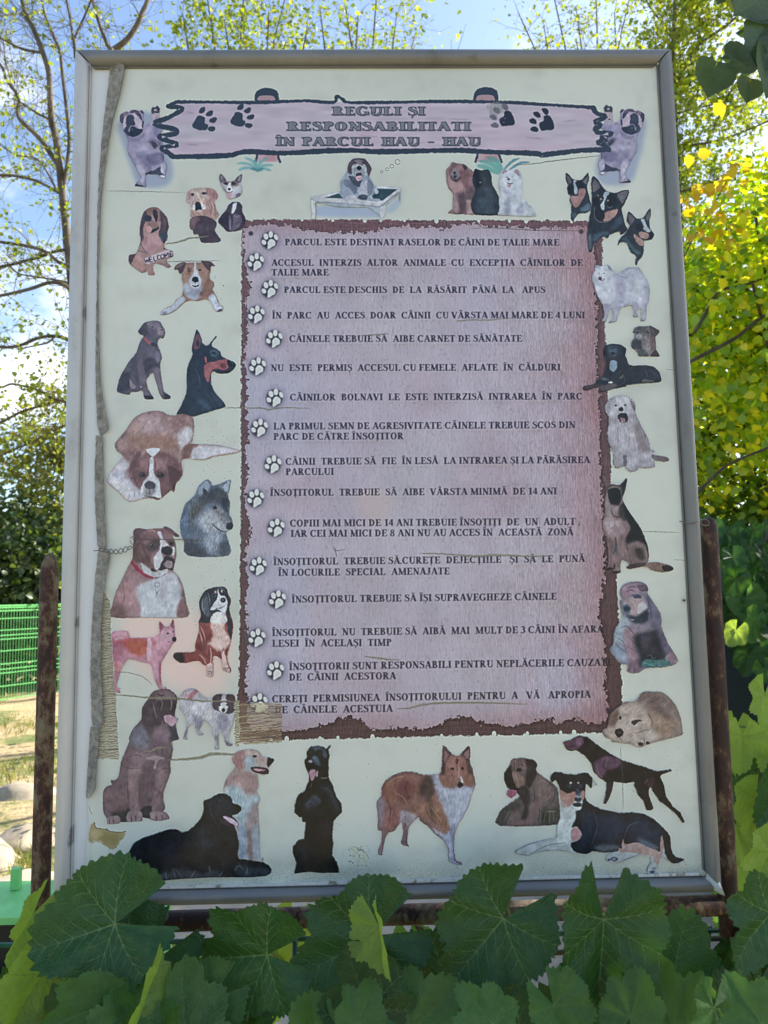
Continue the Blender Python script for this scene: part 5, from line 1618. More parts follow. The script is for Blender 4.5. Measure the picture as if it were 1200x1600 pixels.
# wear: scratches, cracks, scraped patches, dirt
def crack(pts, wd, light=True):
    line('5f5d4c', pts, wd, 0.75, 1)
    if light: line('cfcaa8', pts, wd*0.45, 0.8, 1)
    line('35332c', pts, wd*0.18, 0.8, 0)
crack('257,381 272,379 285,376 296,372 310,371 326,369', 3.2)
crack('800,258 830,256 865,251 900,247 940,243', 1.5, False)
crack('350,637 380,637 410,638 420,640 440,637 485,638', 2.4)
crack('166,1084 200,1087 235,1090 275,1091 320,1095 340,1095 380,1096', 2.6)
crack('262,1187 290,1186 315,1183 330,1178 350,1178 372,1179', 4.5)
crack('620,1107 640,1106 665,1100 700,1098 760,1098 825,1100', 3)
crack('655,864 700,866 750,869 770,867 830,869 860,868', 3)
crack('568,1025 590,1028 605,1030 625,1031', 2.4)
crack('565,524 585,523 600,522 608,522', 1.8)
crack('712,502 735,500 760,500 800,497', 2)
crack('730,357 770,356 820,359 850,360 925,361', 1.4, False)
crack('215,594 240,590 252,589 262,586', 0.01, False)
crack('225,1175 240,1172 252,1168 262,1167', 1.6)
crack('524,855 524,862 526,870', 1.4, False); crack('520,852 524,860 540,858', 1.2, False)
crack('1000,830 1030,831 1062,832', 0.8, False); crack('1040,577 1062,578 1075,579', 0.7, False)
crack('1052,874 1066,875 1085,876', 0.7, False)
crack('165,298 220,299 290,301', 0.8, False); crack('245,409 290,408 345,407', 1.0, False)
crack('969,1165 970,1185 972,1210 973,1240 973,1265', 0.8, False)
crack('174,1049 200,1051 222,1057 238,1070', 0.8, False)
def hatch(pts, base, cols, step, seed, amp=1.6, al=0.8):
    ph = canv(nums(pts)); X, Y, M = fill([ph], pad=6)
    M = warp(X, Y, M, 1.5); h, w_ = M.shape
    c = canvas[Y:Y+h, X:X+w_]
    if base: c += (hexc(base)-c)*(M*al)[..., None]
    r = np.random.RandomState(seed)
    y = 0.0
    while y < h:
        y += step*(0.6+0.8*r.rand())
        x = 0
        while x < w_:
            ln_ = int(20+r.rand()*w_*0.7); x2 = min(w_, x+ln_)
            xs = np.arange(x, x2); wob = amp*np.interp(xs, np.arange(x, x2+12, 9), r.randn(len(np.arange(x, x2+12, 9))))+ (xs-x)*0.05
            ys = (y-wob).astype(int); ok = (ys > 0) & (ys < h-1)
            col = hexc(cols[r.randint(len(cols))])
            for dy in (0, 1):
                yy_ = ys[ok]+dy; k = (M[yy_, xs[ok]]*(0.85 if dy == 0 else 0.45))[:, None]
                c[yy_, xs[ok]] = c[yy_, xs[ok]]*(1-k)+col*k
            x = x2+int(4+r.rand()*12)
hatch('160,920 172,940 173,990 176,1040 181,1090 186,1186 153,1186 150,1100 150,1000 158,940', 'a9a592', ['6b6552', '7d765f', '5c5746'], 4.2, 3, 1.1, 0.9)
hatch('368,1098 440,1098 441,1160 385,1163 368,1160', 'a08c72', ['5d4f42', '7b6851', '6f5346', '54483d', 'b3a382'], 3.0, 4, 1.0, 0.55)
poly('cfc8ae', '398,1102 412,1098 416,1104 410,1111 399,1112', 1.5, 0.8, True, 4)
hatch('366,1096 374,1096 374,1166 367,1166', 'c3bfa6', ['6a6350'], 4, 6)
poly('a3936a', '138,1302 146,1284 150,1292 165,1296 178,1300 196,1299 188,1312 178,1327 165,1322 150,1313 140,1318', 2, 0.95, True, 2)
poly('8a7c4e', '152,1300 185,1304 180,1318 160,1314', 5, 0.7, True, 3)
poly('c7b48a', '140,1300 150,1296 160,1303 148,1312', 4, 0.6, True, 3)
line('4f4634', '147,1285 150,1293 165,1296 178,1300 197,1299', 1.1, 0.8, 0, False)
poly('cdd3c6', '144,1325 150,1316 160,1320 170,1330 160,1345 146,1345', 1, 1)
line('5a5446', '139,1258 141,1268 145,1273', 0.8, 0.7, 0)
for q in ('545,1325 556,1330 562,1338', '550,1322 560,1326 570,1333 576,1340', '556,1345 565,1352 574,1350', '560,1335 570,1345 577,1348'):
    line('4a4a44', q, 1.6, 0.6, 0, True, 3)
poly('c9c7ae', '549,1326 556,1324 575,1340 578,1350 566,1356 556,1345', 2, 0.7, True, 4)
specks(60, 545, 1322, 580, 1358, (0.6, 2.6), 0.7, '46463f')
poly('8d8a6e', '797,1384 815,1379 835,1381 845,1386 820,1388', 1.5, 0.7, True, 2)
specks(500, 170, 130, 1060, 1390, (0.5, 1.6), 0.45)
specks(800, 200, 1160, 1100, 1390, (0.5, 1.7), 0.45)
specks(160, 300, 650, 370, 760, (0.5, 2.0), 0.5); specks(200, 300, 870, 370, 980, (0.5, 2.0), 0.5)
specks(160, 690, 940, 760, 1080, (0.5, 1.5), 0.5); specks(260, 960, 880, 1080, 1300, (0.5, 1.4), 0.45)
specks(30, 335, 430, 350, 490, (0.8, 2.2), 0.6); specks(90, 480, 340, 900, 700, (0.5, 1.4), 0.4)
specks(150, 620, 770, 700, 830, (0.5, 1.4), 0.45); specks(1300, 260, 1365, 1105, 1392, (0.5, 2.6), 0.35, '6b675a')
line('8a8674', '300,1392 700,1388 1000,1384', 3, 0.5, 2, False, 3)
canvas += 0.75*(canvas-blur(canvas, 3))
canvas += GR[..., None]*0.006
# mild fading of the whole print
np.clip(canvas, 0.01, 1, out=canvas)
img = bpy.data.images.new('printed_sheet', CW, CH)
buf = np.ones((CH, CW, 4), np.float32); buf[..., :3] = canvas[::-1]
img.pixels.foreach_set(buf.ravel()); img.update(); img.pack()
# ================================================================ the structure: ground, fence, wall
rnd = random.Random(5)
def mat_ground():
    m, n, b = mat_new('dry_ground')
    t = node(n, 'ShaderNodeTexCoord')
    a = node(n, 'ShaderNodeTexNoise', Scale=0.9); a.inputs['Detail'].default_value = 8; a.inputs['Roughness'].default_value = 0.65
    f = node(n, 'ShaderNodeTexNoise', Scale=28.0); f.inputs['Detail'].default_value = 6
    n.links.new(t.outputs['Object'], a.inputs['Vector']); n.links.new(t.outputs['Object'], f.inputs['Vector'])
    r1 = ramp(n, [(0.40, (0.46, 0.34, 0.19)), (0.5, (0.40, 0.30, 0.15)), (0.56, (0.17, 0.18, 0.05)), (0.66, (0.09, 0.13, 0.025))])
    r2 = ramp(n, [(0.35, (0.62, 0.62, 0.62)), (0.65, (1.12, 1.12, 1.12))])
    mx = node(n, 'ShaderNodeMix', data_type='RGBA', blend_type='MULTIPLY'); mx.inputs['Factor'].default_value = 1
    n.links.new(a.outputs['Fac'], r1.inputs['Fac']); n.links.new(f.outputs['Fac'], r2.inputs['Fac'])
    n.links.new(r1.outputs['Color'], mx.inputs['A']); n.links.new(r2.outputs['Color'], mx.inputs['B'])
    n.links.new(mx.outputs['Result'], b.inputs['Base Color']); b.inputs['Roughness'].default_value = 0.95
    bp = node(n, 'ShaderNodeBump', Strength=0.6, Distance=0.03); n.links.new(f.outputs['Fac'], bp.inputs['Height']); n.links.new(bp.outputs['Normal'], b.inputs['Normal'])
    return m
# one sheet with a fine grid near by and wide cells out to the horizon
def ground():
    xs = [-220, -90, -45, -25] + [-16+0.5*i for i in range(65)] + [25, 45, 90, 220]
    ys = [-60, -30, -14] + [-6+0.5*i for i in range(60)] + [30, 45, 80, 160, 260]
    r = random.Random(3)
    v = []
    for y in ys:
        for x in xs:
            k = 1 if (abs(x) < 17 and -6 < y < 24) else 0
            v.append((x, y, (0.035*math.sin(x*1.7+y)*math.cos(y*1.3)+0.02*r.uniform(-1, 1))*k - 0.02))
    w_ = len(xs)
    f = [(j*w_+i, j*w_+i+1, (j+1)*w_+i+1, (j+1)*w_+i) for j in range(len(ys)-1) for i in range(w_-1)]
    o = link('ground', mesh('ground', v, f), mat_ground(), None, True)
    props(o, kind='structure')
ground()
# a pale paved strip just behind the sign
m_pave = noisy('paving', [(0.35, (0.34, 0.28, 0.21)), (0.65, (0.46, 0.39, 0.30))], 9, bump=0.3, rough=0.9)
pv = MB().box(-0.6, 3.2, 1.2, 3.4, -0.02, 0.05).build('paved_path', m_pave); props(pv, kind='structure')

# grass: tufts of blades over the lit lawn
def grass():
    r = np.random.RandomState(9); v = []; f = []
    for _ in range(5200):
        y = 3.2+14*r.rand()**1.3; x = -7.5+6.9*r.rand()
        if math.sin(x*1.9+1)*math.cos(y*1.1)+0.5*math.sin(y*2.3) < 0.12: continue
        for _k in range(5):
            a = r.rand()*6.28; h = 0.03+0.07*r.rand(); px, py = x+0.05*r.randn(), y+0.05*r.randn()
            dx, dy = 0.007*math.cos(a), 0.007*math.sin(a); b = len(v)
            v += [(px-dx, py-dy, -0.03), (px+dx, py+dy, -0.03), (px+0.04*r.randn(), py+0.04*r.randn(), h)]
            f.append((b, b+1, b+2))
    o = link('grass', mesh('grass', v, f), leaf_mat('grass_blades', [(0.16, 0.20, 0.04), (0.28, 0.26, 0.08), (0.10, 0.16, 0.03)], 0.4))
    props(o, 'short dry grass in patches over the sandy ground left of the sign', 'grass', kind='stuff')
grass()
m_rock = noisy('pale_rock', [(0.3, (0.26, 0.21, 0.15)), (0.7, (0.42, 0.36, 0.27))], 6, bump=0.5, rough=0.9)
def rock(px, py, Y, sx, sy, sz, seed, lab):
    import bmesh
    p = P(px, py, Y); r = random.Random(seed)
    bm = bmesh.new(); bmesh.ops.create_icosphere(bm, subdivisions=3, radius=1)
    ph = [r.uniform(0, 6) for _ in range(6)]
    for q in bm.verts:
        c = q.co.copy(); k = 1+0.16*math.sin(3*c.x+ph[0])*math.sin(2.3*c.y+ph[1])+0.1*math.sin(6*c.z+ph[2])+0.06*math.sin(9*c.x+ph[3])
        q.co = Vector((c.x*sx, c.y*sy, max(c.z, -0.35)*sz))*k
    me = bpy.data.meshes.new('rock'); bm.to_mesh(me); bm.free()
    o = link('rock', me, m_rock, None, True); o.location = (p.x, p.y, -0.03)
    props(o, lab, 'rock', 'pale rocks on the ground left of the sign')
rock(18, 1385, 3.1, 0.34, 0.30, 0.16, 1, 'large pale rock on the ground just above the green bin')
rock(48, 1310, 4.2, 0.24, 0.22, 0.13, 2, 'middle pale rock beside the rusty left post')
rock(38, 1235, 5.4, 0.30, 0.22, 0.12, 3, 'farther pale rock lying in the sunlit grass')
rock(-30, 1330, 3.8, 0.25, 0.2, 0.12, 4, 'pale rock half outside the left edge of the view')

# ---- green welded mesh fence behind on the left
m_green = noisy('green_paint', [(0.3, (0.15, 0.52, 0.15)), (0.7, (0.22, 0.64, 0.23))], 20, bump=0.05, rough=0.45)
def far_fence():
    a = P(-170, 1116, 9.6); b = P(100, 1085, 12.0); a.z = b.z = 0.0
    top = 1.50
    root = empty('mesh_fence', a, label='green welded wire mesh fence standing in the sunlit grass at left', cat='fence')
    d = (b-a); n = d.length; d.normalize(); nn = Vector((-d.y, d.x, 0))
    wires = MB()
    k = int(n/0.05)
    for i in range(k):
        p = a+d*(i*0.05); wires.tube([p+Vector((0, 0, 0.04)), p+Vector((0, 0, top))], 0.0036, 4, False)
    o = wires.build('upright_wires', m_green, root); props(o, kind='stuff')
    for z in (0.06, 0.26, 0.46, 0.52, 0.60, 0.80, 0.98, 1.04, 1.12, 1.30, 1.42, 1.47, 1.50):
        MB().tube([a+Vector((0, 0, z))+nn*0.01, b+Vector((0, 0, z))+nn*0.01], 0.008 if z < 1.4 else 0.011, 5).build('cross_wire', m_green, root)
    for t in (0.02, 1.28, 2.5, 3.7):
        p = a+d*t; MB().box(p.x-0.03, p.x+0.03, p.y-0.03, p.y+0.03, 0, top+0.05).build('post', m_green, root)
far_fence()
# ---- dark wall on the right, deep shade put into its colour
m_wall = noisy('shaded_render', [(0.3, (0.018, 0.026, 0.024)), (0.7, (0.028, 0.038, 0.034))], 3, bump=0.15, rough=0.85)
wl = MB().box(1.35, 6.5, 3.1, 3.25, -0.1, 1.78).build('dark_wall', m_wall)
props(wl, 'plain dark green grey wall behind the hanging vine, deep shade put into its colour', 'wall')

# ---- green sheet metal bin at lower left
def bin_():
    root = empty('litter_bin', (-0.35, 0.45, 0), label='green painted sheet metal bin with a dark opening behind the left post', cat='bin')
    x0, x1, y0, y1 = -0.72, 0.075, 0.30, 0.41
    zt = P(30, 1427, 0.30).z
    lid = MB(); lid.v += [(x0-.02, y0-.02, zt), (x1+.02, y0-.02, zt), (x1+.02, y1+.02, zt+.012), (x0-.02, y1+.02, zt+.012)] + [(x0-.02, y0-.02, zt-.012), (x1+.02, y0-.02, zt-.012), (x1+.02, y1+.02, zt), (x0-.02, y1+.02, zt)]
    lid.f += [(0, 1, 2, 3), (7, 6, 5, 4), (0, 4, 5, 1), (1, 5, 6, 2), (2, 6, 7, 3), (3, 7, 4, 0)]
    lid.build('lid', m_green, root)
    MB().box(x0, x1, y0+.01, y0+.02, 0.0, zt-.115).build('front_panel', m_green, root)
    MB().box(x0, x1, y1-.01, y1, 0.0, zt-.02).build('back_panel', m_green, root)
    MB().box(x0, x0+.01, y0+.02, y1-.01, 0.0, zt-.014).build('side_panel', m_green, root)
    MB().box(x1-.10, x1, y0+.022, y1-.012, 0.0, zt-.014).build('side_panel', m_green, root)
    m_dk, n, b = mat_new('opening_black'); b.inputs['Base Color'].default_value = (0.008, 0.008, 0.009, 1); b.inputs['Roughness'].default_value = 0.6
    MB().box(x0+.02, x1-.11, y0+.05, y0+.06, 0.0, zt-.02).build('opening_dark', m_dk, root)  # black sheet standing in for the shade inside the opening
    q = P(27, 1402, 0.40); MB().box(q.x-.008, q.x+.008, .385, .40, zt+.010, zt+.05).build('handle', m_green, root)
bin_()

# ================================================================ the sign
BX = lambda x, z, y: Vector((x, y, Z0+z))
sign = empty('information_sign', (0.5, 0.02, Z0), label='weathered park rules board in a grey metal frame, covered with dog pictures', cat='sign')
# printed sheet material
def mat_print():
    m, n, b = mat_new('printed_film')
    im = n.nodes.new('ShaderNodeTexImage'); im.image = img; im.extension = 'EXTEND'
    mu = node(n, 'ShaderNodeMix', data_type='RGBA', blend_type='MULTIPLY'); mu.inputs['Factor'].default_value = 1
    mu.inputs['B'].default_value = (PRINT_K, PRINT_K, PRINT_K, 1)
    n.links.new(im.outputs['Color'], mu.inputs['A']); n.links.new(mu.outputs['Result'], b.inputs['Base Color'])
    b.inputs['Roughness'].default_value = 0.30; b.inputs['Specular IOR Level'].default_value = 0.35
    t = node(n, 'ShaderNodeTexCoord'); ns = node(n, 'ShaderNodeTexNoise', Scale=5.0); ns.inputs['Detail'].default_value = 3
    n.links.new(t.outputs['Generated'], ns.inputs['Vector'])
    bp = node(n, 'ShaderNodeBump', Strength=0.08, Distance=0.01); n.links.new(ns.outputs['Fac'], bp.inputs['Height']); n.links.new(bp.outputs['Normal'], b.inputs['Normal'])
    return m
PRINT_K = 1.05
m_print = mat_print()
def cutout(name, pts, y, parent):
    """flat patch of the printed sheet: outline in metres, mapped onto the printed image"""
    from mathutils.geometry import tessellate_polygon
    pts = [tuple(map(float, p)) for p in pts]
    tri = tessellate_polygon([[Vector((p[0], p[1], 0)) for p in pts]])
    fs = []
    for t in tri:
        a, b, c = (pts[i] for i in t)
        if (b[0]-a[0])*(c[1]-a[1])-(b[1]-a[1])*(c[0]-a[0]) > 0: fs.append(tuple(t))
        else: fs.append(tuple(t)[::-1])
    me = mesh(name, [(p[0], y, Z0+p[1]) for p in pts], fs)
    uv = me.uv_layers.new(name='UVMap')
    for lp in me.loops:
        p = me.vertices[lp.vertex_index].co; uv.data[lp.index].uv = (p.x, (p.z-Z0)*SPX/CH)
    o = link(name, me, m_print)
    return child(o, parent)
# ribbon edge of the peeling film, photo pixels: y, left, right
RIB = [[(102, 173, 186), (106, 172, 197), (118, 171, 196), (150, 167, 189), (190, 162, 178), (230, 158, 171), (270, 155, 165), (320, 153, 160), (370, 152.5, 158), (420, 152, 156.5), (500, 150.5, 156.5), (560, 150, 158), (600, 150, 160), (640, 151, 166), (664, 152.5, 171.5), (672, 153.5, 172), (679, 156, 163)],
       [(681, 150.5, 163), (730, 148.5, 164), (780, 148.5, 165), (820, 150.5, 167), (852, 152, 168.5), (858, 155, 167)],
       [(861, 153.5, 174), (875, 152, 173), (900, 149, 168), (930, 146.5, 164), (980, 143.5, 160), (1040, 141.5, 160), (1100, 142.5, 163), (1131, 144, 164), (1134, 145, 158)],
       [(1136, 141.5, 158), (1180, 138.5, 154), (1228, 135, 151.5), (1236, 134.5, 149), (1246, 134.5, 140)]]
edge = [(q[0], q[2]-2) for seg in RIB for q in seg] + [(1262, 137), (1280, 138), (1300, 139), (1312, 136), (1345, 134), (1390, 133)]
ed = sheet([(x, y) for y, x in edge])
XR, ZT, ZB = 0.9845, 1.3345, 0.0225
skin = [(ed[0][0], ZT)] + [tuple(p) for p in ed] + [(ed[-1][0], ZB), (XR, ZB), (XR, ZT)]
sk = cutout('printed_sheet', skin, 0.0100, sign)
m_back = noisy('white_backing', [(0.35, (0.62, 0.64, 0.66)), (0.65, (0.68, 0.70, 0.72))], 2.0, rough=0.35, bump=0.02)
MB().box(0.02, 0.985, 0.0125, 0.0185, Z0+0.02, Z0+1.34).build('backing_board', m_back, sign)
lay = {'rules_parchment': 0.0097, 'heading_plank': 0.0096, 'rule_line': 0.0093, 'heading_line': 0.0093, 'paw_print': 0.0091}
nd = nt = 0
for (name, label, pts) in CUTS:
    if name.endswith('_picture'): y = 0.0090-nd*0.00003; nd += 1
    else: y = lay[name]-nt*0.000004; nt += 1
    o = cutout(name, pts, y, sign); o.parent = sk; o.matrix_parent_inverse = Matrix.Identity(4)
    if label: o['label'] = label

def photo_x_at(seg, y):
    return np.interp(y, [q[0] for q in seg], [q[1] for q in seg]), np.interp(y, [q[0] for q in seg], [q[2] for q in seg])
m_foam = noisy('grey_foam', [(0.30, (0.17, 0.16, 0.14)), (0.5, (0.33, 0.315, 0.28)), (0.68, (0.45, 0.43, 0.39))], 90, bump=0.8, rough=0.95, bscale=260)
for si, seg in enumerate(RIB):
    r = random.Random(si); v = []; f = []
    ny = max(6, int((seg[-1][0]-seg[0][0])/5))
    for j in range(ny+1):
        y = seg[0][0]+(seg[-1][0]-seg[0][0])*j/ny
        xl, xr = photo_x_at(seg, y)
        xl += r.uniform(-0.6, 0.6); xr += r.uniform(-0.5, 0.5)
        a = sheet([(xl, y)])[0]; b = sheet([(xr, y)])[0]
        lift = 0.011+0.002*math.sin(j*0.35+si)+r.uniform(-.0004, .0004)
        for k, (t, d_) in enumerate(((0, 0.0105), (0.03, 0.0078), (0.5, 0.0066), (0.96, 0.0078-lift*0.55), (1.0, 0.0084-lift*0.55), (0.97, 0.0090-lift*0.55), (0.5, 0.0086))):
            v.append((a[0]+(b[0]-a[0])*t, d_, Z0+a[1]+(b[1]-a[1])*t))
    m = 7
    for j in range(ny):
        for k in range(m-1): f.append((j*m+k, (j+1)*m+k, (j+1)*m+k+1, j*m+k+1))
    f.append(tuple(range(m))[::-1]); f.append(tuple(ny*m+k for k in range(m)))
    o = link('peeled_strip', mesh('peeled_strip', v, f), m_foam); child(o, sign)

# frame rails: half round aluminium, mitred corners
def mat_alu(name, k, g0, tint=(1, 1, 1)):
    m, n, b = mat_new(name)
    t = node(n, 'ShaderNodeTexCoord')
    mpn = node(n, 'ShaderNodeMapping'); mpn.inputs['Scale'].default_value = (1, 1, 0.5)
    n.links.new(t.outputs['Object'], mpn.inputs['Vector'])
    a = node(n, 'ShaderNodeTexNoise', Scale=7.0); a.inputs['Detail'].default_value = 8; a.inputs['Roughness'].default_value = 0.7
    s = node(n, 'ShaderNodeTexNoise', Scale=190.0); s.inputs['Detail'].default_value = 4
    c = node(n, 'ShaderNodeTexNoise', Scale=3.1); c.inputs['Detail'].default_value = 5; c.inputs['Distortion'].default_value = 0.6
    for q in (a, s, c): n.links.new(mpn.outputs['Vector'], q.inputs['Vector'])
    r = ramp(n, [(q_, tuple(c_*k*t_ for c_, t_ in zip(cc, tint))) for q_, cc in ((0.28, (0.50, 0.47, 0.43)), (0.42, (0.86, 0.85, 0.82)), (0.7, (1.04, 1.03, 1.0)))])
    n.links.new(a.outputs['Fac'], r.inputs['Fac'])
    m1 = node(n, 'ShaderNodeMath', operation='MULTIPLY'); r2 = ramp(n, [(0.53, (0, 0, 0)), (0.60, (.8, .8, .8))]); r3 = ramp(n, [(0.60, (0, 0, 0)), (0.68, (1, 1, 1))])
    n.links.new(s.outputs['Fac'], r2.inputs['Fac']); n.links.new(c.outputs['Fac'], r3.inputs['Fac'])
    n.links.new(r2.outputs['Color'], m1.inputs[0]); n.links.new(r3.outputs['Color'], m1.inputs[1])
    mx = node(n, 'ShaderNodeMix', data_type='RGBA'); mx.inputs['B'].default_value = (0.13, 0.12, 0.105, 1)
    n.links.new(m1.outputs[0], mx.inputs['Factor']); n.links.new(r.outputs['Color'], mx.inputs['A'])
    # dark grime smears along the inner side
    g = node(n, 'ShaderNodeTexNoise', Scale=16.0); g.inputs['Detail'].default_value = 3; n.links.new(t.outputs['Object'], g.inputs['Vector'])
    r4 = ramp(n, [(g0, (0, 0, 0)), (g0+0.05, (0.8, 0.8, 0.8))]); n.links.new(g.outputs['Fac'], r4.inputs['Fac'])
    m2 = node(n, 'ShaderNodeMix', data_type='RGBA'); m2.inputs['B'].default_value = (0.12, 0.11, 0.10, 1)
    n.links.new(r4.outputs['Color'], m2.inputs['Factor']); n.links.new(mx.outputs['Result'], m2.inputs['A'])
    n.links.new(m2.outputs['Result'], b.inputs['Base Color'])
    b.inputs['Roughness'].default_value = 0.45; b.inputs['Metallic'].default_value = 0.25
    bp = node(n, 'ShaderNodeBump', Strength=0.12, Distance=0.002); n.links.new(s.outputs['Fac'], bp.inputs['Height']); n.links.new(bp.outputs['Normal'], b.inputs['Normal'])
    return m
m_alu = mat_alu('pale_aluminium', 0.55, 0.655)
m_alu2 = mat_alu('dull_aluminium', 0.21, 0.66, (1.0, 1.0, 0.98))  # darker rails: wear and dim reflections both put into the colour
def rail(p0, p1, inward, width, m_alu, trim0=0.0, trim1=0.0):
    """profile swept from outer corner p0 to p1 (x, z in metres); ends cut at 45 degrees"""
    p0 = np.array(p0, float); p1 = np.array(p1, float); d = (p1-p0); L_ = np.linalg.norm(d); d /= L_; n_ = np.array(inward, float)
    prof = [(0.0, 0.026), (0.0, 0.006), (0.0012, 0.0022), (0.0035, 0.0), (0.007, -0.0020), (0.011, -0.0030), (0.015, -0.0022), (0.0185, 0.0), (0.021, 0.003), (0.0228, 0.0064), (0.0234, 0.0088), (0.0238, 0.0088), (0.0242, 0.0060), (0.0252, 0.0056), (0.0256, 0.0085), (0.0256, 0.0122), (0.018, 0.0122)]
    k = width/0.0256
    v = []; N = 40
    r = random.Random(int(L_*1000)+int(p0[0]*77))
    for i in range(N+1):
        for (a, y) in prof:
            aw = a*k
            s0, s1 = aw+trim0, L_-aw-trim1
            s = s0+(s1-s0)*i/N
            q = p0+d*s+n_*aw
            bend = 0.0006*math.sin(s*9+p0[0]*5)*(1 if 0 < i < N else 0)
            v.append((q[0], y+bend, Z0+q[1]))
    m = len(prof); f = []
    for i in range(N):
        for j in range(m):
            a, b = i*m+j, i*m+(j+1) % m
            f.append((a, b, b+m, a+m))
    f.append(tuple(range(m))[::-1]); f.append(tuple(N*m+j for j in range(m)))
    me = mesh('frame_rail', v, f)
    import bmesh
    bm = bmesh.new(); bm.from_mesh(me); bmesh.ops.recalc_face_normals(bm, faces=bm.faces); bm.to_mesh(me); bm.free()
    o = link('frame_rail', me, m_alu, None, True); child(o, sign)
    es = o.modifiers.new('edge', 'EDGE_SPLIT'); es.split_angle = R(50)
A = 1.362
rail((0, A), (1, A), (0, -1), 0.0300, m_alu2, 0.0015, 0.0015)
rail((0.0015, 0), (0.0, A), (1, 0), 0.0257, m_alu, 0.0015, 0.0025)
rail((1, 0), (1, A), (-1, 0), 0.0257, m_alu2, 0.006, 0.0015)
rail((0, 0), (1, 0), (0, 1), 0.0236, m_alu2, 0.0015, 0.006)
# white trim strip under the sheet and flap of film curling over the lower right corner
m_white = noisy('chipped_white', [(0.38, (0.25, 0.22, 0.17)), (0.45, (0.6, 0.6, 0.56)), (0.7, (0.68, 0.68, 0.64))], 60, rough=0.6, bump=0.3)
MB().box(0.03, 0.968, 0.0062, 0.0095, Z0+0.0235, Z0+0.0275).build('lower_trim', m_white, sign)
def flap():
    c = [(1103, 1360), (1112, 1366), (1119, 1373), (1121, 1382), (1125, 1393), (1116, 1390), (1108, 1384), (1103, 1376), (1100, 1370)]
    s = sheet(c); ctr = s.mean(0); v = [(ctr[0], -0.003, Z0+ctr[1])]
    for i, p in enumerate(s): v.append((p[0], 0.004-0.010*(i in (3, 4, 5))-0.004*(i in (2, 6)), Z0+p[1]))
    n = len(c); f = [(0, 1+i, 1+(i+1) % n) for i in range(n)]
    o = link('curled_flap', mesh('curled_flap', v, f), m_white, None, True); child(o, sign)
    so_ = o.modifiers.new('thick', 'SOLIDIFY'); so_.thickness = 0.0006
flap()
# small spider by the right rail
# ---- rusty tube frame behind the board
def mat_rust():
    m, n, b = mat_new('rusty_tube')
    t = node(n, 'ShaderNodeTexCoord'); mpn = node(n, 'ShaderNodeMapping'); mpn.inputs['Scale'].default_value = (1, 1, 0.55)
    n.links.new(t.outputs['Object'], mpn.inputs['Vector'])
    a = node(n, 'ShaderNodeTexNoise', Scale=48.0); a.inputs['Detail'].default_value = 9; a.inputs['Roughness'].default_value = 0.72
    s = node(n, 'ShaderNodeTexNoise', Scale=3.4); s.inputs['Detail'].default_value = 3
    f = node(n, 'ShaderNodeTexNoise', Scale=150.0); f.inputs['Detail'].default_value = 4
    for q in (a, s, f): n.links.new(mpn.outputs['Vector'], q.inputs['Vector'])
    ad = node(n, 'ShaderNodeMath', operation='ADD'); sb = node(n, 'ShaderNodeMath', operation='MULTIPLY'); sb.inputs[1].default_value = 0.7
    n.links.new(s.outputs['Fac'], sb.inputs[0]); n.links.new(a.outputs['Fac'], ad.inputs[0]); n.links.new(sb.outputs[0], ad.inputs[1])
    r = ramp(n, [(0.72, (0.17, 0.135, 0.08)), (0.80, (0.13, 0.085, 0.045)), (0.83, (0.075, 0.028, 0.014)), (0.91, (0.028, 0.012, 0.009))])
    n.links.new(ad.outputs[0], r.inputs['Fac'])
    r2 = ramp(n, [(0.3, (0.7, 0.7, 0.7)), (0.7, (1.2, 1.2, 1.2))]); n.links.new(f.outputs['Fac'], r2.inputs['Fac'])
    mx = node(n, 'ShaderNodeMix', data_type='RGBA', blend_type='MULTIPLY'); mx.inputs['Factor'].default_value = 1
    n.links.new(r.outputs['Color'], mx.inputs['A']); n.links.new(r2.outputs['Color'], mx.inputs['B']); n.links.new(mx.outputs['Result'], b.inputs['Base Color'])
    b.inputs['Roughness'].default_value = 0.7; b.inputs['Metallic'].default_value = 0.1
    bp = node(n, 'ShaderNodeBump', Strength=0.5, Distance=0.003); n.links.new(ad.outputs[0], bp.inputs['Height']); n.links.new(bp.outputs['Normal'], b.inputs['Normal'])
    return m
m_rust = mat_rust()
YT = 0.034
def tube_frame():
    root = empty('tube_frame', (0.5, YT, 0.0), label='rusty steel tube frame holding the board, standing behind the vine', cat='frame')
    top = P(78, 865, YT); l1 = P(63, 1415, YT)
    def post(pts, rad):
        m = MB(); m.tube(pts, rad, 18); return m.build('post', m_rust, root, True)
    dirn = (l1-top).normalized(); foot = l1+dirn*((l1.z)/(-dirn.z))
    post([top, top+dirn*.006, top+dirn*.016, top+dirn*.035, l1, foot], [0.003, 0.0080, 0.0115, 0.0140, 0.0140, 0.0140])
    t2 = P(1106, 810, YT); l2 = P(1138, 1420, YT)
    d2 = (l2-t2).normalized()
    post([t2+Vector((-.004, 0, 0)), t2+d2*.004+Vector((-.002, 0, 0)), t2+d2*.012, t2+d2*.045, l2, P(1139, 1430, YT)+Vector((0, 0, -.03))], [0.006, 0.0115, 0.0140, 0.0148, 0.0155, 0.0155])
    a = P(66, 1445, YT); b = P(1150, 1414, YT)
    MB().tube([a, b], 0.0150, 16).build('lower_bar', m_rust, root, True)
    post([Vector((1.145, YT+0.03, Z0-0.03)), Vector((1.145, YT+0.03, 0))], [0.015, 0.015])
tube_frame()
m_wire = noisy('wire', [(0.3, (0.10, 0.09, 0.075)), (0.7, (0.22, 0.2, 0.17))], 60, rough=0.6, metal=0.4)
def bez(pts, n=6): return [Vector(q) for q in smooth(np.array([tuple(p) for p in pts]), n, closed=False)]
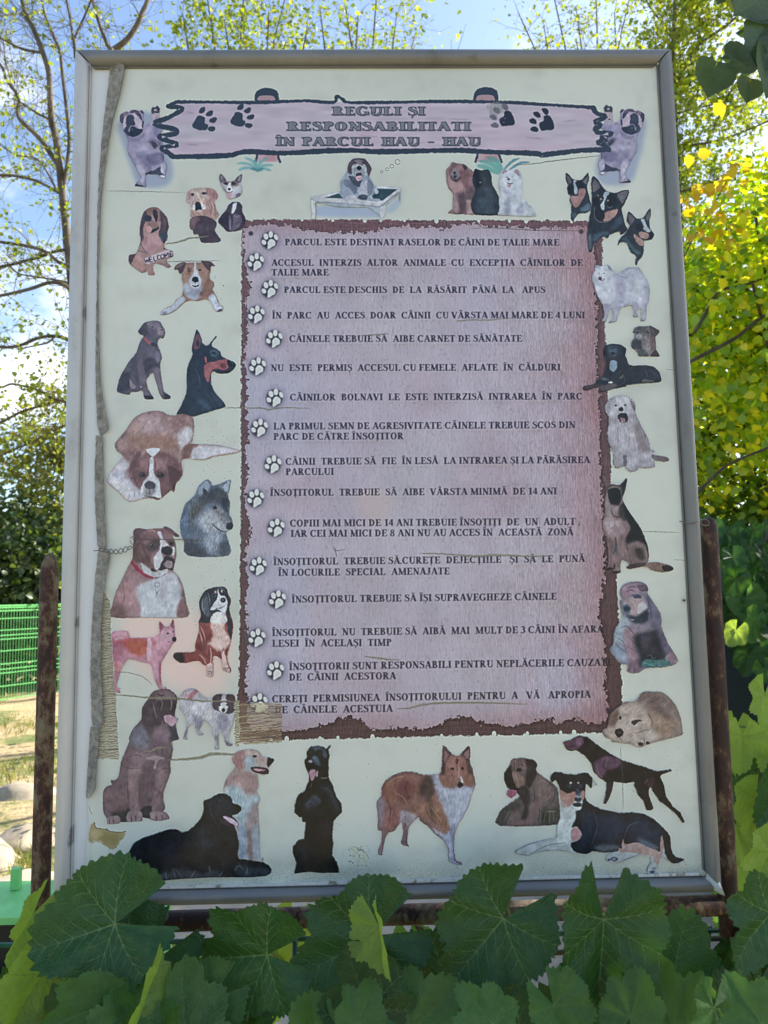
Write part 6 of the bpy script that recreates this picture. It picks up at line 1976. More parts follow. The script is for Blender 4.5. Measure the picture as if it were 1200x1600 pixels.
def wire_thing(name, lab, cat, curves, rad, mat=m_wire, group=None):
    m = MB()
    for c in curves: m.tube(bez(c), rad, 6)
    o = m.build(name, mat, None, True); props(o, lab, cat, group); return o
# twisted wire at left, over the peeled strip
t = np.linspace(0, 1, 26)
tw = []
for ph in (0, math.pi):
    c = []
    for k in t:
        px = 155+52*k; py = 858+4*math.sin(3*k)-10*max(0, k-0.55)
        q = P(px, py, -0.003-0.003*k); a = k*22+ph; amp = 0.0022+0.0028*k*(k < .9)
        c.append(q+Vector((0, math.cos(a)*0.001, math.sin(a)*amp)))
    tw.append(c)
tw.append([P(207, 842, 0.002), P(225, 842, 0.0), P(260, 843, 0.002), P(290, 843, 0.004), P(310, 844, 0.0075)])
tw.append([P(203, 841, 0.0), P(210, 838, -0.002), P(217, 842, -0.002), P(215, 849, -0.001), P(206, 850, 0.001), P(203, 844, 0.0)])
tw.append([P(157, 860, -0.002), P(150, 860, -0.001), P(146, 861, 0.0)])
wire_thing('wire_tie', 'twisted steel wire tied round the peeled strip beside the boxer picture', 'wire', tw, 0.0007, group='wires tying the board to its frame')
wire_thing('wire_tie', 'thin wire loop tied over the right rail to the rusty post top', 'wire',
           [[P(1062, 815, 0.004), P(1066, 815, -0.003), P(1080, 818, -0.0055), P(1090, 815, -0.001), P(1095, 812, 0.012), P(1104, 812, 0.017), P(1108, 818, 0.017), P(1102, 822, 0.017), P(1094, 818, 0.012)],
            [P(1092, 813, 0.008), P(1098, 820, 0.014), P(1107, 821, 0.0165)]], 0.0008, group='wires tying the board to its frame')
m_hook = noisy('pale_wire', [(0.3, (0.20, 0.17, 0.12)), (0.7, (0.42, 0.37, 0.28))], 60, rough=0.6)
wire_thing('wire_hook', 'pale bent wire hook over the lower rail under the collie picture', 'hook',
           [[P(781, 1375, -0.002), P(784, 1382, -0.006), P(791, 1389, -0.010), P(793, 1396, -0.012), P(788, 1401, -0.012), P(783, 1402, -0.009)]], 0.0016, m_hook)
wire_thing('wire_hook', 'dark S shaped wire hook hanging from the rusty lower bar at left', 'hook',
           [[P(256, 1424, 0.016), P(260, 1425, 0.012), P(262, 1432, 0.010), P(258, 1438, 0.010), P(252, 1440, 0.012), P(252, 1446, 0.012), P(259, 1450, 0.012), P(261, 1462, 0.014), P(259, 1472, 0.016)]], 0.0013)
# spider on the right edge of the sheet
m_bk, n_, b_ = mat_new('spider_black'); b_.inputs['Base Color'].default_value = (0.01, 0.01, 0.01, 1)
sp_ = MB(); c0 = P(1069, 938, 0.006)
sp_.tube([c0+Vector((-.002, 0, 0)), c0+Vector((-.001, 0, 0)), c0+Vector((.001, 0, 0)), c0+Vector((.002, 0, 0))], [0.0003, 0.0013, 0.0013, 0.0003], 8)
for a in range(8):
    an = a*math.pi/4+0.3; sp_.tube([c0, c0+Vector((.0022*math.cos(an), -.0016, .0022*math.sin(an))), c0+Vector((.004*math.cos(an), .001, .0038*math.sin(an)))], 0.0002, 4)
props(sp_.build('spider', m_bk), 'tiny black spider on the right rail beside the shar pei picture', 'spider')

# ---- green wire fence panel under the board
m_gw = noisy('dark_green_wire', [(0.3, (0.012, 0.07, 0.035)), (0.7, (0.02, 0.11, 0.055))], 40, rough=0.4)
def near_fence():
    root = empty('wire_fence', (0.5, 0.05, 0), label='dark green welded wire fence panel under the board, behind the vine', cat='fence')
    for (pa, pb) in (((225, 1470), (1300, 1452)), ((80, 1590), (1300, 1560))):
        a, b = P(*pa, 0.062), P(*pb, 0.062); a.x = -0.25; b.x = 1.6
        MB().tube([a, b], 0.0042, 8).build('cross_wire', m_gw, root, True)
    z = P(460, 1586, 0.062).z-0.115
    while z > 0.1:
        MB().tube([(-0.25, 0.062, z), (1.6, 0.062, z)], 0.0042, 8).build('cross_wire', m_gw, root, True); z -= 0.115
    x0 = P(461, 1500, 0.055).x; dx = P(697, 1500, 0.055).x-x0
    for k in range(-3, 6):
        x = x0+k*dx
        MB().tube([(x, 0.055, 0.05), (x, 0.055, P(461, 1436, 0.055).z-0.010*k*0.3)], 0.0042, 8).build('upright_wire', m_gw, root, True)
near_fence()

# ================================================================ leaves and trees
def vein_image():
    """grey picture of a vine leaf's veins (1 = vein) and blotches, u right, v up, stalk end at (0.5, 0.42)"""
    N = 384
    yy_, xx_ = np.mgrid[0:N, 0:N]/N
    m = np.zeros((N, N), np.float32)
    def seg(p, q, w0, w1):
        nonlocal m
        p = np.array(p); q = np.array(q); d = q-p; L2 = (d**2).sum()
        t = np.clip(((xx_-p[0])*d[0]+(yy_-p[1])*d[1])/L2, 0, 1)
        dist = np.hypot(xx_-p[0]-t*d[0], yy_-p[1]-t*d[1]); ww = w0+(w1-w0)*t
        m = np.maximum(m, np.clip(1.5-dist/ww, 0, 1)*(1-0.45*t))
    c = np.array((0.5, 0.36))
    for ang, ln in ((90, 0.58), (38, 0.48), (142, 0.48), (-12, 0.38), (192, 0.38)):
        a = R(ang); prev = c
        bend = 0.25*(-1 if ang < 90 else 1)*(0 if ang == 90 else 1)
        pts = [c+ln*s*np.array((math.cos(a+bend*s), math.sin(a+bend*s))) for s in np.linspace(0, 1, 7)]
        for i in range(6): seg(pts[i], pts[i+1], 0.0046*(1-i*0.13), 0.0046*(1-(i+1)*0.13))
        for s in (1, 2, 3, 4, 5):
            for sd in (-1, 1):
                b_ = a+sd*R(46); l2 = ln*(0.40-0.045*s)
                e = pts[s]+l2*np.array((math.cos(b_), math.sin(b_))); mid = pts[s]+0.5*l2*np.array((math.cos(b_-sd*0.12), math.sin(b_-sd*0.12)))
                seg(pts[s], mid, 0.0024, 0.0018); seg(mid, e, 0.0018, 0.001)
    im = bpy.data.images.new('leaf_veins', N, N); bf = np.ones((N, N, 4), np.float32); bf[..., :3] = m[..., None]
    im.colorspace_settings.name = 'Non-Color'; im.pixels.foreach_set(bf.ravel()); im.pack()
    return im
VEIN = vein_image()
def vine_mat(name, top, trans, tcol, gloss=0.035, vein=(0.13, 0.21, 0.07), rough=0.40, dust=0.35):
    m = bpy.data.materials.new(name); m.use_nodes = True
    n = m.node_tree; n.nodes.clear()
    im = n.nodes.new('ShaderNodeTexImage'); im.image = VEIN
    t = node(n, 'ShaderNodeTexCoord')
    no_ = node(n, 'ShaderNodeTexNoise', Scale=9.0); no_.inputs['Detail'].default_value = 5
    n2 = node(n, 'ShaderNodeTexNoise', Scale=70.0); n2.inputs['Detail'].default_value = 4
    oi = n.nodes.new('ShaderNodeObjectInfo')
    for q in (no_, n2): n.links.new(t.outputs['Object'], q.inputs['Vector'])
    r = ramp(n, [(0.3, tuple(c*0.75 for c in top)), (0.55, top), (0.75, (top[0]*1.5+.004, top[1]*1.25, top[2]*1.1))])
    n.links.new(no_.outputs['Fac'], r.inputs['Fac'])
    mv = node(n, 'ShaderNodeMix', data_type='RGBA'); mv.inputs['B'].default_value = (*vein, 1)
    n.links.new(im.outputs['Color'], mv.inputs['Factor']); n.links.new(r.outputs['Color'], mv.inputs['A'])
    # dusty residue specks
    r5 = ramp(n, [(0.66, (0, 0, 0)), (0.74, (dust, dust, dust))]); n.links.new(n2.outputs['Fac'], r5.inputs['Fac'])
    md = node(n, 'ShaderNodeMix', data_type='RGBA'); md.inputs['B'].default_value = (0.13, 0.17, 0.12, 1)
    n.links.new(r5.outputs['Color'], md.inputs['Factor']); n.links.new(mv.outputs['Result'], md.inputs['A'])
    hv = n.nodes.new('ShaderNodeHueSaturation'); mr = node(n, 'ShaderNodeMapRange'); mr.inputs['To Min'].default_value = 0.8; mr.inputs['To Max'].default_value = 1.3
    n.links.new(oi.outputs['Random'], mr.inputs['Value']); n.links.new(mr.outputs['Result'], hv.inputs['Value']); 
    n4 = node(n, 'ShaderNodeTexNoise', Scale=17.0); n4.inputs['Detail'].default_value = 3; n.links.new(t.outputs['Object'], n4.inputs['Vector'])
    r6 = ramp(n, [(0.70, (0, 0, 0)), (0.735, (1, 1, 1))]); n.links.new(n4.outputs['Fac'], r6.inputs['Fac'])
    mb = node(n, 'ShaderNodeMix', data_type='RGBA'); mb.inputs['B'].default_value = (0.13, 0.075, 0.025, 1)
    n.links.new(r6.outputs['Color'], mb.inputs['Factor']); n.links.new(md.outputs['Result'], mb.inputs['A'])
    n.links.new(mb.outputs['Result'], hv.inputs['Color'])
    d = n.nodes.new('ShaderNodeBsdfDiffuse'); tr = n.nodes.new('ShaderNodeBsdfTranslucent'); gl = n.nodes.new('ShaderNodeBsdfGlossy'); gl.inputs['Roughness'].default_value = rough
    tv = node(n, 'ShaderNodeMix', data_type='RGBA'); tv.inputs['A'].default_value = (*tcol, 1); tv.inputs['B'].default_value = (*[c*0.6 for c in tcol], 1)
    n.links.new(im.outputs['Color'], tv.inputs['Factor'])
    bp = node(n, 'ShaderNodeBump', Strength=0.5, Distance=0.002); n.links.new(im.outputs['Color'], bp.inputs['Height'])
    n3 = node(n, 'ShaderNodeTexNoise', Scale=38.0); n.links.new(t.outputs['Object'], n3.inputs['Vector'])
    bp2 = node(n, 'ShaderNodeBump', Strength=0.6, Distance=0.004); n.links.new(n3.outputs['Fac'], bp2.inputs['Height']); n.links.new(bp.outputs['Normal'], bp2.inputs['Normal'])
    for q in (d, gl): n.links.new(bp2.outputs['Normal'], q.inputs['Normal'])
    n.links.new(hv.outputs['Color'], d.inputs['Color']); n.links.new(tv.outputs['Result'], tr.inputs['Color'])
    a = n.nodes.new('ShaderNodeMixShader'); a.inputs[0].default_value = trans
    n.links.new(d.outputs[0], a.inputs[1]); n.links.new(tr.outputs[0], a.inputs[2])
    b = n.nodes.new('ShaderNodeMixShader'); b.inputs[0].default_value = gloss
    n.links.new(a.outputs[0], b.inputs[1]); n.links.new(gl.outputs[0], b.inputs[2])
    o = n.nodes.new('ShaderNodeOutputMaterial'); n.links.new(b.outputs[0], o.inputs['Surface'])
    return m
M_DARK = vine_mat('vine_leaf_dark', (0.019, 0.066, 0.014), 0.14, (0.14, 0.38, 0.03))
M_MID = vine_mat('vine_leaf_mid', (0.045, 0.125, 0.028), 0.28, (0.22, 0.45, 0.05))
M_LITE = vine_mat('vine_leaf_light', (0.16, 0.27, 0.05), 0.45, (0.45, 0.62, 0.06), dust=0.1)  # light copy of the vine leaf, sunlit look put into its colour

def leaf_outline(rg, lobed=1.0, n=170):
    """radius of a lobed, toothed vine leaf round its stalk end; angle 0 = towards the tip"""
    out = []
    marks = [-162.0]
    while marks[-1] < 162: marks.append(marks[-1]+rg.uniform(4.5, 10.5))
    amp = [rg.uniform(0.35, 1.25) for _ in marks]
    j = lambda s: rg.uniform(1-s, 1+s)
    lobes = [(rg.uniform(-5, 5), 1.0, 25), (48*j(.1), 0.84*j(.07), 23), (-50*j(.1), 0.84*j(.07), 23), (97*j(.06), 0.62*j(.1), 26), (-97*j(.06), 0.62*j(.1), 26), (138, 0.44*j(.12), 20), (-138, 0.44*j(.12), 20)]
    dep = [lobed*j(.35) for _ in lobes]; p1, p2 = rg.uniform(0, 6), rg.uniform(0, 6)
    for i in range(n):
        a = -161+322*i/(n-1)
        r = 0
        for (c, h, w_), dd in zip(lobes, dep):
            d = abs(a-c); r = max(r, h*(1-0.42*dd*min(1, d/(w_*1.35))**1.6))
        r *= 1+0.03*math.sin(R(a)*4+p1)+0.02*math.sin(R(a)*9+p2)
        k = max(q for q in range(len(marks)) if marks[q] <= a+1e-6); k = min(k, len(marks)-2)
        fr = (a-marks[k])/(marks[k+1]-marks[k])
        r *= 1+0.095*amp[k]*((fr/0.6 if fr < 0.6 else (1-fr)/0.4)-0.5)
        out.append((R(a), r))
    return out
def vine_leaf_mesh(seed, lobed=1.0, fold=0.25, curl=0.2):
    rg = random.Random(seed); ol = leaf_outline(rg, lobed)
    rings = (0.0, 0.12, 0.3, 0.5, 0.7, 0.86, 0.95, 1.0); v = []; uvs = []
    ph = [rg.uniform(0, 6.28) for _ in range(5)]
    va = [0, R(52), R(-52), R(104), R(-104)]
    for j, s in enumerate(rings):
        for (a, r) in ol:
            rr = r*s if s > 0.9 else s*(r*s+(0.80)*(1-s)) if s > 0 else 0
            x, y = math.sin(a)*rr, math.cos(a)*rr
            near = min(abs(a-q) for q in va)
            z = -fold*abs(x)*0.55+0.05*rr*math.cos(near*7) * (1 if s > 0.1 else 0)
            z += -curl*rr*rr*(0.55+0.25*math.sin(a*1+ph[0]))+0.075*math.sin(a*4+ph[1])*rr**2+0.035*math.sin(9*x+ph[2])*math.cos(8*y+ph[3])*rr
            v.append((x, z, y)); uvs.append((0.5+x*0.5, 0.36+y*0.58))
    n = len(ol); f = []
    for j in range(len(rings)-1):
        for i in range(n-1):
            a, b = j*n+i, j*n+i+1
            f.append((a, b, b+n, a+n) if j > 0 else (a, b+n, a+n))
    me = mesh('vine_leaf', v, f)
    uv = me.uv_layers.new(name='UVMap')
    for lp in me.loops: uv.data[lp.index].uv = uvs[lp.vertex_index]
    me.polygons.foreach_set('use_smooth', [True]*len(me.polygons))
    return me
LEAFM = {}
def leaf_obj(parent, px, py, Y, size_px, dir_deg, tilt=(0, 0), mat='D', var=0, fold=None, name='leaf'):
    """stalk end at photo (px, py) on plane Y; tip points to dir_deg in the picture (0 = right, 90 = up)"""
    key = (var, mat)
    if key not in LEAFM:
        me = vine_leaf_mesh(100+var, lobed=(0.75, 1.0, 0.85, 1.15, 0.7, 0.95)[var % 6], fold=(0.2, 0.5, 0.1, 0.35, 0.25, 0.9, 0.3, 0.15, 0.45, 0.05, 0.6, 0.25)[var % 12], curl=(0.22, 0.12, 0.3, 0.2, 0.35, 0.1, 0.5, 0.05, 0.25, 0.4, 0.2, 0.3)[var % 12])
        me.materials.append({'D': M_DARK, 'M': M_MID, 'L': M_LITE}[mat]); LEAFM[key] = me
    o = bpy.data.objects.new(name, LEAFM[key]); C.objects.link(o)
    d = (Y-CAM.y); s = size_px*d/1200.0/1.0
    p = P(px, py, Y)
    rot = Matrix.Rotation(R(-(90-dir_deg)) * -1 * -1, 4, 'Y')   # turn in the picture plane
    tl = Matrix.Rotation(R(tilt[0]), 4, 'X') @ Matrix.Rotation(R(tilt[1]), 4, 'Z')
    m = Matrix.Translation(p) @ tl @ Matrix.Rotation(R(90-dir_deg), 4, 'Y') @ Matrix.Scale(s, 4)
    o.matrix_world = m
    if parent is not None:
        o.parent = parent; o.matrix_parent_inverse = Matrix.Translation(-Vector(parent.location))
    return o
m_stem = noisy('vine_stem', [(0.3, (0.10, 0.15, 0.03)), (0.7, (0.22, 0.28, 0.07))], 30, rough=0.5)
m_wood = noisy('vine_wood', [(0.3, (0.06, 0.045, 0.03)), (0.7, (0.14, 0.10, 0.06))], 40, rough=0.9, bump=0.5, stretch=(1, 1, .2))
vine = empty('grape_vine', (0.5, -0.05, 0.0), label='dark green grape vine leaves spread over the wire fence in front of the board', cat='vine')
FRONT = [  # px, py, Y, length, direction, tilt, material, variant
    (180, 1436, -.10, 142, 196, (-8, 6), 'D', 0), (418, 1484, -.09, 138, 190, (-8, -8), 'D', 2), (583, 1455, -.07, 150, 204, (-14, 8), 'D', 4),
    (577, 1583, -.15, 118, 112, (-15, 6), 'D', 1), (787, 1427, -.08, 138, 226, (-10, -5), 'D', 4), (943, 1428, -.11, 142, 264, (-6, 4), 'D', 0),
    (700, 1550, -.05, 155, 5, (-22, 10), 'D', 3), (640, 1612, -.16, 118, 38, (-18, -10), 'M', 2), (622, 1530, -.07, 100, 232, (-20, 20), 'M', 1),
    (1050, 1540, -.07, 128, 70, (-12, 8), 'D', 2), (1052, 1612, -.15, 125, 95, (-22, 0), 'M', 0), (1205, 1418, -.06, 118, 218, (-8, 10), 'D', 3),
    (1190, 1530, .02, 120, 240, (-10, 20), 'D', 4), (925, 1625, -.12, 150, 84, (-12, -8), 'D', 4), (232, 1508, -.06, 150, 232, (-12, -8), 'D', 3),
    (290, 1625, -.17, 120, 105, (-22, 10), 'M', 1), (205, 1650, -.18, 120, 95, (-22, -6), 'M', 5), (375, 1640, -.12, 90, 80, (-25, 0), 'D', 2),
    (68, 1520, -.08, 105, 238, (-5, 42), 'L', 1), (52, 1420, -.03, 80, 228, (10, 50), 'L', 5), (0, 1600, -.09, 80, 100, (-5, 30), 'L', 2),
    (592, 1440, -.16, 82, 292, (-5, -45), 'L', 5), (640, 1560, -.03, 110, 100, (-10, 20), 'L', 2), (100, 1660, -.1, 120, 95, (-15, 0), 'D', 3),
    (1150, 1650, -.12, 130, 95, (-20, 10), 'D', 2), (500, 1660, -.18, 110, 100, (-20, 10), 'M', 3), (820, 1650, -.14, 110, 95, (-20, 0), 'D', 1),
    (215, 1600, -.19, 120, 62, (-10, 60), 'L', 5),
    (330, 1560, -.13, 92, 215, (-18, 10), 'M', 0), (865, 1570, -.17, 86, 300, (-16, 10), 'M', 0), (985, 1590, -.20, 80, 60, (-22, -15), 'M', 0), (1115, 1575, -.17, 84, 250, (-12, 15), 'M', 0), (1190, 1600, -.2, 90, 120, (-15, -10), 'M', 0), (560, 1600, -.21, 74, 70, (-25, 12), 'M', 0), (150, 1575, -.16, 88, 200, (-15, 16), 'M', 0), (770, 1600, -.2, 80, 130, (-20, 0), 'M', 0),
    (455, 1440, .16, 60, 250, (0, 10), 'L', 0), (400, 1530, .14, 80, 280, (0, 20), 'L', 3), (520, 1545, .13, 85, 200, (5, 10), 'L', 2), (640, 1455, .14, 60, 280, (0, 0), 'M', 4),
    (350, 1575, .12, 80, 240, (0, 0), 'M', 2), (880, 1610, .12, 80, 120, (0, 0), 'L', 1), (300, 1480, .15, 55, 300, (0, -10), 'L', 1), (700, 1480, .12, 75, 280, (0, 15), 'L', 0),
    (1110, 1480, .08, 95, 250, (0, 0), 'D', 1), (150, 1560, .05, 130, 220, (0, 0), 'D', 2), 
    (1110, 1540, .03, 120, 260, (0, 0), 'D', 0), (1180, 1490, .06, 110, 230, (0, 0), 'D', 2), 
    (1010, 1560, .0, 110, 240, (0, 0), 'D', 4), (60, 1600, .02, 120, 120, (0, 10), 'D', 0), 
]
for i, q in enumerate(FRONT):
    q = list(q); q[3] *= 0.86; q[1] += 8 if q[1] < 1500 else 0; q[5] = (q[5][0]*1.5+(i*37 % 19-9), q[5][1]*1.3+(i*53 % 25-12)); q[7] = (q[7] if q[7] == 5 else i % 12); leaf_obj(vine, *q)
def stem(pts, rad, mat=m_stem, parent=vine, name='stem'):
    m = MB(); m.tube(bez([P(*p) for p in pts], 5), rad, 7); return m.build(name, mat, parent, True)
stem([(68, 1521, -.08), (90, 1527, -.06), (118, 1532, -.03), (140, 1528, 0)], 0.0022)
stem([(60, 1538, -.05), (90, 1540, -.04), (120, 1545, -.02), (150, 1545, 0)], 0.0036)
stem([(45, 1640, .0), (52, 1590, -.01), (50, 1560, -.01), (58, 1540, -.02)], 0.0055, m_wood)
stem([(180, 1444, -.10), (215, 1450, -.04), (240, 1475, .0), (250, 1510, .03)], 0.0018)
stem([(418, 1484, -.09), (435, 1500, -.04), (445, 1530, 0), (462, 1600, .03), (470, 1650, .04)], 0.0022)
stem([(583, 1455, -.07), (600, 1470, -.03), (640, 1475, .02), (680, 1472, .05)], 0.0028)
stem([(787, 1427, -.08), (790, 1410, -.03), (800, 1440, .02)], 0.0018)
stem([(943, 1428, -.11), (945, 1440, -.04), (960, 1470, .04)], 0.0018)
stem([(640, 1475, .03), (720, 1480, .06), (850, 1490, .08), (1000, 1470, .09), (1150, 1465, .08), (1250, 1450, .08)], 0.004, m_wood)
stem([(470, 1650, .04), (560, 1560, .07), (640, 1475, .03)], 0.004, m_wood)
# tendril loop on the cross wire
stem([(642, 1452, .05), (648, 1466, .045), (655, 1466, .06), (660, 1452, .065), (650, 1448, .055), (664, 1462, .05), (672, 1478, .05), (675, 1490, .05)], 0.0022, m_wood, name='tendril')
stem([(805, 1568, .05), (812, 1580, .045), (825, 1582, .05), (832, 1570, .055)], 0.0018, m_wood, name='tendril')

# right hand vine: sunlit and shaded looks put into the leaf colours, beside the rusty post
vr = empty('grape_vine', (1.35, 0.25, 0.0), label='brighter grape vine shoot right of the rusty post, leaves coloured as if sunlit', cat='vine')
for q in [(1195, 1085, .35, 66, 258, (0, 20), 'L', 2), (1150, 1135, .30, 48, 262, (0, -25), 'L', 1), (1160, 1150, .22, 70, 268, (5, -20), 'L', 3), (1215, 1140, .25, 90, 230, (0, 20), 'L', 0),
          (1150, 1215, .30, 74, 290, (0, 20), 'D', 4), (1185, 1250, .22, 78, 250, (0, 0), 'L', 2), (1150, 1290, .35, 75, 280, (0, 20), 'L', 3), (1205, 1330, .12, 92, 235, (0, 10), 'L', 1),
          (1165, 1195, .40, 60, 250, (0, 0), 'L', 5), (1230, 1230, .2, 100, 220, (0, 10), 'D', 0), (1215, 1420, .1, 90, 240, (0, 0), 'D', 4), (1175, 1345, .42, 60, 250, (0, 0), 'L', 0),
          (1210, 1190, .4, 80, 240, (0, 0), 'L', 4), (1240, 1300, .3, 90, 200, (0, 0), 'M', 3), (1190, 1290, .45, 70, 270, (0, 0), 'D', 3)]:
    q = list(q); q[3] *= 0.80; leaf_obj(vr, *q)
r_ = random.Random(44)
for k in range(26):
    leaf_obj(vr, r_.uniform(1120, 1260), r_.uniform(1170, 1430), r_.uniform(.38, .7), r_.uniform(36, 56), 260+r_.uniform(-50, 50), (r_.uniform(-25, 25), r_.uniform(-35, 35)), r_.choice('DDML'), r_.randrange(12))
stem([(1140, 1133, .3), (1165, 1136, .28), (1200, 1140, .25), (1260, 1142, .25)], 0.0022, parent=vr)
stem([(1142, 1185, .3), (1170, 1165, .28), (1200, 1148, .26), (1260, 1130, .25)], 0.0020, parent=vr)
stem([(1180, 1240, .3), (1185, 1225, .28), (1192, 1205, .27), (1188, 1195, .27), (1180, 1205, .28)], 0.0018, m_wood, vr)
stem([(1260, 1130, .25), (1265, 1300, .2), (1270, 1500, .15), (1275, 1700, .1)], 0.006, m_wood, vr)
# dark vine hanging over the shaded wall
vh = empty('hanging_vine', (2.4, 2.2, 0.0), label='vine with broad leaves hanging in shade before the dark wall', cat='vine')
r_ = random.Random(12)
for (px, py, s, m) in [(1165, 935, 38, 'M'), (1140, 960, 34, 'D'), (1178, 970, 40, 'M'), (1205, 985, 36, 'D'), (1195, 920, 34, 'D'), (1150, 905, 30, 'D'), (1130, 925, 30, 'D'), (1175, 890, 30, 'D'), (1205, 880, 34, 'D'), (1185, 1010, 38, 'D'), (1150, 985, 28, 'L'), (1133, 985, 16, 'L'), (1172, 972, 14, 'L'), (1210, 1030, 34, 'D'), (1170, 1025, 32, 'D'), (1128, 890, 28, 'D'), (1145, 870, 30, 'D'), (1205, 945, 30, 'D'), (1160, 1000, 28, 'D'), (1120, 950, 24, 'D'), (1195, 1045, 24, 'D')]:
    leaf_obj(vh, px, py, 2.2+r_.uniform(-.3, .3), s, 270+r_.uniform(-35, 35), (r_.uniform(-20, 20), r_.uniform(-30, 30)), m, r_.randrange(6))
for k in range(80):
    leaf_obj(vh, r_.uniform(1105, 1260), r_.uniform(825, 950), 2.5+r_.uniform(-.3, .4), r_.uniform(22, 34), 270+r_.uniform(-50, 50), (r_.uniform(-30, 30), r_.uniform(-40, 40)), 'D' if r_.random() < .93 else 'M', r_.randrange(6))  # mostly the dark leaf colour, standing in for deep shade
MB().tube([P(1230, 700, 2.5), P(1200, 830, 2.4), P(1180, 930, 2.3), P(1190, 1030, 2.25)], 0.008, 6).build('stem', m_wood, vh, True)

# branch with big heart shaped leaves reaching in at the upper right, near the camera
def heart_mesh(seed):
    rg = random.Random(seed); v = []; uvs = []; f = []
    prof = [(0.0, 0.0), (0.03, 0.18), (0.10, 0.33), (0.20, 0.41), (0.33, 0.43), (0.47, 0.38), (0.60, 0.28), (0.73, 0.17), (0.86, 0.075), (0.95, 0.022), (1.0, 0.0)]
    n = 30
    bend = rg.uniform(0.1, 0.35); fold = rg.uniform(0.15, 0.6)
    for i in range(n+1):
        t = i/n; w_ = np.interp(t, [p[0] for p in prof], [p[1] for p in prof])
        w_ *= 1+0.05*((i*1.0) % 2-0.5)
        for s in (-1, -.66, -.33, 0, .33, .66, 1):
            x = w_*s; y = t-0.10*(abs(s))*(1-t)*1.2*(t < .3)
            v.append((x, -fold*abs(x)*0.7-bend*t*t+0.02*math.sin(8*t+3*s), y)); uvs.append((0.5+x*0.55, 0.36+y*0.6))
    for i in range(n):
        for j in range(6): f.append((i*7+j, i*7+j+1, (i+1)*7+j+1, (i+1)*7+j))
    me = mesh('heart_leaf', v, f); uv = me.uv_layers.new(name='UVMap')
    for lp in me.loops: uv.data[lp.index].uv = uvs[lp.vertex_index]
    me.polygons.foreach_set('use_smooth', [True]*len(me.polygons))
    return me
M_NEAR = vine_mat('poplar_leaf_shaded', (0.040, 0.070, 0.040), 0.30, (0.20, 0.30, 0.06), gloss=0.06, rough=0.4, dust=0.0)  # shaded copy of the leaf, shade put into its darker colour
M_NEARL = vine_mat('poplar_leaf_lit', (0.20, 0.25, 0.04), 0.5, (0.62, 0.60, 0.05), gloss=0.04, dust=0.0)  # lit copy of the leaf, sunlight put into its yellower colour
br = empty('overhanging_branch', (1.15, 0.1, Z0+1.5), label='branch end with big dark heart shaped leaves hanging at the upper right corner', cat='branch')
hm = []
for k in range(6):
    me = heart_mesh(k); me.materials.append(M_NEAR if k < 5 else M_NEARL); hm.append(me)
for (px, py, Y, s, dr, tl, k) in [(1195, -10, .10, 105, 222, (0, 10), 0), (1215, 30, .08, 100, 250, (0, -10), 1), (1118, 104, .14, 68, 248, (0, 0), 2), (1180, 96, .12, 84, 212, (-30, 10), 3),
                                  (1197, 86, .07, 80, 255, (0, 25), 1), (1172, 92, .16, 50, 215, (0, 0), 0), (1172, 128, .16, 46, 250, (0, 0), 2), (1205, 52, .16, 60, 215, (0, 0), 4), (1140, -12, .18, 46, 265, (0, 20), 5),
                                  (1122, -20, .18, 40, 250, (0, 30), 3), (1165, -25, .16, 50, 240, (0, 0), 4), (1215, 75, .1, 60, 200, (0, 20), 3)]:
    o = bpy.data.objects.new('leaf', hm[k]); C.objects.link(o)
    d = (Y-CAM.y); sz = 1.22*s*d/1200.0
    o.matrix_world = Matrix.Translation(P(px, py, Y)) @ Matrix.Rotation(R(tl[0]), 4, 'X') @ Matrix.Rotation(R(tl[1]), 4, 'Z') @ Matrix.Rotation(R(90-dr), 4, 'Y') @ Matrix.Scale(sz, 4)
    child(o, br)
stem([(1120, 106, .14), (1135, 100, .15), (1155, 95, .15), (1180, 80, .14), (1210, 65, .12), (1290, 20, .1)], 0.0016, parent=br)
stem([(1210, 65, .12), (1290, 20, .1), (1400, -80, .1)], 0.004, m_wood, br)
# ---------------------------------------------------------------- trees: traced limbs, random twigs, thousands of small leaves
def leaf_cloud(name, pts, size, mat, parent, seed, nbias=(0, -0.3, 0.6), asp=0.8, droop=0.5):
    r = np.random.RandomState(seed); n = len(pts)
    nr = r.randn(n, 3)*0.8+np.array(nbias); nr /= np.linalg.norm(nr, axis=1)[:, None]
    d = r.randn(n, 3)*0.7+np.array([0, 0, -droop]); d -= (d*nr).sum(1)[:, None]*nr; d /= np.maximum(np.linalg.norm(d, axis=1), 1e-6)[:, None]
    s = np.cross(nr, d)
    sz = size*(0.6+0.8*r.rand(n))[:, None]
    w_ = sz*asp*0.5; lift = nr*sz*0.12
    V = np.stack([pts, pts+d*sz*0.22+s*w_*0.85+lift, pts+d*sz*0.58+s*w_*0.8+lift, pts+d*sz, pts+d*sz*0.58-s*w_*0.8+lift, pts+d*sz*0.22-s*w_*0.85+lift], 1).reshape(-1, 3)
    base = np.arange(n)[:, None]*6
    F = np.concatenate([base+np.array([0, 1, 2, 3]), base+np.array([0, 3, 4, 5])], 1).reshape(-1)
    me = bpy.data.meshes.new(name)
    me.vertices.add(len(V)); me.vertices.foreach_set('co', V.astype(np.float32).ravel())
    me.loops.add(len(F)); me.loops.foreach_set('vertex_index', F.astype(np.int32))
    me.polygons.add(n*2); me.polygons.foreach_set('loop_start', np.arange(n*2, dtype=np.int32)*4); me.polygons.foreach_set('loop_total', np.full(n*2, 4, np.int32))
    me.update(calc_edges=True); me.validate()
    me.materials.append(mat)
    o = bpy.data.objects.new(name, me); C.objects.link(o)
    if parent is not None: child(o, parent)
    return o
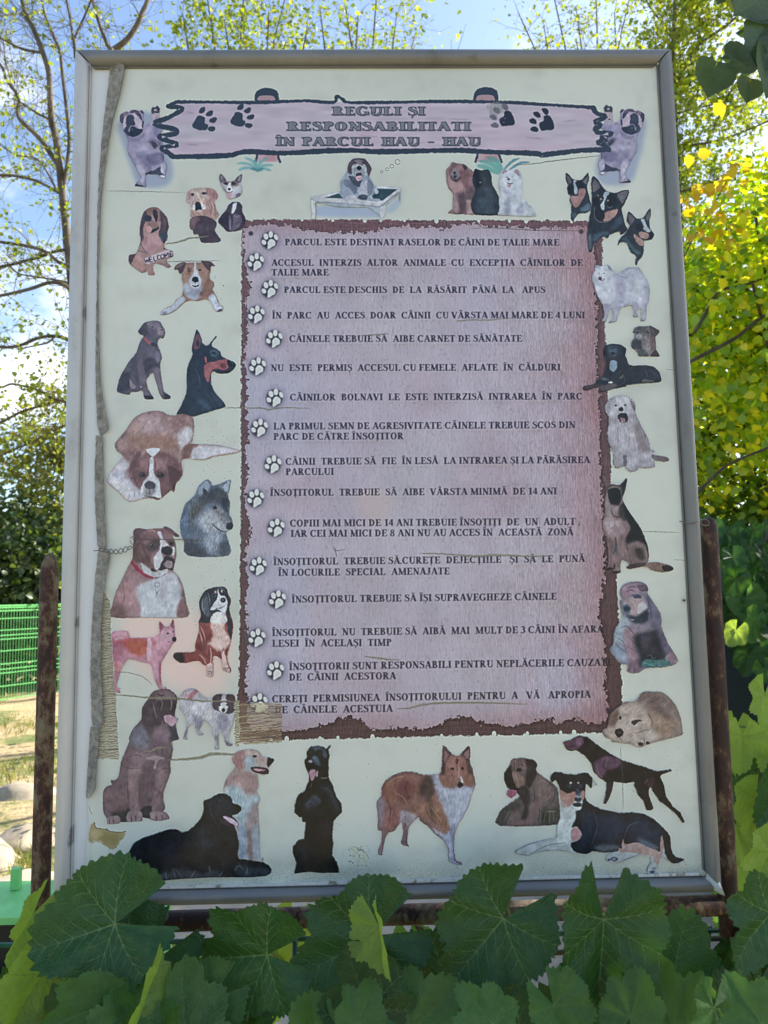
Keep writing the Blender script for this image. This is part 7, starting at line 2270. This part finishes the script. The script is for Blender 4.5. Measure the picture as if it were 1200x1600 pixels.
def mat_bark(name, a, b_):
    return noisy(name, [(0.35, a), (0.65, b_)], 14, rough=0.9, bump=0.5, stretch=(1, 1, 0.3))
BARK1 = mat_bark('pale_bark', (0.055, 0.042, 0.030), (0.17, 0.135, 0.095))
BARK2 = mat_bark('dark_bark', (0.04, 0.03, 0.022), (0.10, 0.075, 0.05))
def twigs(limbs, rg, n, ln, rad, up=0.2, sub=2, jitter=0.9):
    """random twigs springing from the limbs; returns twig polylines and leaf sites"""
    out = []; sites = []
    segs = []
    for pts, r0, r1 in limbs:
        for i in range(len(pts)-1): segs.append((pts[i], pts[i+1], (pts[i+1]-pts[i]).length))
    tot = sum(s[2] for s in segs)
    for _ in range(n):
        q = rg.uniform(0, tot)
        for a, b, l in segs:
            if q < l: break
            q -= l
        p = a.lerp(b, q/max(l, 1e-6)); t = (b-a).normalized()
        d = (t*0.6+Vector((rg.gauss(0, 1), rg.gauss(0, 1), rg.gauss(up, 0.8)))*jitter).normalized()
        L_ = ln*rg.uniform(0.4, 1.2); pts = [p]; k = 5
        for i in range(k):
            d = (d+Vector((rg.gauss(0, .25), rg.gauss(0, .25), rg.gauss(0.02, .25)))).normalized(); pts.append(pts[-1]+d*L_/k)
            if i > 0 and rg.random() < 0.5*sub:
                e = (d+Vector((rg.gauss(0, .8), rg.gauss(0, .8), rg.gauss(0, .8)))).normalized(); q2 = pts[-1]+e*L_*0.3
                out.append(([pts[-1], pts[-1].lerp(q2, .5)+Vector((0, 0, .01)), q2], rad*.5)); sites += [q2, pts[-1].lerp(q2, .6)]
        out.append((pts, rad)); sites += pts[2:]
    return out, sites
def tree(name, label, base, limbs, bark, leafm, n_tw, tw_len, n_leaf, leaf, seed, spread=0.06, group=None, tw_rad=0.004, sub=2, keep=None, clump=0.0, size_fac=1.0):
    rg = random.Random(seed); r = np.random.RandomState(seed)
    root = empty(name, base, label=label, cat='tree', group=group)
    m = MB(); L2 = []
    for pts, r0, r1 in limbs:
        pp = bez(pts, 4); k = len(pp)
        m.tube(pp, [r0+(r1-r0)*i/(k-1) for i in range(k)], 8); L2.append((pp, r0, r1))
    m.build('trunk', bark, root, True)
    tw, sites = twigs(L2, rg, n_tw, tw_len, tw_rad, sub=sub)
    t = MB()
    for pts, rd in tw: t.tube(pts, [rd*(1-0.6*i/(len(pts)-1)) for i in range(len(pts))], 4, False)
    o = t.build('twigs', bark, root); props(o, kind='stuff')
    S = np.array([tuple(s) for s in sites])
    if keep is not None: S = S[keep(S)]
    if clump > 0:
        c = r.choice(len(S), max(1, int(len(S)*(1-clump)))); S = S[c]
    P_ = S[r.randint(0, len(S), n_leaf)]+r.randn(n_leaf, 3)*spread
    leaf_cloud('crown', P_, leaf, leafm, root, seed)
    return root
LG = leaf_mat('leaves_fresh', [(0.05, 0.12, 0.02), (0.12, 0.22, 0.035), (0.20, 0.28, 0.05), (0.08, 0.14, 0.03)], 0.45)
LGY = leaf_mat('leaves_lime', [(0.12, 0.20, 0.02), (0.26, 0.34, 0.03), (0.38, 0.42, 0.04)], 0.5)
LD = leaf_mat('leaves_olive', [(0.035, 0.07, 0.022), (0.07, 0.12, 0.03), (0.12, 0.16, 0.04), (0.05, 0.08, 0.03)], 0.35)
LY = leaf_mat('leaves_turning', [(0.08, 0.18, 0.012), (0.24, 0.40, 0.015), (0.48, 0.56, 0.02), (0.66, 0.58, 0.02), (0.38, 0.50, 0.02), (0.12, 0.24, 0.015)], 0.66, (1.75, 1.65, 0.5))
LYY = leaf_mat('leaves_yellow', [(0.65, 0.42, 0.02), (0.60, 0.50, 0.03), (0.55, 0.30, 0.03)], 0.55, (1.3, 1.2, 0.5))
LH = leaf_mat('leaves_hedge', [(0.020, 0.042, 0.014), (0.04, 0.075, 0.02), (0.07, 0.11, 0.025)], 0.30)

def PL(Y, pts): return [P(q[0], q[1], Y+(q[2] if len(q) > 2 else 0)) for q in pts]
YA = 4.4
px = lambda w_, Y: w_*(Y-CAM.y)/1200/2        # radius in metres of something w_ photo pixels wide
def limb(Y, pts, w0, w1): return (PL(Y, pts), px(w0, Y), px(w1, Y))
tr_base = P(135, 700, YA); tr_base.z = 0
LA = [([Vector((tr_base.x+.10, YA+.05, -0.05)), P(140, 900, YA), P(128, 600, YA), P(112, 440, YA), P(103, 354, YA), P(98, 310, YA), P(88, 220, YA), P(80, 186, YA), P(78, 140, YA), P(74, 104, YA), P(56, 54, YA), P(42, 26, YA), P(34, 0, YA), P(20, -80, YA)], px(17, YA), px(5, YA)),
      limb(YA, [(98, 300), (108, 230), (105, 180), (98, 120), (94, 84), (86, 60, .1), (74, 32, .2), (68, 12, .3), (50, -60, .4)], 7, 3),
      limb(YA, [(118, 90), (116, 66), (114, 58), (110, 30, .1), (104, 0, .1), (100, -50, .1)], 6, 3),
      limb(YA, [(116, 60), (130, 30), (142, 0, -.2), (150, -40, -.3)], 4, 2),
      limb(YA+.3, [(150, 95), (183, 74), (200, 60), (215, 38), (222, 20), (231, 0), (250, -60)], 10, 7),
      limb(YA+.2, [(175, 78), (168, 70), (158, 45), (150, 20), (145, 0), (140, -50)], 7, 4),
      limb(YA, [(60, 60), (38, 24), (20, 23, -.2), (0, 25, -.4), (-60, 20, -.6)], 4, 2),
      limb(YA, [(66, 82), (40, 78, -.1), (20, 70, -.2), (0, 60, -.3), (-60, 50, -.5)], 5, 3),
      limb(YA, [(96, 266), (85, 250), (65, 220), (45, 200), (30, 185), (27, 172), (30, 160), (25, 145), (10, 125), (0, 100), (-40, 60)], 8, 4),
      limb(YA, [(80, 188), (60, 178), (40, 165), (25, 150, .2), (10, 100, .4), (5, 60, .5)], 4, 2),
      limb(YA, [(100, 305), (90, 300), (60, 284), (30, 276), (0, 274), (-60, 280)], 5, 4),
      limb(YA-.2, [(130, 430), (107, 415), (95, 412), (70, 393), (40, 384), (0, 378), (-50, 370)], 6, 5),
      limb(YA, [(125, 385), (105, 390), (85, 393), (50, 405), (0, 417), (-50, 425)], 6, 4),
      limb(YA-.2, [(130, 470), (107, 450), (95, 443), (75, 442), (45, 452), (0, 462), (-60, 470)], 7, 5),
      limb(YA, [(110, 445), (100, 440), (60, 433), (28, 427), (10, 410)], 4, 2),
      limb(YA-.1, [(130, 545), (104, 530), (85, 525), (60, 528), (30, 540), (0, 542), (-60, 530)], 6, 5),
      limb(YA+.2, [(85, 526), (75, 535), (55, 540), (30, 545)], 4, 2),
      limb(YA+.3, [(120, 640), (100, 628), (80, 622), (60, 610), (20, 600), (0, 605), (-50, 600)], 5, 3),
      limb(YA+.6, [(100, 625), (85, 628), (60, 635), (30, 645), (0, 660), (-60, 680)], 5, 4),
      limb(YA+.8, [(120, 655), (100, 665), (50, 690), (0, 712), (-60, 740)], 4, 3),
      limb(YA+.2, [(90, 300), (60, 250, .3), (20, 240, .5), (-30, 200, .6)], 4, 2)]
tree('bare_tree', 'half bare tree with pale trunk and thin branches left of the sign', tr_base, LA, BARK1, LGY, 620, 0.42, 4200, 0.034, 31, 0.03, tw_rad=0.0026,
     keep=lambda S: np.random.RandomState(1).rand(len(S)) < np.clip(1.15-(S[:, 2]-2.2)/3.8, 0.25, 1))
# second pass of leaf clusters lower in the same tree's reach belongs to a bush behind
def fan(base, Y, tips, w0, w1, mid=0.5, yv=0.5, seed=0):
    rg = random.Random(seed); out = []
    for (tx, ty) in tips:
        a = P(base[0]+rg.uniform(-15, 15), base[1], Y); b = P(tx, ty, Y+rg.uniform(-yv, yv)); m = a.lerp(b, mid)+Vector((rg.uniform(-.15, .15), rg.uniform(-.2, .2), 0.1))
        out.append(([a, m, b], px(w0, Y), px(w1, Y)))
    return out
# leafy crown tops above the board
def crowntree(name, label, cx, Y, tips, seed, leafm, n_tw, n_leaf, leaf, bark=BARK1, basey=420, w0=14, w1=3, tw_len=0.7, spread=0.1, group=None, tw_rad=0.0035, yv=0.8):
    b0 = P(cx, 1000, Y); b0.z = 0
    w0 *= 0.7; w1 *= 0.55
    limbs = [([b0, P(cx, 750, Y), P(cx, basey, Y)], px(w0*1.6, Y), px(w0, Y))]+fan((cx, basey+20), Y, tips, w0*0.7, w1, seed=seed, yv=yv)
    tree(name, label, b0, limbs, bark, leafm, n_tw, tw_len, n_leaf, leaf, seed, spread, group, tw_rad)
G = 'leafy trees rising behind the board'
crowntree('poplar_tree', 'light green leafy tree top above the left half of the board', 380, 8.5, [(285, 20), (320, -30), (350, 30), (385, -60), (420, 20), (455, -40), (480, 40), (300, 60), (440, 70), (400, 100)], 41, LGY, 520, 8500, 0.060, group=G)
crowntree('poplar_tree', 'light green leafy tree top above the middle of the board', 560, 9.0, [(500, 10), (530, -50), (560, 20), (590, -30), (620, 20), (650, 50), (605, 60), (520, 70), (575, 90)], 42, LGY, 400, 6000, 0.060, group=G)
crowntree('sapling', 'thin nearly leafless sapling tip just above the middle of the frame', 715, 5.5, [(728, 38), (705, 62)], 43, leaf_mat('dry_leaves', [(0.30, 0.12, 0.06), (0.45, 0.22, 0.10)], 0.4), 5, 26, 0.055, basey=300, w0=3, w1=1.2, tw_len=0.14, spread=0.02, tw_rad=0.0015, yv=0.1)
crowntree('poplar_tree', 'thin yellowish green tree top above the right half of the board', 930, 7.5, [(810, 20), (850, 40), (860, -30), (900, 10), (930, -50), (960, 20), (990, -30), (1010, 50), (870, 70), (950, 75), (900, 60)], 44, LGY, 320, 4200, 0.045, group=G, tw_len=0.55)
YB = 5.2
b5 = P(1090, 900, YB); b5.z = 0
LB = [([b5, P(1075, 600, YB), P(1060, 300, YB), P(1052, 120, YB), P(1054, 28, YB), P(1056, -60, YB)], px(16, YB), px(4, YB)),
      limb(YB, [(1040, 160), (1056, 131), (1082, 84), (1097, 66), (1120, 50), (1142, 34), (1190, -10)], 7, 4),
      limb(YB, [(1096, 68), (1092, 34), (1101, 0), (1110, -50)], 4, 2),
      limb(YB+.3, [(1050, 180), (1062, 176), (1090, 169), (1130, 160), (1180, 150)], 4, 2),
      limb(YB, [(1050, 230), (1079, 227), (1120, 220), (1161, 206), (1210, 185)], 5, 3),
      limb(YB+.4, [(1055, 290), (1080, 265), (1100, 230), (1115, 200), (1150, 130), (1200, 90)], 5, 3),
      limb(YB-.3, [(1060, 300), (1100, 290), (1150, 270), (1210, 280)], 4, 3),
      limb(YB+.4, [(1060, 130), (1064, 100), (1060, 60), (1075, 10), (1080, -50)], 5, 2),
      limb(YB+.6, [(1060, 60), (1030, 30), (1010, 0), (1000, -50)], 4, 2)]
tree('slender_tree', 'slender tree with small yellow green leaves against bright cloud at upper right', b5, LB, BARK1, LGY, 560, 0.45, 12000, 0.042, 51, 0.06, tw_rad=0.003)
# dense turning tree at right: leaves through an uneven crown
def dense(name, label, cx, Y, cz, rad, n, leaf, leafm, seed, limbs, bark=BARK2, holes=0.35, group=None, cat='tree', nb=9, extra=None, trunk_r=0.05):
    r = np.random.RandomState(seed)
    root = empty(name, (cx, Y, 0), label=label, cat=cat, group=group)
    m = MB(); m.tube(bez([(cx, Y, -.05), (cx+.05, Y, cz*0.5), (cx, Y, cz)], 4), [trunk_r]*2+[trunk_r*.8]*(len(bez([(cx, Y, -.05), (cx+.05, Y, cz*0.5), (cx, Y, cz)], 4))-2), 8)
    for pts, a, b in limbs: m.tube(bez(pts, 4), [a+(b-a)*i/(len(bez(pts, 4))-1) for i in range(len(bez(pts, 4)))], 7)
    rg = random.Random(seed)
    for k in range(26):
        d = Vector((rg.gauss(0, 1), rg.gauss(0, 1), rg.gauss(0, 0.7))).normalized(); e = Vector((cx+d.x*rad[0]*.9, Y+d.y*rad[1]*.9, cz+d.z*rad[2]*.9))
        s0 = Vector((cx, Y, max(0.3, cz-rad[2]*0.6+rg.uniform(0, rad[2]*0.8))))
        m.tube(bez([s0, s0.lerp(e, .5)+Vector((0, 0, rg.uniform(-.1, .2))), e], 4), 0.010, 5)
    m.build('trunk', bark, root, True)
    u = r.randn(n, 3); u /= np.linalg.norm(u, axis=1)[:, None]
    rr = r.rand(n)**(1/2.4)
    cl = r.randn(nb*14, 3); cl /= np.linalg.norm(cl, axis=1)[:, None]; cl *= (r.rand(nb*14)**0.4)[:, None]
    k = r.randint(0, len(cl), n)
    Pn = np.where((r.rand(n) < 0.72)[:, None], cl[k]+r.randn(n, 3)*0.115, u*rr[:, None])
    edge_ = 1+0.12*np.sin(5*Pn[:, 0]+seed)*np.cos(4*Pn[:, 2])
    Pn = Pn*edge_[:, None]
    pts = Pn*np.array(rad)+np.array([cx, Y, cz])
    pts = pts[pts[:, 2] > 0.05]
    leaf_cloud('crown', pts, leaf, leafm, root, seed, asp=0.85)
    return root, pts
YC = 3.9
c = P(1215, 535, YC)
dense('turning_tree', 'dense tree with backlit yellow and green leaves right of the board', c.x, YC, c.z, (1.04, 1.3, 1.32), 19000, 0.058, LY, 61,
      [limb(YC-.9, [(1050, 590), (1079, 565), (1145, 531), (1185, 500), (1280, 440)], 7, 5), limb(YC-.8, [(1085, 520), (1100, 495), (1123, 456), (1167, 444), (1230, 420)], 6, 4), limb(YC-.8, [(1090, 770), (1110, 750), (1140, 725), (1200, 700)], 6, 4)])
c2 = P(1330, 330, 4.6)
dense('turning_tree', 'paler yellow green crown at the right edge above the dense tree', c2.x, 4.9, c2.z-0.1, (0.95, 1.0, 0.8), 4200, 0.055, LY, 62, [])
c3 = P(1190, 800, 4.2)
dense('shrub', 'green shrub with glowing leaf tips under the yellow tree at right', c3.x+.3, 4.4, c3.z-.1, (1.3, 0.8, 0.75), 9000, 0.058, leaf_mat('leaves_shrub', [(0.03, 0.08, 0.012), (0.08, 0.16, 0.015), (0.22, 0.30, 0.02)], 0.5), 63, [], cat='shrub')
# bright yellow leaf sprays
yb = P(1120, 270, 3.0)
root = empty('yellow_leaf_spray', yb, label='spray of large bright yellow leaves beside the upper right rail', cat='branch')
rr_ = np.random.RandomState(8); YP_ = []
for (ax, ay, n_, sp_x, sp_y) in [(1152, 262, 12, 12, 12), (1128, 290, 9, 14, 8), (1090, 296, 8, 10, 8), (1075, 310, 6, 10, 8), (1115, 330, 12, 22, 14), (1110, 370, 14, 26, 20), (1140, 350, 8, 20, 16), (1085, 240, 3, 6, 5), (1130, 178, 2, 4, 3)]:
    for _ in range(n_): YP_.append(tuple(P(ax+rr_.randn()*sp_x*.6, ay+rr_.randn()*sp_y*.6, 3.0+rr_.randn()*.15)))
leaf_cloud('leaves', np.array(YP_), 0.062, LYY, root, 9, nbias=(0, -0.9, 0.3), asp=0.95)
MB().tube(bez([P(1060, 420, 3.1), P(1085, 370, 3.05), P(1115, 320, 3.0), P(1150, 255, 3.0)], 4), 0.004, 5).build('stem', BARK2, root)

# thicket beyond the green fence at left, and woods round the park
GT = 'bushes of the thicket beyond the green fence'
for i, (x_, Y_, z_, rad, n_, lm, lab) in enumerate([
    (-6.6, 13.6, 1.5, (1.9, 1.3, 1.9), 8500, LH, 'dark dense bush beyond the green fence at the left edge'),
    (-4.2, 14.6, 1.7, (1.9, 1.3, 2.0), 8500, LH, 'dark dense bush beyond the green fence next to the sign frame'),
    (-1.2, 15.0, 1.6, (1.9, 1.3, 1.9), 3500, LH, 'dark bush beyond the green fence hidden mostly by the board'),
    (-7.4, 17.5, 3.4, (2.3, 1.4, 1.9), 5200, LD, 'taller sunlit olive tree behind the dark bushes at the left edge'),
    (-4.4, 18.5, 3.3, (2.2, 1.4, 1.7), 4200, LG, 'taller yellow green tree behind the dark bushes near the frame')]):
    dense('bush' if i < 3 else 'tree', lab, x_, Y_, z_, rad, n_, 0.13, lm, 70+i, [], group=None, cat='bush' if i < 3 else 'tree', trunk_r=0.08)
# olive sprays hanging lower in front of the thicket
bs = P(70, 700, 7.5)
dense('small_tree', 'small tree with sunlit olive yellow leaves before the thicket', -5.6, 14.9, 4.7, (2.0, 0.9, 1.25), 4200, 0.10, leaf_mat('leaves_olive_lit', [(0.14, 0.17, 0.03), (0.26, 0.25, 0.04), (0.10, 0.14, 0.03)], 0.5), 80, [], trunk_r=0.03)  # lit copy of the olive leaves, sunlit tone put into the colour
gb = P(62, 855, 10.5)
dense('small_bush', 'bright green young bush in front of the dark thicket beside the rusty post', gb.x, 12.0, gb.z, (0.42, 0.3, 0.45), 240, 0.13, LG, 81, [], trunk_r=0.02, cat='bush')
# unseen crown added for the branch at right, to shade the sign
dense('unseen_shade_tree', 'unseen broad leaved tree added outside the right edge to shade the sign', 3.95, 1.7, 4.75, (1.3, 1.7, 1.05), 4800, 0.13, leaf_mat('leaves_overhead', [(0.03, 0.07, 0.02), (0.06, 0.11, 0.03)], 0.25), 95, [], trunk_r=0.09)
dense('shrub', 'unseen low dark shrub added outside the right edge to block side light', 3.35, 1.5, 0.95, (0.95, 1.3, 1.05), 5000, 0.10, LH, 96, [], cat='shrub', trunk_r=0.03)  # unseen shrub added to keep side light off the foliage at right
def wood():
    r = np.random.RandomState(90); n = 26000
    a = r.rand(n)*2*math.pi; rad = 24+5*r.rand(n); h = 4.2*r.rand(n)**0.8*(0.75+0.25*np.sin(a*9)+0.15*np.sin(a*23))
    pts = np.stack([0.5+rad*np.sin(a), 2+rad*np.cos(a), h], 1)
    pts = pts[~((np.abs(pts[:, 0]) < 9) & (pts[:, 1] < 0))]
    o = leaf_cloud('woodland', pts, 0.55, LH, None, 91); props(o, 'dark belt of trees closing the park behind everything', 'woodland', kind='stuff')
wood()
